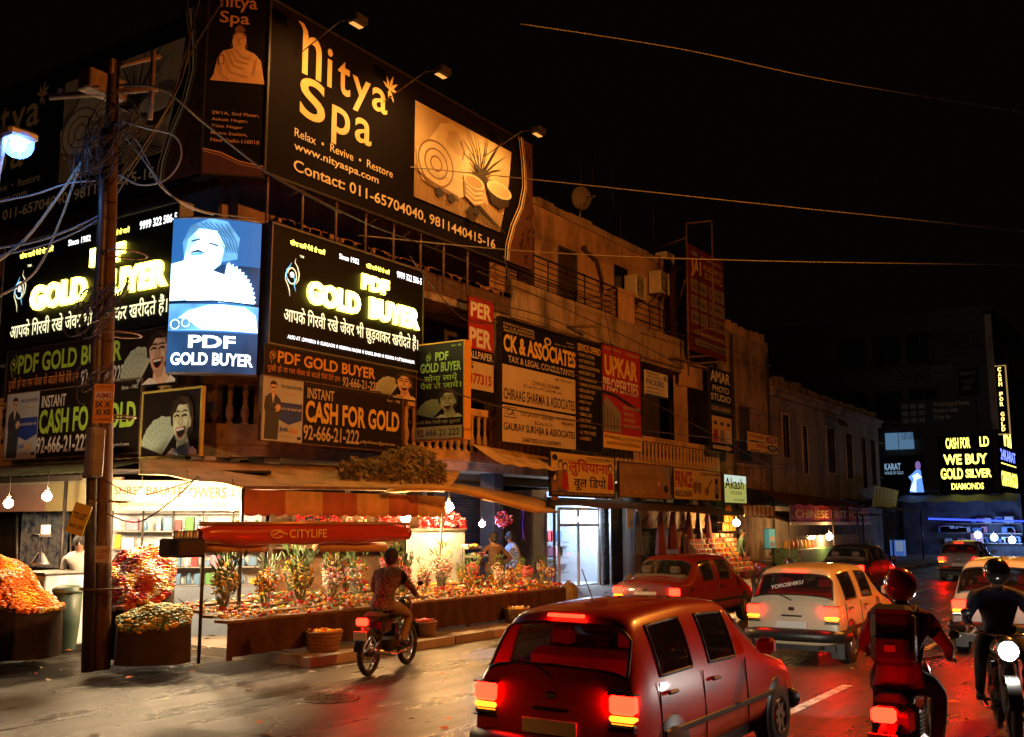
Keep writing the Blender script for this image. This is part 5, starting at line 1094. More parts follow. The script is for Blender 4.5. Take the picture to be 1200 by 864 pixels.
# clutter on the pavement around the stalls
def basket(x, y, z, s, lb, m, fill):
    t = thing('basket', lb, 'basket', (x,y,z)); b = MB(); b.lathe([(.16*s,0),(.2*s,.02),(.24*s,.24*s),(.25*s,.26*s),(.22*s,.24*s),(.17*s,.03)], n=16); b.build('weave', m, t, world=False)
    for k in range(5): b = MB(); b.lathe([((.2+.009*k)*s,.04*s+.045*s*k),((.215+.009*k)*s,.055*s+.045*s*k),((.2+.011*k)*s,.07*s+.045*s*k)], n=16); b.build('hoop', M_wood, t, world=False)
    b = MB(); rq = random.Random(int(x*10)); [blossom(b, Vector((rq.uniform(-.16,.16)*s,rq.uniform(-.16,.16)*s,.22*s+rq.uniform(0,.07))), .03, k % 2, rq) for k in range(60)]; b.build('blossoms', fill, t, world=False, kind='stuff')
M_bask = mat('cane_basket',(.30,.18,.07),.8,var=.4,scale=14,bump=.5)
basket(12.1,11.5,.13,1.2,'cane basket of marigolds on the pavement before the plank table, leftmost of three',M_bask,[F_or,F_ye])
basket(14.6,11.5,.13,1.0,'cane basket of red petals on the pavement, middle of the three baskets',M_bask,[F_rd,F_pk])
basket(17.6,11.5,.13,1.1,'cane basket of white flowers on the pavement, rightmost of the three baskets',M_bask,[F_wh,F_ye])
def sack(x, y, lb, col, s=1):
    t = thing('sack', lb, 'sack', (x,y,.13)); b = MB(); b.grid(lambda u, v: ((.27+.05*math.sin(v*3)+.015*math.sin(u*6.283*5+v*6))*s*math.cos(u*6.283)*(1-.6*v**7), (.17+.03*math.sin(v*3))*s*math.sin(u*6.283)*(1-.6*v**7), .5*s*v), 30, 8); b.build('bag', col, t, world=False)
    b = MB(); b.lathe([(.10*s,.49*s),(.05*s,.51*s),(.08*s,.55*s),(.02,.54*s)], n=12); b.build('tied_neck', col, t, world=False)
M_sk1 = mat('jute_sack',(.24,.17,.09),.9,var=.3,scale=10,bump=.4); M_sk2 = mat('white_poly_sack',(.45,.45,.42),.6,var=.2,scale=4)
sack(19.2,12.0,'jute sack leaning at the right end of the bouquet table',M_sk1); sack(22.6,13.2,'jute sack standing by the shutter right of the two men',M_sk1,1.0); sack(27.3,13.9,'jute sack standing below the hanging garments',M_sk1,.9); sack(30.8,13.2,'white sack beside the snack racks',M_sk2,.9)
def crate(x, y, z, lb, m, rz=0):
    t = thing('crate', lb, 'crate', (x,y,z), (0,0,rz))
    for k in range(3):
        for s in (-1,1): b = MB(); b.box((-.26,s*.17-.01,.02+.1*k),(.26,s*.17+.01,.09+.1*k)); b.build('slat', m, t, world=False)
        for s in (-1,1): b = MB(); b.box((s*.26-.01,-.158,.021+.1*k),(s*.26+.01,.158,.089+.1*k)); b.build('slat', m, t, world=False)
    b = MB(); b.box((-.248,-.158,0),(.248,.158,.018)); b.build('bottom', m, t, world=False)
for k, (x,y,z,lb,m) in enumerate(((20.6,12.5,.13,'blue slatted crate on the pavement right of the plank table, lower of two',gm[0]),(20.63,12.52,.44,'red slatted crate stacked on the blue crate right of the plank table',gm[3]),(23.8,14.6,.13,'green slatted crate left of the lit white door',gm[2]),(33.0,12.9,.13,'yellow slatted crate right of the snack racks',gm[4]))): crate(x,y,z,lb,m,.2*k)
# cone shaped arrangements and red roses on the shelf behind
SH = thing('flower_shelf', 'dark stepped shelf with red roses behind the red lettered board', 'shelf', F(430,640,14.2))
sx0 = F(330,632,14.2).x; sx1 = F(520,632,14.2).x
part('board', SH, M_wood, lambda b: b.box((sx0,14.0,1.62),(sx1,14.5,1.66))); part('support', SH, M_wood, lambda b: (b.box((sx0,14.4,.13),(sx0+.08,14.5,1.62)), b.box((sx1-.08,14.4,.13),(sx1,14.5,1.62)), b.box((sx0,14.5,.13),(sx1,14.55,2.6))))
for k, (px, cols, nm) in enumerate(((388,[F_ye,M_gold],'yellow'),(408,[F_wh,F_pk],'white and pink'),(447,[F_pk,F_rd],'rose pink'),(424,[F_wh,F_rd],'red and white'))):
    c = F(px,630,14.2); b = MB(); rr_ = random.Random(k)
    for q in range(110):
        h = rr_.random(); a = rr_.random()*6.28; r_ = .17*(1-h*.85); blossom(b, Vector((c.x+r_*math.cos(a), 14.2+r_*math.sin(a), 1.7+.62*h)), .03, q % 2, rr_)
    t = thing('flower_cone', nm + ' cone shaped flower arrangement on the stepped shelf', 'flower arrangement', (c.x,14.2,1.66)); b.build('blossoms', cols, t, kind='stuff'); part('pot', t, M_brownp, lambda b: b.lathe([(.07,1.66),(.11,1.74),(.12,1.76)], (c.x,14.2,0), 12))
def bunch(px0, px1, py0, py1, y, n, label, seed, cols=None):
    b = MB(); rr_ = random.Random(seed)
    for q in range(n):
        u = rr_.random(); v = rr_.random()
        if (2*u-1)**2+(2*v-1)**2 > 1.15: continue
        blossom(b, F(px0+(px1-px0)*u, py0+(py1-py0)*v, y+rr_.uniform(-.15,.15)), rr_.uniform(.03,.05), q % len(cols or [1,2]), rr_)
    t = b.build('rose_bunch', cols or [F_rd, F_pk]); tag(t, label, 'flowers', kind='stuff')
bunch(340,400,600,632,14.0,260,'dark red rose mass left on the stepped shelf under the valance',41,[F_rd,M_blackp,F_rd])
bunch(452,478,598,628,13.9,150,'red roses on the shelf just behind the left warm bulb',42)
bunch(492,546,600,632,13.4,420,'big bunch of red and pink roses under the yellow tarpaulin',43)
bunch(581,600,600,618,14.2,110,'small red rose bunch hanging beside the blue white bulb',44)
# blue-lit counter panel, tray stand, leaning pole, hanging purple cloth
WP = thing('white_counter_panel', 'large pale counter panel under the rose bunch left of the standing man', 'counter', F(515,690,13.2))
part('panel', WP, mat('pale_blue_panel',(0.45,0.58,0.70),.4,var=.15,scale=2), lambda b: b.box((F(487,0,13.2).x,13.2,.13),(F(549,0,13.2).x,13.24,F(500,622,13.2).z)))
part('edge', WP, M_steel, lambda b: b.box((F(486,0,13.2).x,13.17,F(500,622,13.2).z),(F(550,0,13.2).x,13.5,F(500,622,13.2).z+.04)))
TS = thing('tray_stand', 'slanted stand with two trays of small goods between the pale counter and the man', 'stand', F(552,690,12.9))
for k, (pa, pb, q) in enumerate(((540,556,638),(548,564,648))):
    A_ = F(pa,q,12.9); B_ = F(pb,q+8,12.9)
    tr = part('tray', TS, M_steel, lambda b: b.box((A_.x,12.7,A_.z-.1),(B_.x,13.1,A_.z-.05)))
    for j in range(6): part('sweet_pack', tr, gm[(j+k) % 6], lambda b: b.bbox((A_.x+.05+.1*j*.8,12.75+.14*(j%2),A_.z-.05),(A_.x+.11+.08*j,12.85+.14*(j%2),A_.z+.0), .008))
part('leg', TS, M_dark_steel, lambda b: (b.tube([F(541,640,12.7), Vector((F(541,640,12.7).x,12.7,.13))], .02, 6), b.tube([F(562,650,13.1), Vector((F(562,650,13.1).x,13.1,.13))], .02, 6)))
LP = thing('tarpaulin_pole', 'thin leaning pole holding up the yellow tarpaulin in front of the pale counter', 'pole', F(514,700,12.3)); LP.location.z = .13
MW[LP.name] = Matrix.Translation(LP.location)
part('shaft', LP, M_steel, lambda b: b.tube([F(519,600,12.2), F(514,660,12.3), Vector((F(512,700,12.3).x,12.3,.13))], .025, 8))
PC = part('cloth', thing('purple_cloth', 'narrow purple cloth hanging in front of the shutter right of the men', 'cloth', F(613,600,14.4)), mat('purple_cloth_m',(0.10,0.03,0.28),.8), lambda b: b.grid(lambda u, v: F(610+6*u+.5*math.sin(v*9),598+34*v,14.4+.05*math.sin(u*9)), 6, 10))
# ---- lit shop with the white framed door
dx0 = F(655,640,16.0).x; dx1 = F(701,640,16.0).x
DS = thing('lit_shop', 'small shop glowing cool white behind a white framed glass door', 'shop', (dx0,16.0,.13))
M_int = mat('shop_interior_white', (0.65,0.68,0.72), .6, var=.1)
part('room', DS, M_int, lambda b: (b.box((dx0-.2,18.45,.15),(dx1+1,18.5,3.1)), b.box((dx0-.2,16.3,3.05),(dx1+1,18.45,3.1)), b.box((dx0-.25,16.3,.15),(dx0-.2,18.5,3.1)), b.box((dx1+1,16.3,.15),(dx1+1.05,18.5,3.1)), b.box((dx0-.2,16.3,.14),(dx1+1,18.45,.18))))
dw = dx1-dx0; zt = F(675,598,16.0).z; zm = F(675,617,16.0).z
for x in (dx0,dx0+dw*.48,dx1): part('door_frame', DS, M_white, lambda b: b.box((x-.03,15.98,.15),(x+.05,16.04,zt)))
part('transom', DS, M_white, lambda b: (b.box((dx0+.05,15.981,zm),(dx1-.03,16.039,zm+.08)), b.box((dx0-.03,15.981,zt),(dx1+.05,16.04,zt+.08))))
M_gl = mat('clear_glass', (.9,.95,1), .05); M_gl.node_tree.nodes['Principled BSDF'].inputs['Alpha'].default_value = .15
for k in range(2): part('door_pane', DS, M_gl, lambda b: b.box((dx0+.06+dw*.48*k,16.0,.3),(dx0+dw*.48*(k+1)-.04,16.008,zm-.01)))
rr_ = random.Random(9)
for k in range(14):
    x = rr_.uniform(dx0,dx1+.6); z = rr_.choice((.5,1.0,1.5)); part('stock', DS, gm[rr_.randrange(6)], lambda b: b.bbox((x,17.6,z),(x+.25,18.0,z+.35), .03))
for z in (.48,.98,1.48): part('shop_shelf', DS, M_steel, lambda b: b.box((dx0,17.55,z-.03),(dx1+.8,18.1,z)))
for px in (640,650,706,716): part('shutter_guide', DS, M_steel, lambda b: b.box((F(px,640,15.7).x,15.7,.13),(F(px,640,15.7).x+.07,15.76,2.9)))
# ---- hanging clothes under the banner row, lower banners
for k, px in enumerate((746,774,788,807,818,829)):
    t_ = F(px,600,14.3); b_ = F(px,650 if k != 2 else 644,14.3)
    t = thing('hanging_garment', ('blue grey folded garment, first of six','maroon folded garment, second of six','maroon folded garment, third of six','dark maroon garment, fourth of six','thin black garment, fifth of six','maroon garment, last of six')[k]+' hanging under the banner row', 'garment', b_, group='garments hanging under the banners')
    mt_ = mat('garment_blue',(0.06,0.08,0.13),.9) if k == 0 else M_blackp if k == 4 else mat('garment_maroon',(0.13,0.02,0.02),.9,var=.2)
    b = MB(); b.grid(lambda u, v: Vector((t_.x+(.06+.22*v**.6)*math.cos(u*6.283)*(1+.12*math.sin(u*38)), 14.3+(.05+.12*v)*math.sin(u*6.283), t_.z+(b_.z-t_.z)*v)), 36, 8); b.build('cloth', mt_, t)
    b = MB(); b.tube([t_, t_+Vector((0,0,.1)), t_+Vector((.04,0,.16))], .012, 5); b.build('hook', M_steel, t)
for k, (pa, pb, lb) in enumerate(((735,790,'left'),(792,832,'right'))):
    s_ = signF('lower_music_banner', 'tan banner printed with dark instruments under the long awning, %s of the pair' % lb, 'banner', (pa,597+2*k), (pb,619), 14.9, thick=.03, board=mat('tan_flex',(0.45,0.30,0.13),.6,var=.2,scale=2))
    for j in range(4): s_.stroke([(.1+.22*j,.2),(.22+.22*j,.75)], .10, M_sp4); s_.ell(.1+.22*j,.3,.05,.2,M_sp3)
    s_.done()
FR = thing('poster_fridge', 'small cabinet with red and yellow posters beside the hanging garments', 'cabinet', F(799,665,14.6)); FR.location.z = .13; MW[FR.name] = Matrix.Translation(FR.location)
fx = F(799,640,14.6).x; part('body', FR, M_greyp, lambda b: b.bbox((fx-.3,14.6,.13),(fx+.35,15.2,1.9), .03)); part('poster', FR, M_red, lambda b: b.box((fx-.25,14.585,.9),(fx+.3,14.597,1.25))); part('poster', FR, M_gold, lambda b: b.box((fx-.22,14.585,1.3),(fx+.27,14.597,1.85)))
# snack racks
SN = thing('snack_stall', 'snack stall with stepped racks of yellow packets below the bare bulb', 'stall', F(860,665,14.0)); SN.location.z = .13; MW[SN.name] = Matrix.Translation(SN.location)
M_pk = [mat('packet_yellow',(.7,.42,.05),.4), mat('packet_orange',(.7,.22,.03),.4), mat('packet_red',(.5,.05,.03),.4), mat('packet_cream',(.7,.62,.45),.4)]
rr_ = random.Random(4)
for rk, (pa, pb) in enumerate(((828,846),(849,865),(868,882))):
    A_ = F(pa,660,13.6); B_ = F(pb,660,13.6); fr2 = part('rack', SN, M_wood, lambda b: b.add([(A_.x,13.4,.4),(B_.x,13.4,.4),(B_.x,14.4,1.75),(A_.x,14.4,1.75),(A_.x,13.45,.13),(B_.x,13.45,.13),(B_.x,14.45,.13),(A_.x,14.45,.13)], [(0,1,2,3),(4,5,1,0),(5,6,2,1),(6,7,3,2),(7,4,0,3)]))
    for r in range(8):
        n = 6
        for c in range(n):
            x = A_.x+(B_.x-A_.x)*(c+.1)/n; y = 13.42+.125*r; z = .42+.168*r; part('packet', fr2, rr_.choice(M_pk), lambda b: b.bbox((x,y,z),(x+(B_.x-A_.x)*.8/n,y+.05,z+.13), .01))
for lv in range(3):
    for c in range(7-lv*2):
        c0 = F(859,640,14.2); x = c0.x-.6+.17*lv+.17*c; part('bottle', SN, M_pk[(c+lv) % 2], lambda b: b.lathe([(.055,0),(.06,.02),(.06,.18),(.02,.25),(.022,.3)], (x,14.3,1.82+.31*lv), 8))
part('bottle_shelf', SN, M_wood, lambda b: [b.box((F(849,640,14.2).x,14.15,1.80+.31*k),(F(872,640,14.2).x,14.45,1.818+.31*k)) for k in range(3)])
# red canopy stall
RCa = F(925,600,12.8); RCb = F(1020,612,12.8)
RC = thing('red_canopy_stall', 'food stall with a lit red and orange canopy fringe right of the snack racks', 'stall', (RCa.x,12.8,.13))
part('canopy_roof', RC, mat('dark_red_cloth',(0.10,0.03,0.02),.8), lambda b: b.grid(lambda u, v: (RCa.x+(RCb.x-RCa.x)*u+.3*v, 12.8+2.2*v, 2.75+.75*math.sin(v*PI*.5)*(1-.3*u)), 12, 6))
rr_ = random.Random(17); nP = 16
for k in range(nP):
    x0 = RCa.x+(RCb.x-RCa.x)*k/nP; x1 = RCa.x+(RCb.x-RCa.x)*(k+1)/nP-.02
    part('fringe_panel', RC, (M_red, mat('fringe_orange',(.65,.14,.03),.6), M_red, mat('fringe_dark',(.12,.02,.02),.6))[rr_.randrange(4)], lambda b: b.box((x0,12.78,2.15),(x1,12.8,2.78+.04*(k % 2))))
part('white_trim', RC, M_white, lambda b: b.box((RCa.x,12.75,2.02),(RCb.x,12.79,2.14)))
part('canopy_lining', RC, M_cream, lambda b: b.add([(RCa.x,12.82,2.1),(RCb.x,12.82,2.1),(RCb.x-.4,14.6,2.6),(RCa.x+.4,14.6,2.6)], [(0,1,2,3)]))
vs, fs = text2d('CHINESE FAST FOOD', .02); part('lettering', RC, M_gold, lambda b: b.add([(RCa.x+.6+(RCb.x-RCa.x-1.2)*x, 12.765, 2.3+.32*y) for x, y in vs], fs))
for x in (RCa.x, RCb.x-.1): part('post', RC, M_steel, lambda b: b.tube([(x,12.85,.13),(x,12.85,2.1)], .03, 8))
part('cart', RC, mat('cart_green',(.07,.16,.07),.5), lambda b: b.bbox((RCa.x+1.2,12.9,.5),(RCb.x-1.5,13.9,1.1), .03)); part('cart_glass', RC, M_gl, lambda b: b.box((RCa.x+1.3,12.95,1.1),(RCb.x-1.7,13.0,1.6)))
for k in range(7): part('food_jar', RC, M_pk[k % 4], lambda b: b.lathe([(.1,0),(.12,.05),(.12,.22),(.08,.28),(.09,.32)], (RCa.x+1.6+.55*k,13.5,1.1), 10))
# green lit window, leaning tin, cabinet, far blue shops
s_ = signF('green_lit_fridge', 'dim cyan lit drinks fridge between the striped awning and the red canopy stall', 'fridge', (901,620), (909,642), 14.8, thick=.4, board=emis('cyan_fridge_glow',(.10,.35,.30),.5)); s_.rect(.1,.05,.9,.3,M_greyp); s_.rect(.1,.36,.9,.6,M_cream); s_.done()
LT = thing('leaning_tin_sheet', 'pale tilted tin sheet propped on a bracket over the far stalls', 'tin sheet', F(1037,583,14.0))
q4 = [F(1026,569,14.0),F(1053,575,14.0),F(1049,600,13.6),F(1021,595,13.6)]
def tin2(b):
    n = 14
    for k in range(n):
        a, c = k/n, (k+1)/n; o = Vector((0,.05*(k % 2),0)); o2 = Vector((0,.05*((k+1) % 2),0)); b.add([q4[0].lerp(q4[1],a)+o, q4[0].lerp(q4[1],c)+o2, q4[3].lerp(q4[2],c)+o2, q4[3].lerp(q4[2],a)+o], [(0,1,2,3)])
part('sheet', LT, mat('bright_tin',(.55,.52,.5),.5,.3,var=.15), tin2); part('bracket', LT, M_dark_steel, lambda b: (b.tube([F(1006,592,14.2),F(1030,582,14.1)], .06, 6), b.tube([F(1008,596,14.2),F(1030,590,14.0)], .06, 6)))
FSH = thing('far_blue_shop', 'far corner shop glowing blue under a lit awning strip', 'shop', (69.5,10.5,.13))
yA = S(1058,640,69.5).y; yB = S(1199,640,69.5).y
part('awning_strip', FSH, emis('blue_led_strip',(0.04,0.08,1.0),2.0), lambda b: b.tube([S(1088,608,68.8), S(1150,610,68.8), S(1200,611,68.8)], .06, 6))
part('awning', FSH, mat('blue_awning_cloth',(.15,.2,.4),.7,var=.2), lambda b: b.grid(lambda u, v: Vector((69.9-1.9*v, yA+(yB-yA)*u, 3.9-.5*v+.05*math.sin(u*30))), 20, 3))
part('back_wall', FSH, mat('blue_white_goods',(.08,.09,.12),.6,var=.6,scale=1.5), lambda b: b.box((70.0,yB,.13),(70.15,yA,3.9)))
rr_ = random.Random(77)
for k in range(34):
    y = yB+(yA-yB)*rr_.random()*.6; z = rr_.choice((.9,1.5,2.1)); part('goods', FSH, gm[rr_.choice((0,1,1,5))], lambda b: b.bbox((69.5,y,z),(69.9,y+rr_.uniform(.3,.8),z+rr_.uniform(.2,.45)), .04))
for z in (.88,1.48,2.08): part('shelf', FSH, M_steel, lambda b: b.box((69.45,yB,z-.04),(69.95,yB+(yA-yB)*.62,z)))
part('side_poster', FSH, mat('pink_poster',(.6,.3,.3),.6), lambda b: b.box(tuple(S(1139,650,68.6)), tuple(S(1152,625,68.65))))
s_ = signL('blue_lit_cabinet', 'small blue lit glass cabinet between the tin sheet and the far blue shop', 'cabinet', (1041,633), (1060,652), 60, thick=.4, board=emis('deep_blue_glow',(.05,.13,.45),.7)); s_.rect(.45,.3,.95,.95,emis('blue_grey_glow',(.2,.3,.5),.6)); s_.done()
for zk, (x0, x1, h) in enumerate(((43.5,47.5,2.9),(48.2,53.0,2.7),(53.6,60.5,3.0))):
    t, _ = tarp('dark_stall_roof', ('first','second','third')[zk]+' unlit cloth stall roof along the cornice house, counted from the left', [Vector((x0,14.95,h+.35)),Vector((x1,14.95,h+.35))], [Vector((x0,12.6,h-.25)),Vector((x1,12.6,h-.25))], mat('dark_brown_sheet',(0.09,0.06,0.045),.7,var=.3), .1)
    for x in (x0+.1,x1-.1): part('post', t, M_dark_steel, lambda b: b.tube([(x,12.65,.13),(x,12.65,h-.25)], .04, 6))
# air conditioners, dish, antennas
def ac(px, py, y, label):
    p = F(px,py,y); t = thing('air_conditioner', label, 'air conditioner', p, group='window air conditioners on the top floor')
    w, h, dp = .80, .86, .38
    b = MB(); b.bbox((-w/2,-dp,0),(w/2,0.12,h), .025); b.build('casing', M_white, t, world=False)
    b = MB(); b.box((-w/2+.06,-dp-.012,.06),(w/2-.22,-dp-.002,h-.06)); b.build('grille_recess', M_blackp, t, world=False)
    for k in range(13): b = MB(); b.box((-w/2+.07,-dp-.03,.08+.055*k),(w/2-.23,-dp-.013,.1+.055*k)); b.build('louvre', M_white, t, world=False)
    b = MB(); b.tube([(w/2-.42+.0*k+.17*math.cos(k*.524)-.2, -dp-.035, h/2+.17*math.sin(k*.524)) for k in range(13)], .012, 5); b.build('fan_ring', M_dark_steel, t, world=False)
    b = MB(); b.tube([(-w/2+.1,-dp,-.02),(-w/2+.1,.4,-.5)], .02, 6); b.tube([(w/2-.1,-dp,-.02),(w/2-.1,.4,-.5)], .02, 6); b.box((-w/2,-dp,-.03),(w/2,.4,-.005)); b.build('bracket', M_rust, t, world=False)
ac(741,352,16.3,'lower left window air conditioner beside the dark window of the top floor')
ac(769,346,16.3,'right window air conditioner on the top floor wall, nearest the second railing')
ac(776,322,17.4,'small air conditioner set back and higher near the roof edge')
dp_ = F(683,232,17.0)
DD = thing('satellite_dish', 'round pale satellite dish on the roof parapet above the upper doors', 'satellite dish', dp_)
b = MB(); b.lathe([(.01,.0),(.2,-.02),(.36,-.07),(.44,-.12),(.45,-.12),(.38,-.05),(.2,.0),(.01,.03)], n=26); o = b.build('reflector', mat('dish_grey',(.22,.20,.18),.6,var=.15), DD, world=False); o.rotation_euler = (math.radians(-105),0,math.radians(150)); o.location = (0,0,0)
o.rotation_euler = (math.radians(100),0,math.radians(-25))
b = MB(); b.tube([(0,.1,-.1),(0,.15,-1.0)], .03, 8); b.build('mast', M_steel, DD, world=False); b = MB(); b.tube([(0,-.05,-.3),(-.1,-.5,-.05)], .015, 6); b.ball((-.1,-.5,-.05), .05); b.build('feed_arm', M_steel, DD, world=False)
for k, (px, top, bot, y) in enumerate(((680,160,230,19),(712,165,262,18.5),(727,210,270,18),(765,155,290,17.5),(694,155,215,20))):
    a_t = F(px,top,y); a_b = F(px+ (10 if k in (1,) else 0),bot,y); t = thing('roof_mast', ('first','third','fourth','last and tallest','second')[k]+' thin dark antenna mast on the roof, counted from the satellite dish rightward', 'antenna mast', a_b, group='thin masts on the roof'); part('rod', t, M_railm, lambda b: b.tube([a_b-Vector((0,0,.6)), a_t], .028, 6))
    if k in (1,3): part('element', t, M_railm, lambda b: [b.tube([a_t+Vector((-.35,0,-.3-.25*j)), a_t+Vector((.35,0,-.3-.25*j))], .012, 5) for j in range(3)])
# pipe frame around the academy board
PF = thing('pipe_frame', 'rusty pipe frame standing around the maroon academy board', 'frame', F(806,425,14.5))
part('pipe', PF, M_rust, lambda b: (b.tube([F(804,262,14.4),F(807,440,14.4)], .035, 8), b.tube([F(804,262,14.4),F(834,259,13.6)], .03, 8), b.tube([F(834,259,13.6),F(836,385,13.6)], .035, 8), b.tube([F(836,385,13.6),F(808,388,14.4)], .03, 8), b.tube([F(765,293,16.4),F(803,279,14.4)], .03, 8), b.tube([F(803,328,14.4),F(789,378,16.4)], .03, 8)))
for k, (a_, c_) in enumerate((((784,420),(832,417)),((806,427),(845,424)),((665,383),(705,382)))): part('strut', PF, M_rust, lambda b: b.tube([F(*a_,14.9), F(*c_,14.0)], .04, 6))
# props holding the hoarding, floodlights on arms
for k, px in enumerate((313,355,395,430,463,495,522,550)):
    x = F(px,300,14.72).x; zb_ = F(px,{313:300,355:262,395:285,430:300,463:318,495:330,522:345,550:360}[px],14.72).z
    part('support_pipe', spa1.root, M_rust, lambda b: b.tube([(x,14.78,7.7),(x,14.78,zB+.3)], .03, 8))
part('lattice', spa1.root, M_dark_steel, lambda b: [b.tube([(14.3+1.2*k,14.85,8.7),(15.2+1.2*k,14.9,9.3)], .025, 5) for k in range(7)] + [b.tube([(14.0,14.9,8.95),(22.6,14.9,8.95)], .03, 6)])
def flood(px, py, y, label, e):
    p = F(px, py, y); t = thing('floodlight', label, 'floodlight', p, group='floodlights over the spa billboard')
    b = MB(); b.bbox((-.18,-.12,-.08),(.18,.12,.1), .03); b.build('housing', M_dark_steel, t, world=False)
    b = MB(); b.box((-.15,.0,-.095),(.15,.11,-.082)); b.build('lens', emis('sodium_lens', (1,.5,.12), .8), t, world=False)
    b = MB(); b.tube([(0,.05,.05),(0,.5,.12),(0,14.8-y,-.35)], .013, 6); b.build('arm', M_rust, t, world=False)
    lamp('floodlight_beam', 'SPOT', p+Vector((0,.1,-.15)), e, (1,.50,.13), (p.x+.3, 14.7, 10.4), .12, 130, .7)
flood(420,24,13.0,'left floodlight on an arm above the gold spa lettering',300)
flood(519,84,13.0,'middle floodlight on an arm above the towel picture',300)
flood(632,154,13.0,'right floodlight at the striped end of the spa billboard',260)
# ================================================================ utility pole, wires, street lamps
pb = PT(119,700,14.6); PX, PY = pb.x, pb.y
UP = thing('utility_pole', 'leaning wooden utility pole bound to a steel pole and smothered in tangled cables', 'utility pole', (PX,PY,.13))
def pp(px, py, d=14.6): return PT(px, py, d)
M_wd = mat('weathered_pole_wood', (0.10,0.055,0.03), .9, var=.35, scale=5, stretch=(3,3,.3), bump=.8)
part('wooden_shaft', UP, M_wd, lambda b: b.tube([Vector((PX,PY,.1)), pp(119,560), pp(122,400), pp(128,240), pp(133,72)], [.17,.15,.135,.11,.085], 14))
part('steel_shaft', UP, M_dark_steel, lambda b: b.tube([Vector((PX-.22,PY-.1,.1)), pp(108,560,14.4), pp(113,400,14.4), pp(120,250,14.4), pp(122,150,14.4)], [.085,.08,.075,.065,.05], 12))
part('cross_arm', UP, M_wood, lambda b: (b.tube([pp(58,114), pp(185,104)], .05, 6), b.tube([pp(95,88,14.4), pp(188,66,14.9)], .035, 6)))
part('bracket', UP, M_rust, lambda b: (b.tube([pp(180,60), pp(176,140)], .04, 6), b.tube([pp(130,121),pp(156,133),pp(156,117)], .02, 6)))
part('junction_box', UP, M_rust, lambda b: b.bbox(pp(118,112)+Vector((-.3,-.15,0)), pp(118,112)+Vector((.35,.15,.32)), .02))
part('junction_box', UP, M_rust, lambda b: b.bbox(pp(130,90)+Vector((-.08,-.1,0)), pp(130,90)+Vector((.1,.1,.26)), .02))
for k in range(5): part('insulator', UP, M_white, lambda b: b.lathe([(.02,0),(.05,.03),(.03,.06),(.045,.09),(.01,.12)], pp(70+26*k,112-2*k), 8))
for z in (1.2,2.4,3.6,4.8,6.0): part('binding_strap', UP, M_rust, lambda b: b.tube([Vector((PX-.06+.3*math.cos(a*.52)+.02*z,PY-.05+.24*math.sin(a*.52),z)) for a in range(13)], .014, 5))
part('meter_sleeve', UP, mat('grey_sleeve',(.14,.13,.12),.7,var=.3), lambda b: b.bbox(pp(109,560,14.3)+Vector((-.11,-.09,0)), pp(109,560,14.3)+Vector((.11,.09,.7)), .03))
def tri(u, n, r, c, seed, w=.0075, mt=M_blackp):
    rg = random.Random(seed); b = MB()
    for k in range(n):
        a = rg.random()*6; rx = rg.uniform(.25,1)*r; rz = rg.uniform(.3,1)*r; o = Vector((rg.uniform(-.2,.2),rg.uniform(-.2,.2),rg.uniform(-.4,.4)*r))
        pts = [c+o+Vector((rx*math.cos(a+t*.45)*.7, rx*.4*math.sin(a+t*.3), rz*math.sin(a*1.3+t*.52))) for t in range(rg.randint(9,18))]
        b.tube(pts, w*rg.uniform(.6,1.3), 5, 0)
    return b
b = tri(0,30,.62,pp(128,165,14.4),4); b.build('cable_tangle', mat('old_cable',(.022,.018,.015),.6,var=.4), UP, kind='stuff')
b = tri(0,20,.45,pp(118,360,14.3),5); b.build('cable_tangle', mat('old_cable',(.022,.018,.015),.6,var=.4), UP, kind='stuff')
b = tri(0,12,.3,pp(112,450,14.3),6); b.build('cable_tangle', mat('old_cable',(.022,.018,.015),.6,var=.4), UP, kind='stuff')
M_cabp = mat('pale_cable', (0.30,0.26,0.18), .6); M_cabd = mat('dark_cable', (0.06,0.05,0.04), .5); M_cabg = mat('grey_cable', (0.16,0.16,0.18), .5)
def cable(pts, r, m, label, d=14.4, n=26, group=None):
    P = [PT(x, y, dd if dd else d) for x, y, dd in [(q+(None,))[:3] for q in pts]]
    out = []
    for i in range(len(P)-1):
        p0, p1, p2, p3 = P[max(i-1,0)], P[i], P[i+1], P[min(i+2,len(P)-1)]
        for k in range(8):
            t = k/8; out.append(.5*((2*p1)+(p2-p0)*t+(2*p0-5*p1+4*p2-p3)*t*t+(3*p1-p0-3*p2+p3)*t**3))
    out.append(P[-1]); b = MB(); b.tube(out, r, 6); o = b.build('overhead_cable', m); tag(o, label, 'cable', group); return o
cable([(-10,312),(30,280),(65,235),(95,190),(108,160)], .022, M_cabp, 'thick pale cable rising from the left edge to the pole top, upper of two')
cable([(-10,352),(40,320),(70,260),(90,205),(110,160)], .018, M_cabp, 'thinner pale cable rising from the left edge beside the thick one')
cable([(-10,238),(40,228),(80,215),(115,212)], .014, M_cabg, 'white lit cable from the left edge to the pole below the blue street lamp')
cable([(-10,292),(40,284),(80,270),(118,252)], .014, M_cabg, 'grey cable crossing in front of the top of the left lit sign')
cable([(-10,302),(50,288),(90,272),(118,256)], .012, M_cabg, 'second grey cable just below the grey one by the left lit sign')
cable([(135,140),(170,150),(205,160),(212,185),(195,210),(165,217),(140,205)], .014, M_cabp, 'big hanging loop of tan cable right of the pole top')
cable([(135,145),(160,165),(185,210),(215,240),(250,252,17)], .012, M_cabp, 'tan cable sagging from the pole to the blue corner light box')
cable([(138,150),(170,190),(195,225),(240,248,17),(300,256,18)], .012, M_cabp, 'second tan cable sagging from the pole past the light box')
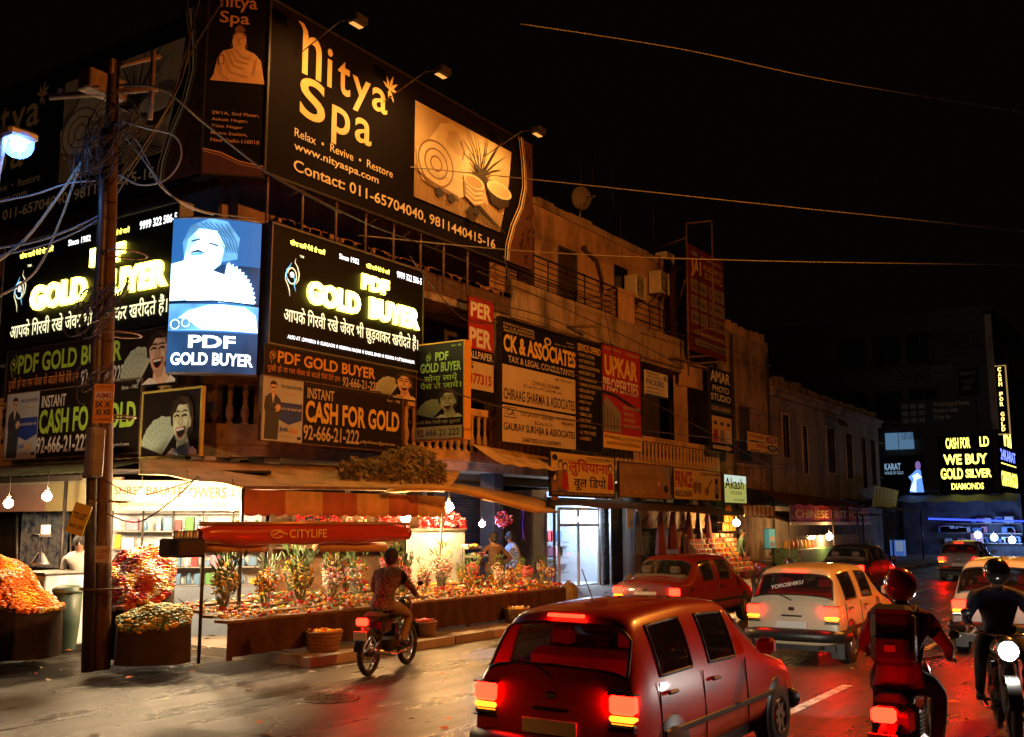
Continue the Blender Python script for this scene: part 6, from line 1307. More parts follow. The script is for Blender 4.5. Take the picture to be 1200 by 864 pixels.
cable([(140,100),(190,105),(240,145,15),(318,205,17),(400,250,18)], .016, M_cabd, 'dark cable from the cross arm across the statue banner')
cable([(318,205,17),(430,262,20),(520,296,24),(640,345,30)], .014, M_cabd, 'dark cable running below the spa billboard above the upper railing')
cable([(262,0,17),(225,60,16),(205,110,15.5),(150,200,15)], .014, M_cabd, 'dark cable bundle dropping left of the statue banner, right strand')
cable([(218,-5,17),(222,50,16),(200,120,15.5),(140,210,15)], .02, M_cabd, 'dark cable bundle dropping left of the statue banner, middle strand')
cable([(235,-5,17),(215,70,16),(190,140,15.5),(135,230,15)], .014, M_cabd, 'dark cable bundle dropping left of the statue banner, left strand')
for k, (a, s) in enumerate((((610,28,22),(800,58,24)),((300,178,22),(620,210,24)),((420,276,22),(640,296,24)))):
    e = ((980,96,26),(1230,136,28)) if k == 0 else ((900,240,26),(1230,274,28)) if k == 1 else ((900,306,26),(1230,311,28))
    cable([a, s, e[0], e[1]], .013, M_cabp, ('topmost','middle','lowest')[k]+' long pale wire stretching across the dark sky to the right edge', group='long wires across the sky')
cable([(118,560,14.4),(160,580),(200,572),(235,560)], .01, M_cabd, 'thin black wire loop in front of the flower shop banner'); cable([(120,600),(160,612),(200,588),(232,558)], .01, M_cabd, 'thin black wire rising in front of the kiosk shelves')
cable([(480,440,18),(600,480,22),(760,505,28),(905,520,38)], .012, M_cabd, 'dark wire sagging along the first floor boards'); cable([(640,430,24),(760,470,28),(905,548,38)], .012, M_cabd, 'dark wire hanging across the red properties board')
# notices tied to the pole
AXP = Matrix(((RT.x,0,-FW.x),(RT.y,0,-FW.y),(0,1,0)))
M_not = mat('orange_notice',(.80,.36,.04),.5); M_yel = mat('yellow_notice',(.75,.52,.04),.5)
s_ = Sign('coaching_notice', 'small orange AIMS coaching notice nailed to the utility pole', 'notice', pp(111,450,13.95), .27, .54, AXP, thick=.01, board=M_not)
s_.text('COACHING CENTRE', .06,.90,.94,.95,M_red,.01); s_.rect(.06,.60,.94,.80,M_white); s_.text('AIMS', .10,.63,.90,.77, M_red,.05); s_.text('IX X', .12,.40,.88,.55, M_blackp,.05); s_.text('XI XII', .12,.20,.88,.35, M_blackp,.05); s_.text('Ph. 9810098100', .08,.06,.92,.12, M_red,.01); s_.done()
s_ = Sign('yellow_notice', 'crumpled yellow notice hanging on the left of the pole at head height', 'notice', pp(89,588,14.1), .24, .42, AXP @ Matrix.Rotation(-.3,3,'Z'), thick=.01, board=M_yel)
s_.text('TO LET', .12,.5,.88,.70, M_blackp,.04); s_.text('98101 22345', .1,.2,.9,.32, M_blackp,.02); s_.done()
s_ = Sign('torn_bill', 'torn pale paper bill stuck low on the utility pole', 'bill', pp(112,640,14.15), .2, .22, AXP, thick=.005, board=M_cream); s_.text('AC REPAIR\nSERVICE', .1,.2,.9,.8, M_red,.02); s_.done()
# blue-white street lamp at the left
lp_ = PT(22,166,13.4)
SL = thing('street_lamp', 'blue white street lamp glaring at the upper left in front of the unlit hoarding', 'street lamp', (lp_.x,lp_.y,.13))
hp = PT(-45,700,13.4)
part('pole', SL, M_steel, lambda b: b.tube([Vector((hp.x,hp.y,.13)), Vector((hp.x,hp.y,lp_.z-.5)), Vector((hp.x,hp.y,lp_.z)).lerp(lp_,.3)+Vector((0,0,.12)), lp_+Vector((0,0,.12))], [.09,.07,.05,.04], 10))
part('lamp_head', SL, M_steel, lambda b: b.bbox(lp_+Vector((-.22,-.14,.02)), lp_+Vector((.22,.14,.16)), .04))
BG_ = emis('blue_halo_glow',(.05,.22,1.0),1.1,(.2,.3,.6)); BG_.node_tree.nodes['Principled BSDF'].inputs['Alpha'].default_value = .35  # glowing see-through ball added to imitate the lamp's blue halo
part('lamp_lens', SL, emis('blue_white_lens',(.16,.40,1.0),300,(.8,.8,.8)), lambda b: b.ball(lp_+Vector((0,0,-.04)), .10, 0, 14, 8))
part('halo_globe', SL, BG_, lambda b: b.ball(lp_+Vector((0,0,-.04)), .2, 0, 22, 14))
# posts of the sodium lamps on the central reserve (outside this view)
for i, (mx,my,mz,me) in enumerate(MEDIAN_LAMPS):
    t = thing('sodium_street_lamp', ('near','far','rearmost added')[i]+' tall sodium street lamp on the central reserve', 'street lamp', (mx,my,.15))
    part('pole', t, M_steel, lambda b: b.tube([(mx,my,.15),(mx,my,mz-.4),(mx,my+.4,mz-.05),(mx,my+1.2,mz+.05)], [.11,.07,.05,.04], 10)); part('lamp_head', t, M_dark_steel, lambda b: b.bbox((mx-.15,my+1.2,mz-.05),(mx+.15,my+2.0,mz+.1), .04))
    part('lamp_lens', t, emis('sodium_street_lens', (1,.45,.1), 8), lambda b: b.box((mx-.11,my+1.3,mz-.07),(mx+.11,my+1.9,mz-.052)))

for k, q in enumerate((((505,322,20),(560,350,23),(640,372,26),(720,405,31)),((560,318,22),(640,352,26),(740,398,31),(800,430,36)),((590,300,24),(600,340,23.5),(592,372,23)),((700,330,29),(712,380,28.5),(720,430,29)),((760,385,33),(830,400,36),(905,430,44)),((860,470,39),(940,500,48),(1035,520,60)),((860,540,39),(950,548,48),(1035,560,62)),((480,300,19),(540,372,22),(583,378,23)))):
    cable(q, .014, M_cabd, ('first','second','third','fourth','fifth','sixth','seventh','eighth')[k]+' thin dark service cable slung over the facades, counted roughly left to right', group='dark service cables on the facades')
# ================================================================ vehicles
E_tail = emis('tail_lamp_glow', (1.0,0.0014,0.0005), 150, (.5,.02,.01)); E_tail2 = emis('brake_strip_glow', (1.0,.012,.004), 16, (.5,.02,.01)); E_ind = emis('indicator_glow',(1,.22,.01),6,(.5,.2,.02)); E_head = emis('head_lamp_glow',(1,.95,.85),260,(.8,.8,.8))
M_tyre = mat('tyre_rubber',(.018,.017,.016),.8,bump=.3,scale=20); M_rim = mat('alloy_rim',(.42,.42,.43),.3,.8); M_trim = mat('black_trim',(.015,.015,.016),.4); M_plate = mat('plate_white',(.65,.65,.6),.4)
M_cg = mat('tinted_car_glass',(.012,.014,.015),.04,spec=.9); M_cg.node_tree.nodes['Principled BSDF'].inputs['Alpha'].default_value = .72
M_seat = mat('seat_cloth',(.07,.06,.055),.9); M_chrome = mat('chrome_trim',(.6,.6,.6),.15,1.0)
def paint(name, c, coat=.8, rough=.32): return mat(name, c, rough, coat=coat, var=.12, scale=2.5)
def wheel(par, x, y, r=.28, side=1):
    w = MB(); w.lathe([(r*.62,-.085),(r*.93,-.09),(r,-.06),(r,.06),(r*.93,.09),(r*.62,.085)], (x,y,r), 28, axis='y'); o = w.build('wheel', M_tyre, par, world=False)
    q = MB(); yy = y+.07*side
    q.lathe([(r*.63,-.01),(r*.63,.02),(r*.56,.025),(r*.54,-.03)], (x,yy,r), 24, axis='y')
    for k in range(7):
        a = 2*PI*k/7; c, s = math.cos(a), math.sin(a); wv = .028
        q.add([(x+r*.1*c-wv*s,yy+.02*side,r+r*.1*s+wv*c),(x+r*.1*c+wv*s,yy+.02*side,r+r*.1*s-wv*c),(x+r*.57*c+wv*s,yy+.01*side,r+r*.57*s-wv*c),(x+r*.57*c-wv*s,yy+.01*side,r+r*.57*s+wv*c)], [(0,1,2,3)])
    q.lathe([(.001,-.01),(r*.16,-.01),(r*.16,.03),(.001,.035)], (x,yy,r), 12, axis='y'); ri = q.build('rim', M_rim, None); ri.parent = o
    d = MB(); d.lathe([(.001,0),(r*.6,0),(r*.6,.01),(.001,.01)], (x,yy-.04*side,r), 20, axis='y'); di = d.build('brake_disc', M_dark_steel, None); di.parent = o
    return o
def car(name, label, loc, mp, L=3.6, H=1.45, W=.74, kind='hatch', rot=0, rearlit=True, extra=None, cat='car', headlit=False):
    t = thing(name, label, cat, loc, (0,0,rot)); h = H
    R = -L/2; FQ = L/2
    if kind == 'sedan':
        st = [(R,.66,.40,.62,.66,.58,0),(R+.03,.71,.30,.88,.93,.62,0),(R+.10,.72,.25,.92,.98,.62,0),(R+.55,W,.24,.93,1.0,.62,0),(R+.62,W,.24,.93,1.01,.60,'r'),(R+1.05,W,.24,.95,h-.06,.52,0),(R+1.15,W,.24,.95,h-.02,.53,'s1'),(R+1.95,W,.24,.94,h,.54,0)]
        cab = R+2.0
    else:
        st = [(R,.66,.40,.62,.66,.58,0),(R+.02,.71,.30,.84,.88,.64,0),(R+.05,.72,.26,.90,.94,.63,'r'),(R+.26,W,.24,.93,h-.08,.55,0),(R+.36,W,.24,.94,h-.03,.55,'s1'),(R+1.22,W,.24,.94,h,.55,0)]
        cab = R+1.30
    st += [(cab,W,.24,.94,h,.55,'s2'),(cab+.85,W,.24,.92,h-.03,.54,0),(cab+.92,W,.24,.92,h-.06,.53,'w'),(cab+1.42,W,.24,.90,.96,.62,0),(cab+1.52,W,.24,.88,.93,.62,0),(FQ-.22,W-.02,.25,.76,.82,.58,0),(FQ-.06,.70,.28,.66,.72,.54,0),(FQ,.62,.36,.55,.60,.5,0)]
    vs = []; fs = []; ms = []
    slots = {'r':1,'w':2,'s1':3,'s2':4}
    for (x,w,zb,be,ro,wr,f) in st:
        half = [(w-.14,zb),(w-.01,zb+.10),(w,.52 if be > .56 else be-.05),(w-.03,be),(wr,ro-.05),(wr-.10,ro)]
        ring = [(0,zb)] + half + [(0,ro+.02)] + [(-y,z) for y, z in reversed(half)]
        vs += [(x,y,z) for y, z in ring]
    n = 14
    for i in range(len(st)-1):
        f = st[i][6]
        for j in range(n):
            k = (j+1) % n; fs.append((i*n+j, i*n+k, (i+1)*n+k, (i+1)*n+j))
            mi = 0
            if f in ('r','w') and j in (5,6,7,8): mi = slots[f]
            if f in ('s1','s2') and j in (4,9): mi = slots[f] + (2 if j == 9 else 0)
            ms.append(mi)
    fs.append(tuple(range(n-1,-1,-1))); fs.append(tuple((len(st)-1)*n+j for j in range(n))); ms += [0,0]
    me = bpy.data.meshes.new('car'); me.from_pydata(vs, [], fs)
    for k in range(7): me.materials.append(None)
    me.polygons.foreach_set('material_index', ms); o = bpy.data.objects.new('car', me); COL.objects.link(o)
    md = o.modifiers.new('s','SUBSURF'); md.levels = 2; md.render_levels = 2
    bpy.context.view_layer.update(); ev = o.evaluated_get(bpy.context.evaluated_depsgraph_get()).to_mesh()
    VV = [v.co.copy() for v in ev.vertices]; groups = {}
    for p in ev.polygons: groups.setdefault(p.material_index, []).append(tuple(p.vertices))
    o.evaluated_get(bpy.context.evaluated_depsgraph_get()).to_mesh_clear() if False else None
    bpy.data.objects.remove(o)
    for g, nm, mm in ((0,'body',mp),(1,'rear_window',M_cg),(2,'windscreen',M_cg),(3,'window',M_cg),(4,'window',M_cg),(5,'window',M_cg),(6,'window',M_cg)):
        F_ = groups.get(g, []); 
        if not F_: continue
        use = sorted({i for f in F_ for i in f}); ix = {v: i for i, v in enumerate(use)}; b = MB(); b.add([VV[i] for i in use], [tuple(ix[i] for i in f) for f in F_], 0, True)
        ob = b.build(nm, mm, t, world=False)
        if g:   # rubber seal round each pane
            cnt_ = {}
            for f in F_:
                for a, c in zip(f, f[1:]+f[:1]): cnt_[frozenset((a,c))] = cnt_.get(frozenset((a,c)),0)+1
            sb = MB(); nb_ = {}
            for e, c in cnt_.items():
                if c == 1: a_, c_ = tuple(e); nb_.setdefault(a_, []).append(c_); nb_.setdefault(c_, []).append(a_)
            st_ = next(iter(nb_)); loop = [st_]; prev = None; cur = st_
            while True:
                nx = [q for q in nb_[cur] if q != prev]
                if not nx or (nx[0] == st_): break
                prev, cur = cur, nx[0]; loop.append(cur)
            sb.tube([VV[q]*1.002 for q in loop + loop[:2]], .014, 6)
            so = sb.build('window_seal', M_trim, None); so.parent = ob
    def c_(nm, m, fn, par=None):
        b = MB(); fn(b); o = b.build(nm, m, None); o.parent = par or t; return o
    c_('rear_bumper', M_trim if kind == 'hatch' else mp, lambda b: b.tube([(R+.30,-W-.015,.42),(R+.08,-.70,.42),(R-.03,-.45,.42),(R-.05,0,.42),(R-.03,.45,.42),(R+.08,.70,.42),(R+.30,W+.015,.42)], .095, 10))
    c_('front_bumper', M_trim, lambda b: b.tube([(FQ-.30,-W-.01,.40),(FQ-.08,-.66,.40),(FQ+.03,-.4,.40),(FQ+.04,0,.40),(FQ+.03,.4,.40),(FQ-.08,.66,.40),(FQ-.30,W+.01,.40)], .09, 10))
    for s in (-1,1):
        lm = c_('tail_lamp', E_tail if rearlit else mat('tail_lamp_dark',(.3,.02,.015),.2,coat=.6), lambda b: b.bbox((R-.015,s*.50,.715),(R+.09,s*.705,.85), .02))
        c_('amber_lens', E_ind if rearlit else M_trim, lambda b: b.bbox((R-.010,s*.50,.665),(R+.08,s*.705,.705), .012), lm); c_('clear_lens', M_chrome, lambda b: b.bbox((R-.008,s*.50,.615),(R+.07,s*.705,.655), .012), lm)
        c_('reflector', M_redp, lambda b: b.bbox((R-.055,s*.48,.40),(R-.03,s*.60,.44), .005))
        c_('lamp_bezel', M_trim, lambda b: (b.box((R-.012,s*.49,.598),(R+.08,s*.71,.612)), b.box((R-.012,s*.49,.853),(R+.08,s*.71,.866))), lm)
        c_('headlight', E_head if headlit else M_chrome, lambda b: b.ball((FQ-.05,s*.52,.62), .12, 0, 12, 6, (.6,1,.8)))
        c_('door_mirror', mp, lambda b: b.bbox((cab+1.0,s*(W+.03),.93),(cab+1.12,s*(W+.2),1.07), .03))
        for x in (cab-.05, cab+.90, R+.42): c_('door_seam', M_trim, lambda b: b.tube([(x,s*(W-.005),.34),(x,s*(W-.001),.55),(x,s*(W-.028),.9)], .006, 4))
        for x in (cab+.08, R+.52): c_('door_handle', M_trim, lambda b: b.bbox((x,s*(W-.012),.80),(x+.16,s*(W+.02),.83), .01))
        c_('side_strip', M_trim, lambda b: b.bbox((R+.45,s*(W-.01),.50),(FQ-.65,s*(W+.012),.55), .008))
        c_('mud_flap', M_trim, lambda b: b.box((R+.22,s*.52,.08),(R+.24,s*.72,.30)))
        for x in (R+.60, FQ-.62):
            c_('wheel_hollow_disc', M_trim, lambda b: (b.lathe([(.001,-.004),(.335,-.004),(.345,.004),(.335,.012),(.001,.012)], (x,s*(W-.008),.31), 26, axis='y')))  # flat black disc painted in for the shaded hollow behind each wheel
            wheel(t, x, s*(W-.075), .285, s)
        c_('front_seat', M_seat, lambda b: (b.bbox((cab+.0,s*.12,.5),(cab+.5,s*.58,.62),.05), b.bbox((cab-.1,s*.14,.6),(cab+.05,s*.56,1.12),.05), b.bbox((cab-.09,s*.24,1.13),(cab+.0,s*.44,1.30),.04)))
    c_('rear_seat', M_seat, lambda b: b.bbox((R+.6,-.6,.5),(R+.8,.6,1.08),.06)); c_('dashboard', M_seat, lambda b: b.bbox((cab+.95,-.66,.72),(cab+1.3,.66,.93),.06))
    c_('number_plate', M_plate, lambda b: b.bbox((R-.03,-.24,.52 if kind=='hatch' else .66),(R-.012,.24,.63 if kind=='hatch' else .77), .004))
    c_('badge', M_chrome, lambda b: b.bbox((R-.012,-.05,.78),(R+.03,.05,.83),.01)); c_('boot_handle', M_trim, lambda b: b.bbox((R-.014,-.16,.69),(R+.03,.16,.715),.008))
    if kind == 'hatch':
        c_('rear_wiper', M_trim, lambda b: b.tube([(R+.02,.0,.93),(R+.06,.12,.98),(R+.12,.38,1.06)], .011, 5)); c_('brake_strip', E_tail2 if rearlit else M_trim, lambda b: b.bbox((R+.22,-.16,H-.085),(R+.27,.16,H-.06), .006))
    c_('aerial', M_trim, lambda b: b.tube([(R+.7,0,H),(R+.5,0,H+.28)], .005, 5)); c_('exhaust', M_dark_steel, lambda b: b.tube([(R-.04,-.42,.24),(R+.3,-.42,.25)], .025, 8)); c_('underside', M_trim, lambda b: b.box((R+.15,-.6,.18),(FQ-.15,.6,.27)))
    if extra: extra(c_, R)
    M_ = MW[t.name]
    for s in ((-1,1) if loc[0] < 30 else ()): lamp('headlamp_beam', 'SPOT', M_ @ Vector((FQ+.06,s*.52,.62)), 260, (1,.86,.66), M_ @ Vector((FQ+9,s*.6,.0)), .05, 60, .6)
    for k in range(7): c_('heater_line', M_trim, lambda b: b.tube([(R+.095+.022*k,-.42,.975+.052*k),(R+.095+.022*k,.42,.975+.052*k)], .002, 4)) if kind == 'hatch' else None
    for s in (-1,1): c_('rear_headrest', M_seat, lambda b: b.bbox((R+.70,s*.2,1.08),(R+.78,s*.42,1.24), .03))
    return t
def yoro(c_, R):
    vs, fs = text2d('YOROSHIKU', .02)
    # lettering follows the sloping rear window
    def P(x, y): yy = .34-.50*x; zz = 1.08+.06*y+.10*x; return (R+.035+(zz-.94)*.40-.012, yy, zz)
    c_('lettering', M_white, lambda b: b.add([P(x,y) for x, y in vs], fs))
car('cream_hatchback', 'cream hatchback with white lettering across its rear window, in the middle lane', (17.5,5.25,0), paint('cream_paint',(.62,.52,.36)), extra=yoro)
car('white_hatchback', 'white hatchback with its roof showing at the far right edge', (20.2,2.75,0), paint('white_car_paint',(.72,.72,.70)), H=1.52)
car('red_hatchback', 'added red hatchback with glowing tail lamps in the near lane, nearest to the camera', (8.7,4.2,0), paint('red_car_paint',(.42,.02,.012)))  # added car; its red paint and lit lamps stand in for red light trails
car('maroon_sedan', 'dark maroon sedan in the far lane in front of the lit shop', (20.6,9.1,0), paint('maroon_car_paint',(.14,.012,.01)), L=4.1, kind='sedan')
car('black_sedan', 'black sedan by the kerb beyond the cream hatchback', (33.5,9.0,0), paint('black_car_paint',(.02,.02,.022)), L=4.1, kind='sedan')
car('grey_hatchback', 'small grey hatchback far down the road below the blue lit shops', (43,7.4,0), paint('grey_car_paint',(.22,.22,.23)))

def cast(o): return o
def motorcycle(label, loc, rot, mp, lit=True, head=False, steer=0):
    t = thing('motorcycle', label, 'motorcycle', loc, (0,0,rot))
    def c_(nm, m, fn, par=None):
        b = MB(); fn(b); o = b.build(nm, m, None); o.parent = par or t; return o
    for x in (-.62,.64):
        w = c_('wheel', M_tyre, lambda b: b.lathe([(.24,-.03),(.28,-.045),(.305,-.02),(.31,0),(.305,.02),(.28,.045),(.24,.03)], (x,0,.31), 28, axis='y'))
        c_('rim', M_chrome, lambda b: b.lathe([(.235,-.02),(.25,0),(.235,.02),(.225,0),(.235,-.02)], (x,0,.31), 28, axis='y'), w)
        c_('spokes', M_chrome, lambda b: [b.tube([(x,.0,.31),(x+.235*math.cos(k*PI/9),0,.31+.235*math.sin(k*PI/9))], .004, 4) for k in range(18)], w); c_('hub', M_dark_steel, lambda b: b.lathe([(.01,-.06),(.05,-.06),(.05,.06),(.01,.06)], (x,0,.31), 12, axis='y'), w)
    c_('frame', M_trim, lambda b: (b.tube([(.42,0,.85),(.2,0,.55),(.15,0,.3),(-.2,0,.28),(-.35,0,.55),(.3,0,.78)], .022, 6), b.tube([(-.35,.08,.55),(-.62,.08,.31)], .02, 6), b.tube([(-.35,-.08,.55),(-.62,-.08,.31)], .02, 6)))
    c_('fork', M_chrome, lambda b: (b.tube([(.64,.07,.31),(.46,.07,.86),(.42,.07,.98)], .02, 8), b.tube([(.64,-.07,.31),(.46,-.07,.86),(.42,-.07,.98)], .02, 8)))
    c_('handlebar', M_chrome, lambda b: b.tube([(.28,-.34,1.02),(.36,-.25,1.04),(.42,-.08,1.0),(.42,.08,1.0),(.36,.25,1.04),(.28,.34,1.02)], .012, 6))
    c_('mirror', M_trim, lambda b: [(b.tube([(.36,s*.25,1.04),(.34,s*.32,1.2)], .006, 5), b.ball((.34,s*.34,1.22), .05, 0, 10, 6, (.35,1,.7))) for s in (-1,1)])
    c_('fuel_tank', mp, lambda b: b.ball((.18,0,.84), .2, 0, 16, 10, (1.35,.68,.62))); c_('seat', M_seat, lambda b: b.bbox((-.62,-.12,.76),(.02,.12,.86),.05))
    c_('engine', M_dark_steel, lambda b: (b.bbox((-.12,-.13,.28),(.22,.13,.48),.04), b.bbox((.02,-.09,.46),(.16,.09,.66),.02), [b.box((.0,-.11,.48+.03*k),(.18,.11,.49+.03*k)) for k in range(6)]))
    c_('exhaust', M_chrome, lambda b: b.tube([(.16,-.12,.42),(.25,-.14,.28),(-.1,-.16,.24),(-.3,-.17,.27),(-.75,-.18,.36)], [.018,.018,.02,.035,.038], 8))
    c_('side_panel', mp, lambda b: (b.bbox((-.42,-.13,.55),(-.12,.13,.75),.04), b.bbox((-.78,-.09,.72),(-.45,.09,.80),.03)))
    c_('mudguard', mp, lambda b: [b.grid(lambda u, v: (cx+.345*math.cos(a0+(a1-a0)*u), -.06+.12*v, .31+.345*math.sin(a0+(a1-a0)*u)), 12, 2) for cx, a0, a1 in ((.64,.2,2.5),(-.62,.8,3.0))])
    c_('tail_lamp', E_tail if lit else M_redp, lambda b: b.bbox((-.87,-.085,.70),(-.80,.085,.80),.02)); c_('number_plate', M_plate, lambda b: b.bbox((-.90,-.1,.50),(-.885,.1,.63),.005)); c_('plate_bracket', M_trim, lambda b: b.tube([(-.8,0,.72),(-.88,0,.5)], .02, 6))
    c_('headlamp_shell', mp, lambda b: b.ball((.52,0,.88), .12, 0, 14, 8, (1,1,1.1))); c_('headlamp', E_head if head else M_chrome, lambda b: b.ball((.61,0,.88), .09, 0, 14, 8, (.45,1,1)))
    c_('foot_peg', M_trim, lambda b: b.tube([(-.02,-.26,.33),(-.02,.26,.33)], .015, 6)); c_('side_stand', M_trim, lambda b: b.tube([(-.1,.1,.3),(-.18,.22,.02)], .012, 6))
    return t

# ================================================================ people: one skinned surface each
M_sk = mat('brown_skin', (.26,.14,.085), .55); M_hr = mat('black_hair', (.012,.01,.009), .6, bump=.6, scale=40)
def plaid(name, a, b_):
    m = mat(name, a, .85); nt = m.node_tree; bs = nt.nodes['Principled BSDF']; tc = nt.nodes.new('ShaderNodeTexCoord'); c = nt.nodes.new('ShaderNodeTexChecker'); c.inputs['Scale'].default_value = 22
    c.inputs['Color1'].default_value = (*a,1); c.inputs['Color2'].default_value = (*b_,1); nt.links.new(tc.outputs['Object'], c.inputs['Vector']); nt.links.new(c.outputs['Color'], bs.inputs['Base Color']); return m
def person(label, loc, rot, J, shirt, trouser, shoe=M_blackp, helmet=None, skin=M_sk, sleeve='long', near_=False):
    """J: joint positions in metres, x forward, y left, z up from the feet"""
    t = thing('person', label, 'person', loc, (0,0,rot)); V = []; R = []; E = []; N = {}; K = []
    def nd(nm, p, r): N[nm] = len(V); V.append(Vector(p)); R.append(r); return N[nm]
    def ln(a, b): E.append((N[a], N[b]))
    for nm, r in (('pelvis',(.155,.12)),('waist',(.15,.115)),('chest',(.185,.13)),('upper',(.165,.11)),('neck',(.052,.055)),('jaw',(.068,.075)),('head',(.082,.098)),('crown',(.055,.065))): nd(nm, J[nm], r)
    for a, b in zip(('pelvis','waist','chest','upper','neck','jaw','head'),('waist','chest','upper','neck','jaw','head','crown')): ln(a, b)
    for s in 'LR':
        for nm, r in (('hip',.10),('thigh',.085),('knee',.06),('calf',.056),('ankle',.038),('toe',.034)): nd(nm+s, J[nm+s], (r,r))
        ln('pelvis','hip'+s)
        for a, b in (('hip','thigh'),('thigh','knee'),('knee','calf'),('calf','ankle'),('ankle','toe')): ln(a+s, b+s)
        for nm, r in (('shoulder',.075),('elbow',.05),('wrist',.03),('palm',.033)): nd(nm+s, J[nm+s], (r,r*.9))
        ln('upper','shoulder'+s)
        for a, b in (('shoulder','elbow'),('elbow','wrist'),('wrist','palm')): ln(a+s, b+s)
        d = (Vector(J['palm'+s])-Vector(J['wrist'+s])).normalized(); sd = d.orthogonal().normalized(); nm2 = d.cross(sd)
        P_ = Vector(J['palm'+s])
        for k in range(4):
            o_ = sd*(-.03+.02*k); ln_ = (.062,.075,.07,.055)[k]
            nd('f%d%s' % (k,s), P_+o_+d*.045, (.0095,.0095)); nd('g%d%s' % (k,s), P_+o_*1.15+d*(.045+ln_*.6)+nm2*.015, (.0085,.0085)); nd('h%d%s' % (k,s), P_+o_*1.15+d*(.035+ln_)+nm2*.04, (.007,.007))
            ln('palm'+s,'f%d%s' % (k,s)); ln('f%d%s' % (k,s),'g%d%s' % (k,s)); ln('g%d%s' % (k,s),'h%d%s' % (k,s))
        nd('t0'+s, P_-sd*.042-d*.005+nm2*.01, (.011,.011)); nd('t1'+s, P_-sd*.058+d*.035+nm2*.025, (.009,.009)); ln('palm'+s,'t0'+s); ln('t0'+s,'t1'+s)
    me = bpy.data.meshes.new('skin'); me.from_pydata([tuple(v) for v in V], E, []); o = bpy.data.objects.new('skin', me); COL.objects.link(o)
    md = o.modifiers.new('skin','SKIN'); md.use_smooth_shade = True; sv = me.skin_vertices[0].data
    for k, r in enumerate(R): sv[k].radius = r
    sv[0].use_root = True
    lv = 2 if near_ else 1; o.modifiers.new('s','SUBSURF').levels = lv; o.modifiers['s'].render_levels = lv
    bpy.context.view_layer.update(); ev = o.evaluated_get(bpy.context.evaluated_depsgraph_get()).to_mesh()
    fs = [tuple(p.vertices) for p in ev.polygons]; vs = []
    for v in ev.vertices:     # cloth folds on shirt and trousers
        p = v.co.copy(); arm = p.y*p.y > .04
        if p.z > .12 and p.z < 1.42: p += v.normal * (.0075*math.sin(42*p.z+7*math.sin(9*p.y+4*p.x)+5*p.x)*(.5+.5*math.sin(11*p.y+6*p.x)) + .006)
        vs.append(p)
    bpy.data.objects.remove(o)
    names = {v: k for k, v in N.items()}
    def cls(n):
        n = names[n]; q = n[:-1] if n[-1] in 'LR' else n
        if q in ('pelvis','hip','thigh','knee','calf'): return 1
        if q in ('ankle','toe'): return 3
        if q in ('waist','chest','upper','shoulder','elbow'): return 0
        return 2
    ms = []
    def near(c):
        best = None
        for a, b in E:
            A, B = V[a], V[b]; ab = B-A; u = max(0,min(1,(c-A).dot(ab)/max(ab.length_squared,1e-9))); dd = (c-(A+ab*u)).length
            if best is None or dd < best[0]: best = (dd, a if u < .5 else b, a, b, u)
        _, k, a, b, u = best; na, nb = names[a], names[b]
        if na.startswith('elbow') and nb.startswith('wrist'): return 0 if (u < .85 if sleeve == 'long' else u < -1) else 2
        if na.startswith('shoulder') and nb.startswith('elbow'): return 0 if (sleeve == 'long' or u < .75) else 2
        if na == 'upper' and nb == 'neck': return 0 if u < .55 else 2
        if na == 'pelvis' and nb == 'waist': return 0
        if na.startswith('calf') and nb.startswith('ankle'): return 1 if u < .85 else 3
        return cls(k)
    for f in fs:
        c = Vector((0,0,0))
        for i in f: c += vs[i]
        ms.append(near(c/len(f)))
    b = MB(); b.add(vs, fs, 0, True); b.m = ms; b.build('body', [shirt, trouser, skin, shoe], t, world=False)
    h = Vector(J['head']); fwd = Vector(J.get('face',(1,0,0))).normalized(); lf = Vector((0,0,1)).cross(fwd).normalized()
    def c_(nm, m, fn): b = MB(); fn(b); o = b.build(nm, m, None); o.parent = t; return o
    if helmet: c_('helmet', helmet, lambda b: b.ball(h+Vector((0,0,.03)), .128, 0, 20, 12, (1,1,1.08))); c_('visor', M_cg, lambda b: b.ball(h+fwd*.04+Vector((0,0,.02)), .105, 0, 16, 8, (1,1,.5)))
    else:
        c_('hair', M_hr, lambda b: (b.ball(h-fwd*.018+Vector((0,0,.045)), .108, 0, 18, 10, (1,1,1.02)), b.ball(h-fwd*.045+Vector((0,0,-.01)), .088, 0, 14, 8)))
        c_('ear', skin, lambda b: [b.ball(h+lf*s*.092+Vector((0,0,-.01)), .027, 0, 8, 6, (.7,.5,1.2)) for s in (-1,1)])
        c_('nose', skin, lambda b: b.tube([h+fwd*.09+Vector((0,0,.03)), h+fwd*.118+Vector((0,0,-.015)), h+fwd*.098+Vector((0,0,-.03))], [.008,.016,.009], 8))
        c_('eye', M_hr, lambda b: [b.ball(h+fwd*.088+lf*s*.033+Vector((0,0,.025)), .011, 0, 8, 6) for s in (-1,1)]); c_('mouth', mat('lip',(.2,.06,.05),.5), lambda b: b.ball(h+fwd*.086+Vector((0,0,-.062)), .024, 0, 10, 6, (.4,1,.3)))
    wv_ = Vector(J['waist']); pv = Vector(J['pelvis'])
    c_('shirt_hem', shirt, lambda b: b.grid(lambda u, v: wv_.lerp(pv+(pv-wv_)*.45, v)+Vector(((.135+.035*v+.008*math.sin(u*6.283*7+v*3))*math.cos(u*6.283), (.165+.03*v+.010*math.sin(u*6.283*6))*math.sin(u*6.283), .012*math.sin(u*6.283*3)*v)), 56, 6))
    c_('collar', shirt, lambda b: b.lathe([(.075,0),(.07,.035),(.062,.04)], Vector(J['neck'])-Vector((0,0,.055)), 14)); 
    return t
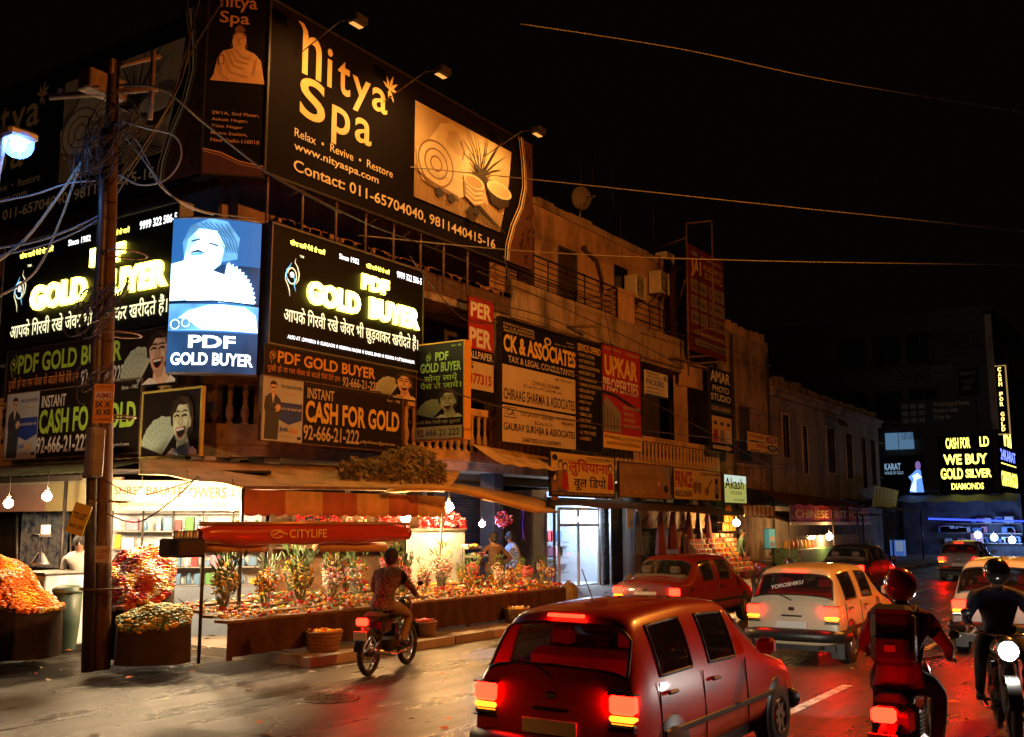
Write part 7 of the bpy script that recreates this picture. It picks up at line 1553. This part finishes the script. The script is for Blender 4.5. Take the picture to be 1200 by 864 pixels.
def standing(akimbo=False, lean=0, head=(1,0,0)):
    J = dict(pelvis=(0,0,.95), waist=(.0,0,1.08), chest=(.01+lean,0,1.25), upper=(.0+lean,0,1.40), neck=(.0+lean*1.2,0,1.50), jaw=(.03+lean*1.3,0,1.555), head=(.02+lean*1.4,0,1.62), crown=(.01+lean*1.4,0,1.69), face=head)
    for s, y in (('L',1),('R',-1)):
        J.update({'hip'+s:(0,y*.10,.88),'thigh'+s:(.01,y*.12,.70),'knee'+s:(.03,y*.14,.48),'calf'+s:(-.01,y*.145,.32),'ankle'+s:(-.03,y*.15,.08),'toe'+s:(.12,y*.18,.035)})
        J['shoulder'+s] = (lean,y*.19,1.41)
        if akimbo: J.update({'elbow'+s:(-.10,y*.42,1.17),'wrist'+s:(.04,y*.22,1.02),'palm'+s:(.09,y*.17,1.0)})
        else: J.update({'elbow'+s:(.02,y*.25,1.13),'wrist'+s:(.12,y*.24,.90),'palm'+s:(.15,y*.23,.82)})
    return J
def riding():
    J = dict(pelvis=(-.22,0,.93), waist=(-.18,0,1.05), chest=(-.08,0,1.22), upper=(-.02,0,1.37), neck=(.02,0,1.46), jaw=(.07,0,1.50), head=(.07,0,1.58), crown=(.06,0,1.65), face=(1,0,-.1))
    for s, y in (('L',1),('R',-1)):
        J.update({'hip'+s:(-.18,y*.12,.90),'thigh'+s:(.02,y*.18,.86),'knee'+s:(.22,y*.22,.76),'calf'+s:(.12,y*.22,.58),'ankle'+s:(-.04,y*.22,.40),'toe'+s:(.10,y*.24,.36)})
        J.update({'shoulder'+s:(-.01,y*.19,1.36),'elbow'+s:(.12,y*.32,1.14),'wrist'+s:(.26,y*.30,1.06),'palm'+s:(.30,y*.29,1.05)})
    return J
p1 = F(578,700,13.35); person('man in a brown shirt seen from behind with hands on hips by the blue bulb', (p1.x,13.35,.13), 1.15, standing(True), mat('brown_shirt',(.07,.035,.022),.85,bump=.3,scale=8), mat('dark_trouser',(.03,.03,.035),.9))
p2 = F(604,700,14.0); person('man in a blue and white checked shirt beside the man with hands on hips', (p2.x,14.0,.13), 2.6, standing(False,.10), plaid('checked_shirt',(.42,.45,.55),(.10,.14,.32)), mat('grey_trouser',(.08,.08,.09),.9))
p3 = PT(905,690,38); person('vendor in a dark green shirt standing in the dark beside the cyan lit fridge', (p3.x-1,13.8,.13), -1.2, standing(False,.05), mat('green_shirt',(.05,.10,.06),.9), M_blackp)
p5 = PT(86,640,17.3); person('flower seller in a pale shirt standing between the white counter and the kiosk', (p5.x+.25,p5.y+.2,.13), -2.2, standing(False,.06), mat('pale_shirt',(.45,.42,.38),.85), M_brownp, sleeve='short')
bk1 = F(437,735,10.2)
motorcycle('motorcycle under the brown jacketed rider by the kerb in front of the bouquets', (bk1.x,9.9,0), .25, paint('black_bike_paint',(.02,.02,.02)))
person('rider in a brown checked jacket sitting on the motorcycle by the bouquets', (bk1.x,9.9,0), .25, riding(), plaid('brown_check_jacket',(.13,.09,.05),(.05,.035,.025)), mat('khaki_trouser',(.20,.14,.07),.9), sleeve='long', near_=True)
motorcycle('riderless black motorcycle parked by the kerb below the lit white door', (25.2,10.35,0), .5, paint('black_bike_paint',(.02,.02,.02)), lit=False)
motorcycle('riderless red motorcycle parked by the kerb in front of the hanging garments', (28.6,10.3,0), .7, paint('red_bike_paint',(.3,.02,.015)), lit=False)
motorcycle('riderless blue motorcycle parked by the kerb near the snack racks', (31.4,10.4,0), .6, paint('blue_bike_paint',(.03,.05,.2)), lit=False)
motorcycle('motorcycle coming towards us with its headlamp blazing at the right edge', (11.7,1.75,0), PI+.25, paint('black_bike_paint',(.02,.02,.02)), lit=False, head=True)
person('rider with a dark helmet coming towards us behind the blazing headlamp', (11.7,1.75,0), PI+.25, riding(), mat('navy_jacket',(.03,.04,.09),.8), mat('dark_trouser',(.03,.03,.035),.9), helmet=mat('black_helmet',(.02,.02,.02),.2,coat=1))
motorcycle('added motorcycle with a red tail lamp riding away in the near lane at lower right', (8.6,2.0,0), .05, paint('maroon_bike_paint',(.2,.02,.01)))  # added to bring a red tail lamp glow to the lower right
person('rider with a red helmet riding away at lower right', (8.6,2.0,0), .05, riding(), near_=True, shirt=mat('dark_red_shirt',(.22,.03,.02),.9,bump=.5,scale=14), trouser=mat('dark_trouser',(.03,.03,.035),.9), helmet=mat('red_helmet',(.4,.02,.015),.2,coat=1))


BP = thing('backpack', 'black backpack on the back of the red helmeted rider', 'backpack', (8.6,2.0,0), (0,0,.05))
M_bp = mat('black_nylon', (.018,.018,.02), .7, bump=.5, scale=30)
for nm, a_, c_, m_ in (('bag',(-.40,-.16,.98),(-.20,.16,1.40),M_bp),('front_pocket',(-.46,-.13,1.0),(-.395,.13,1.20),M_bp),('top_flap',(-.42,-.15,1.34),(-.22,.15,1.43),M_bp),('logo_patch',(-.468,-.04,1.08),(-.461,.04,1.13),M_greyp)):
    b = MB(); b.bbox(a_, c_, .05 if nm != 'logo_patch' else .002); o = b.build(nm, m_, BP, world=False); o.rotation_euler = (0, .14, 0); o.location = (-.19,0,.02)
b = MB()
for s in (-1,1): b.tube([(-.20,s*.12,1.36),(-.08,s*.13,1.46),(.06,s*.13,1.36),(.07,s*.15,1.2),(-.15,s*.15,1.06)], .018, 6)
b.build('strap', M_bp, BP, world=False)
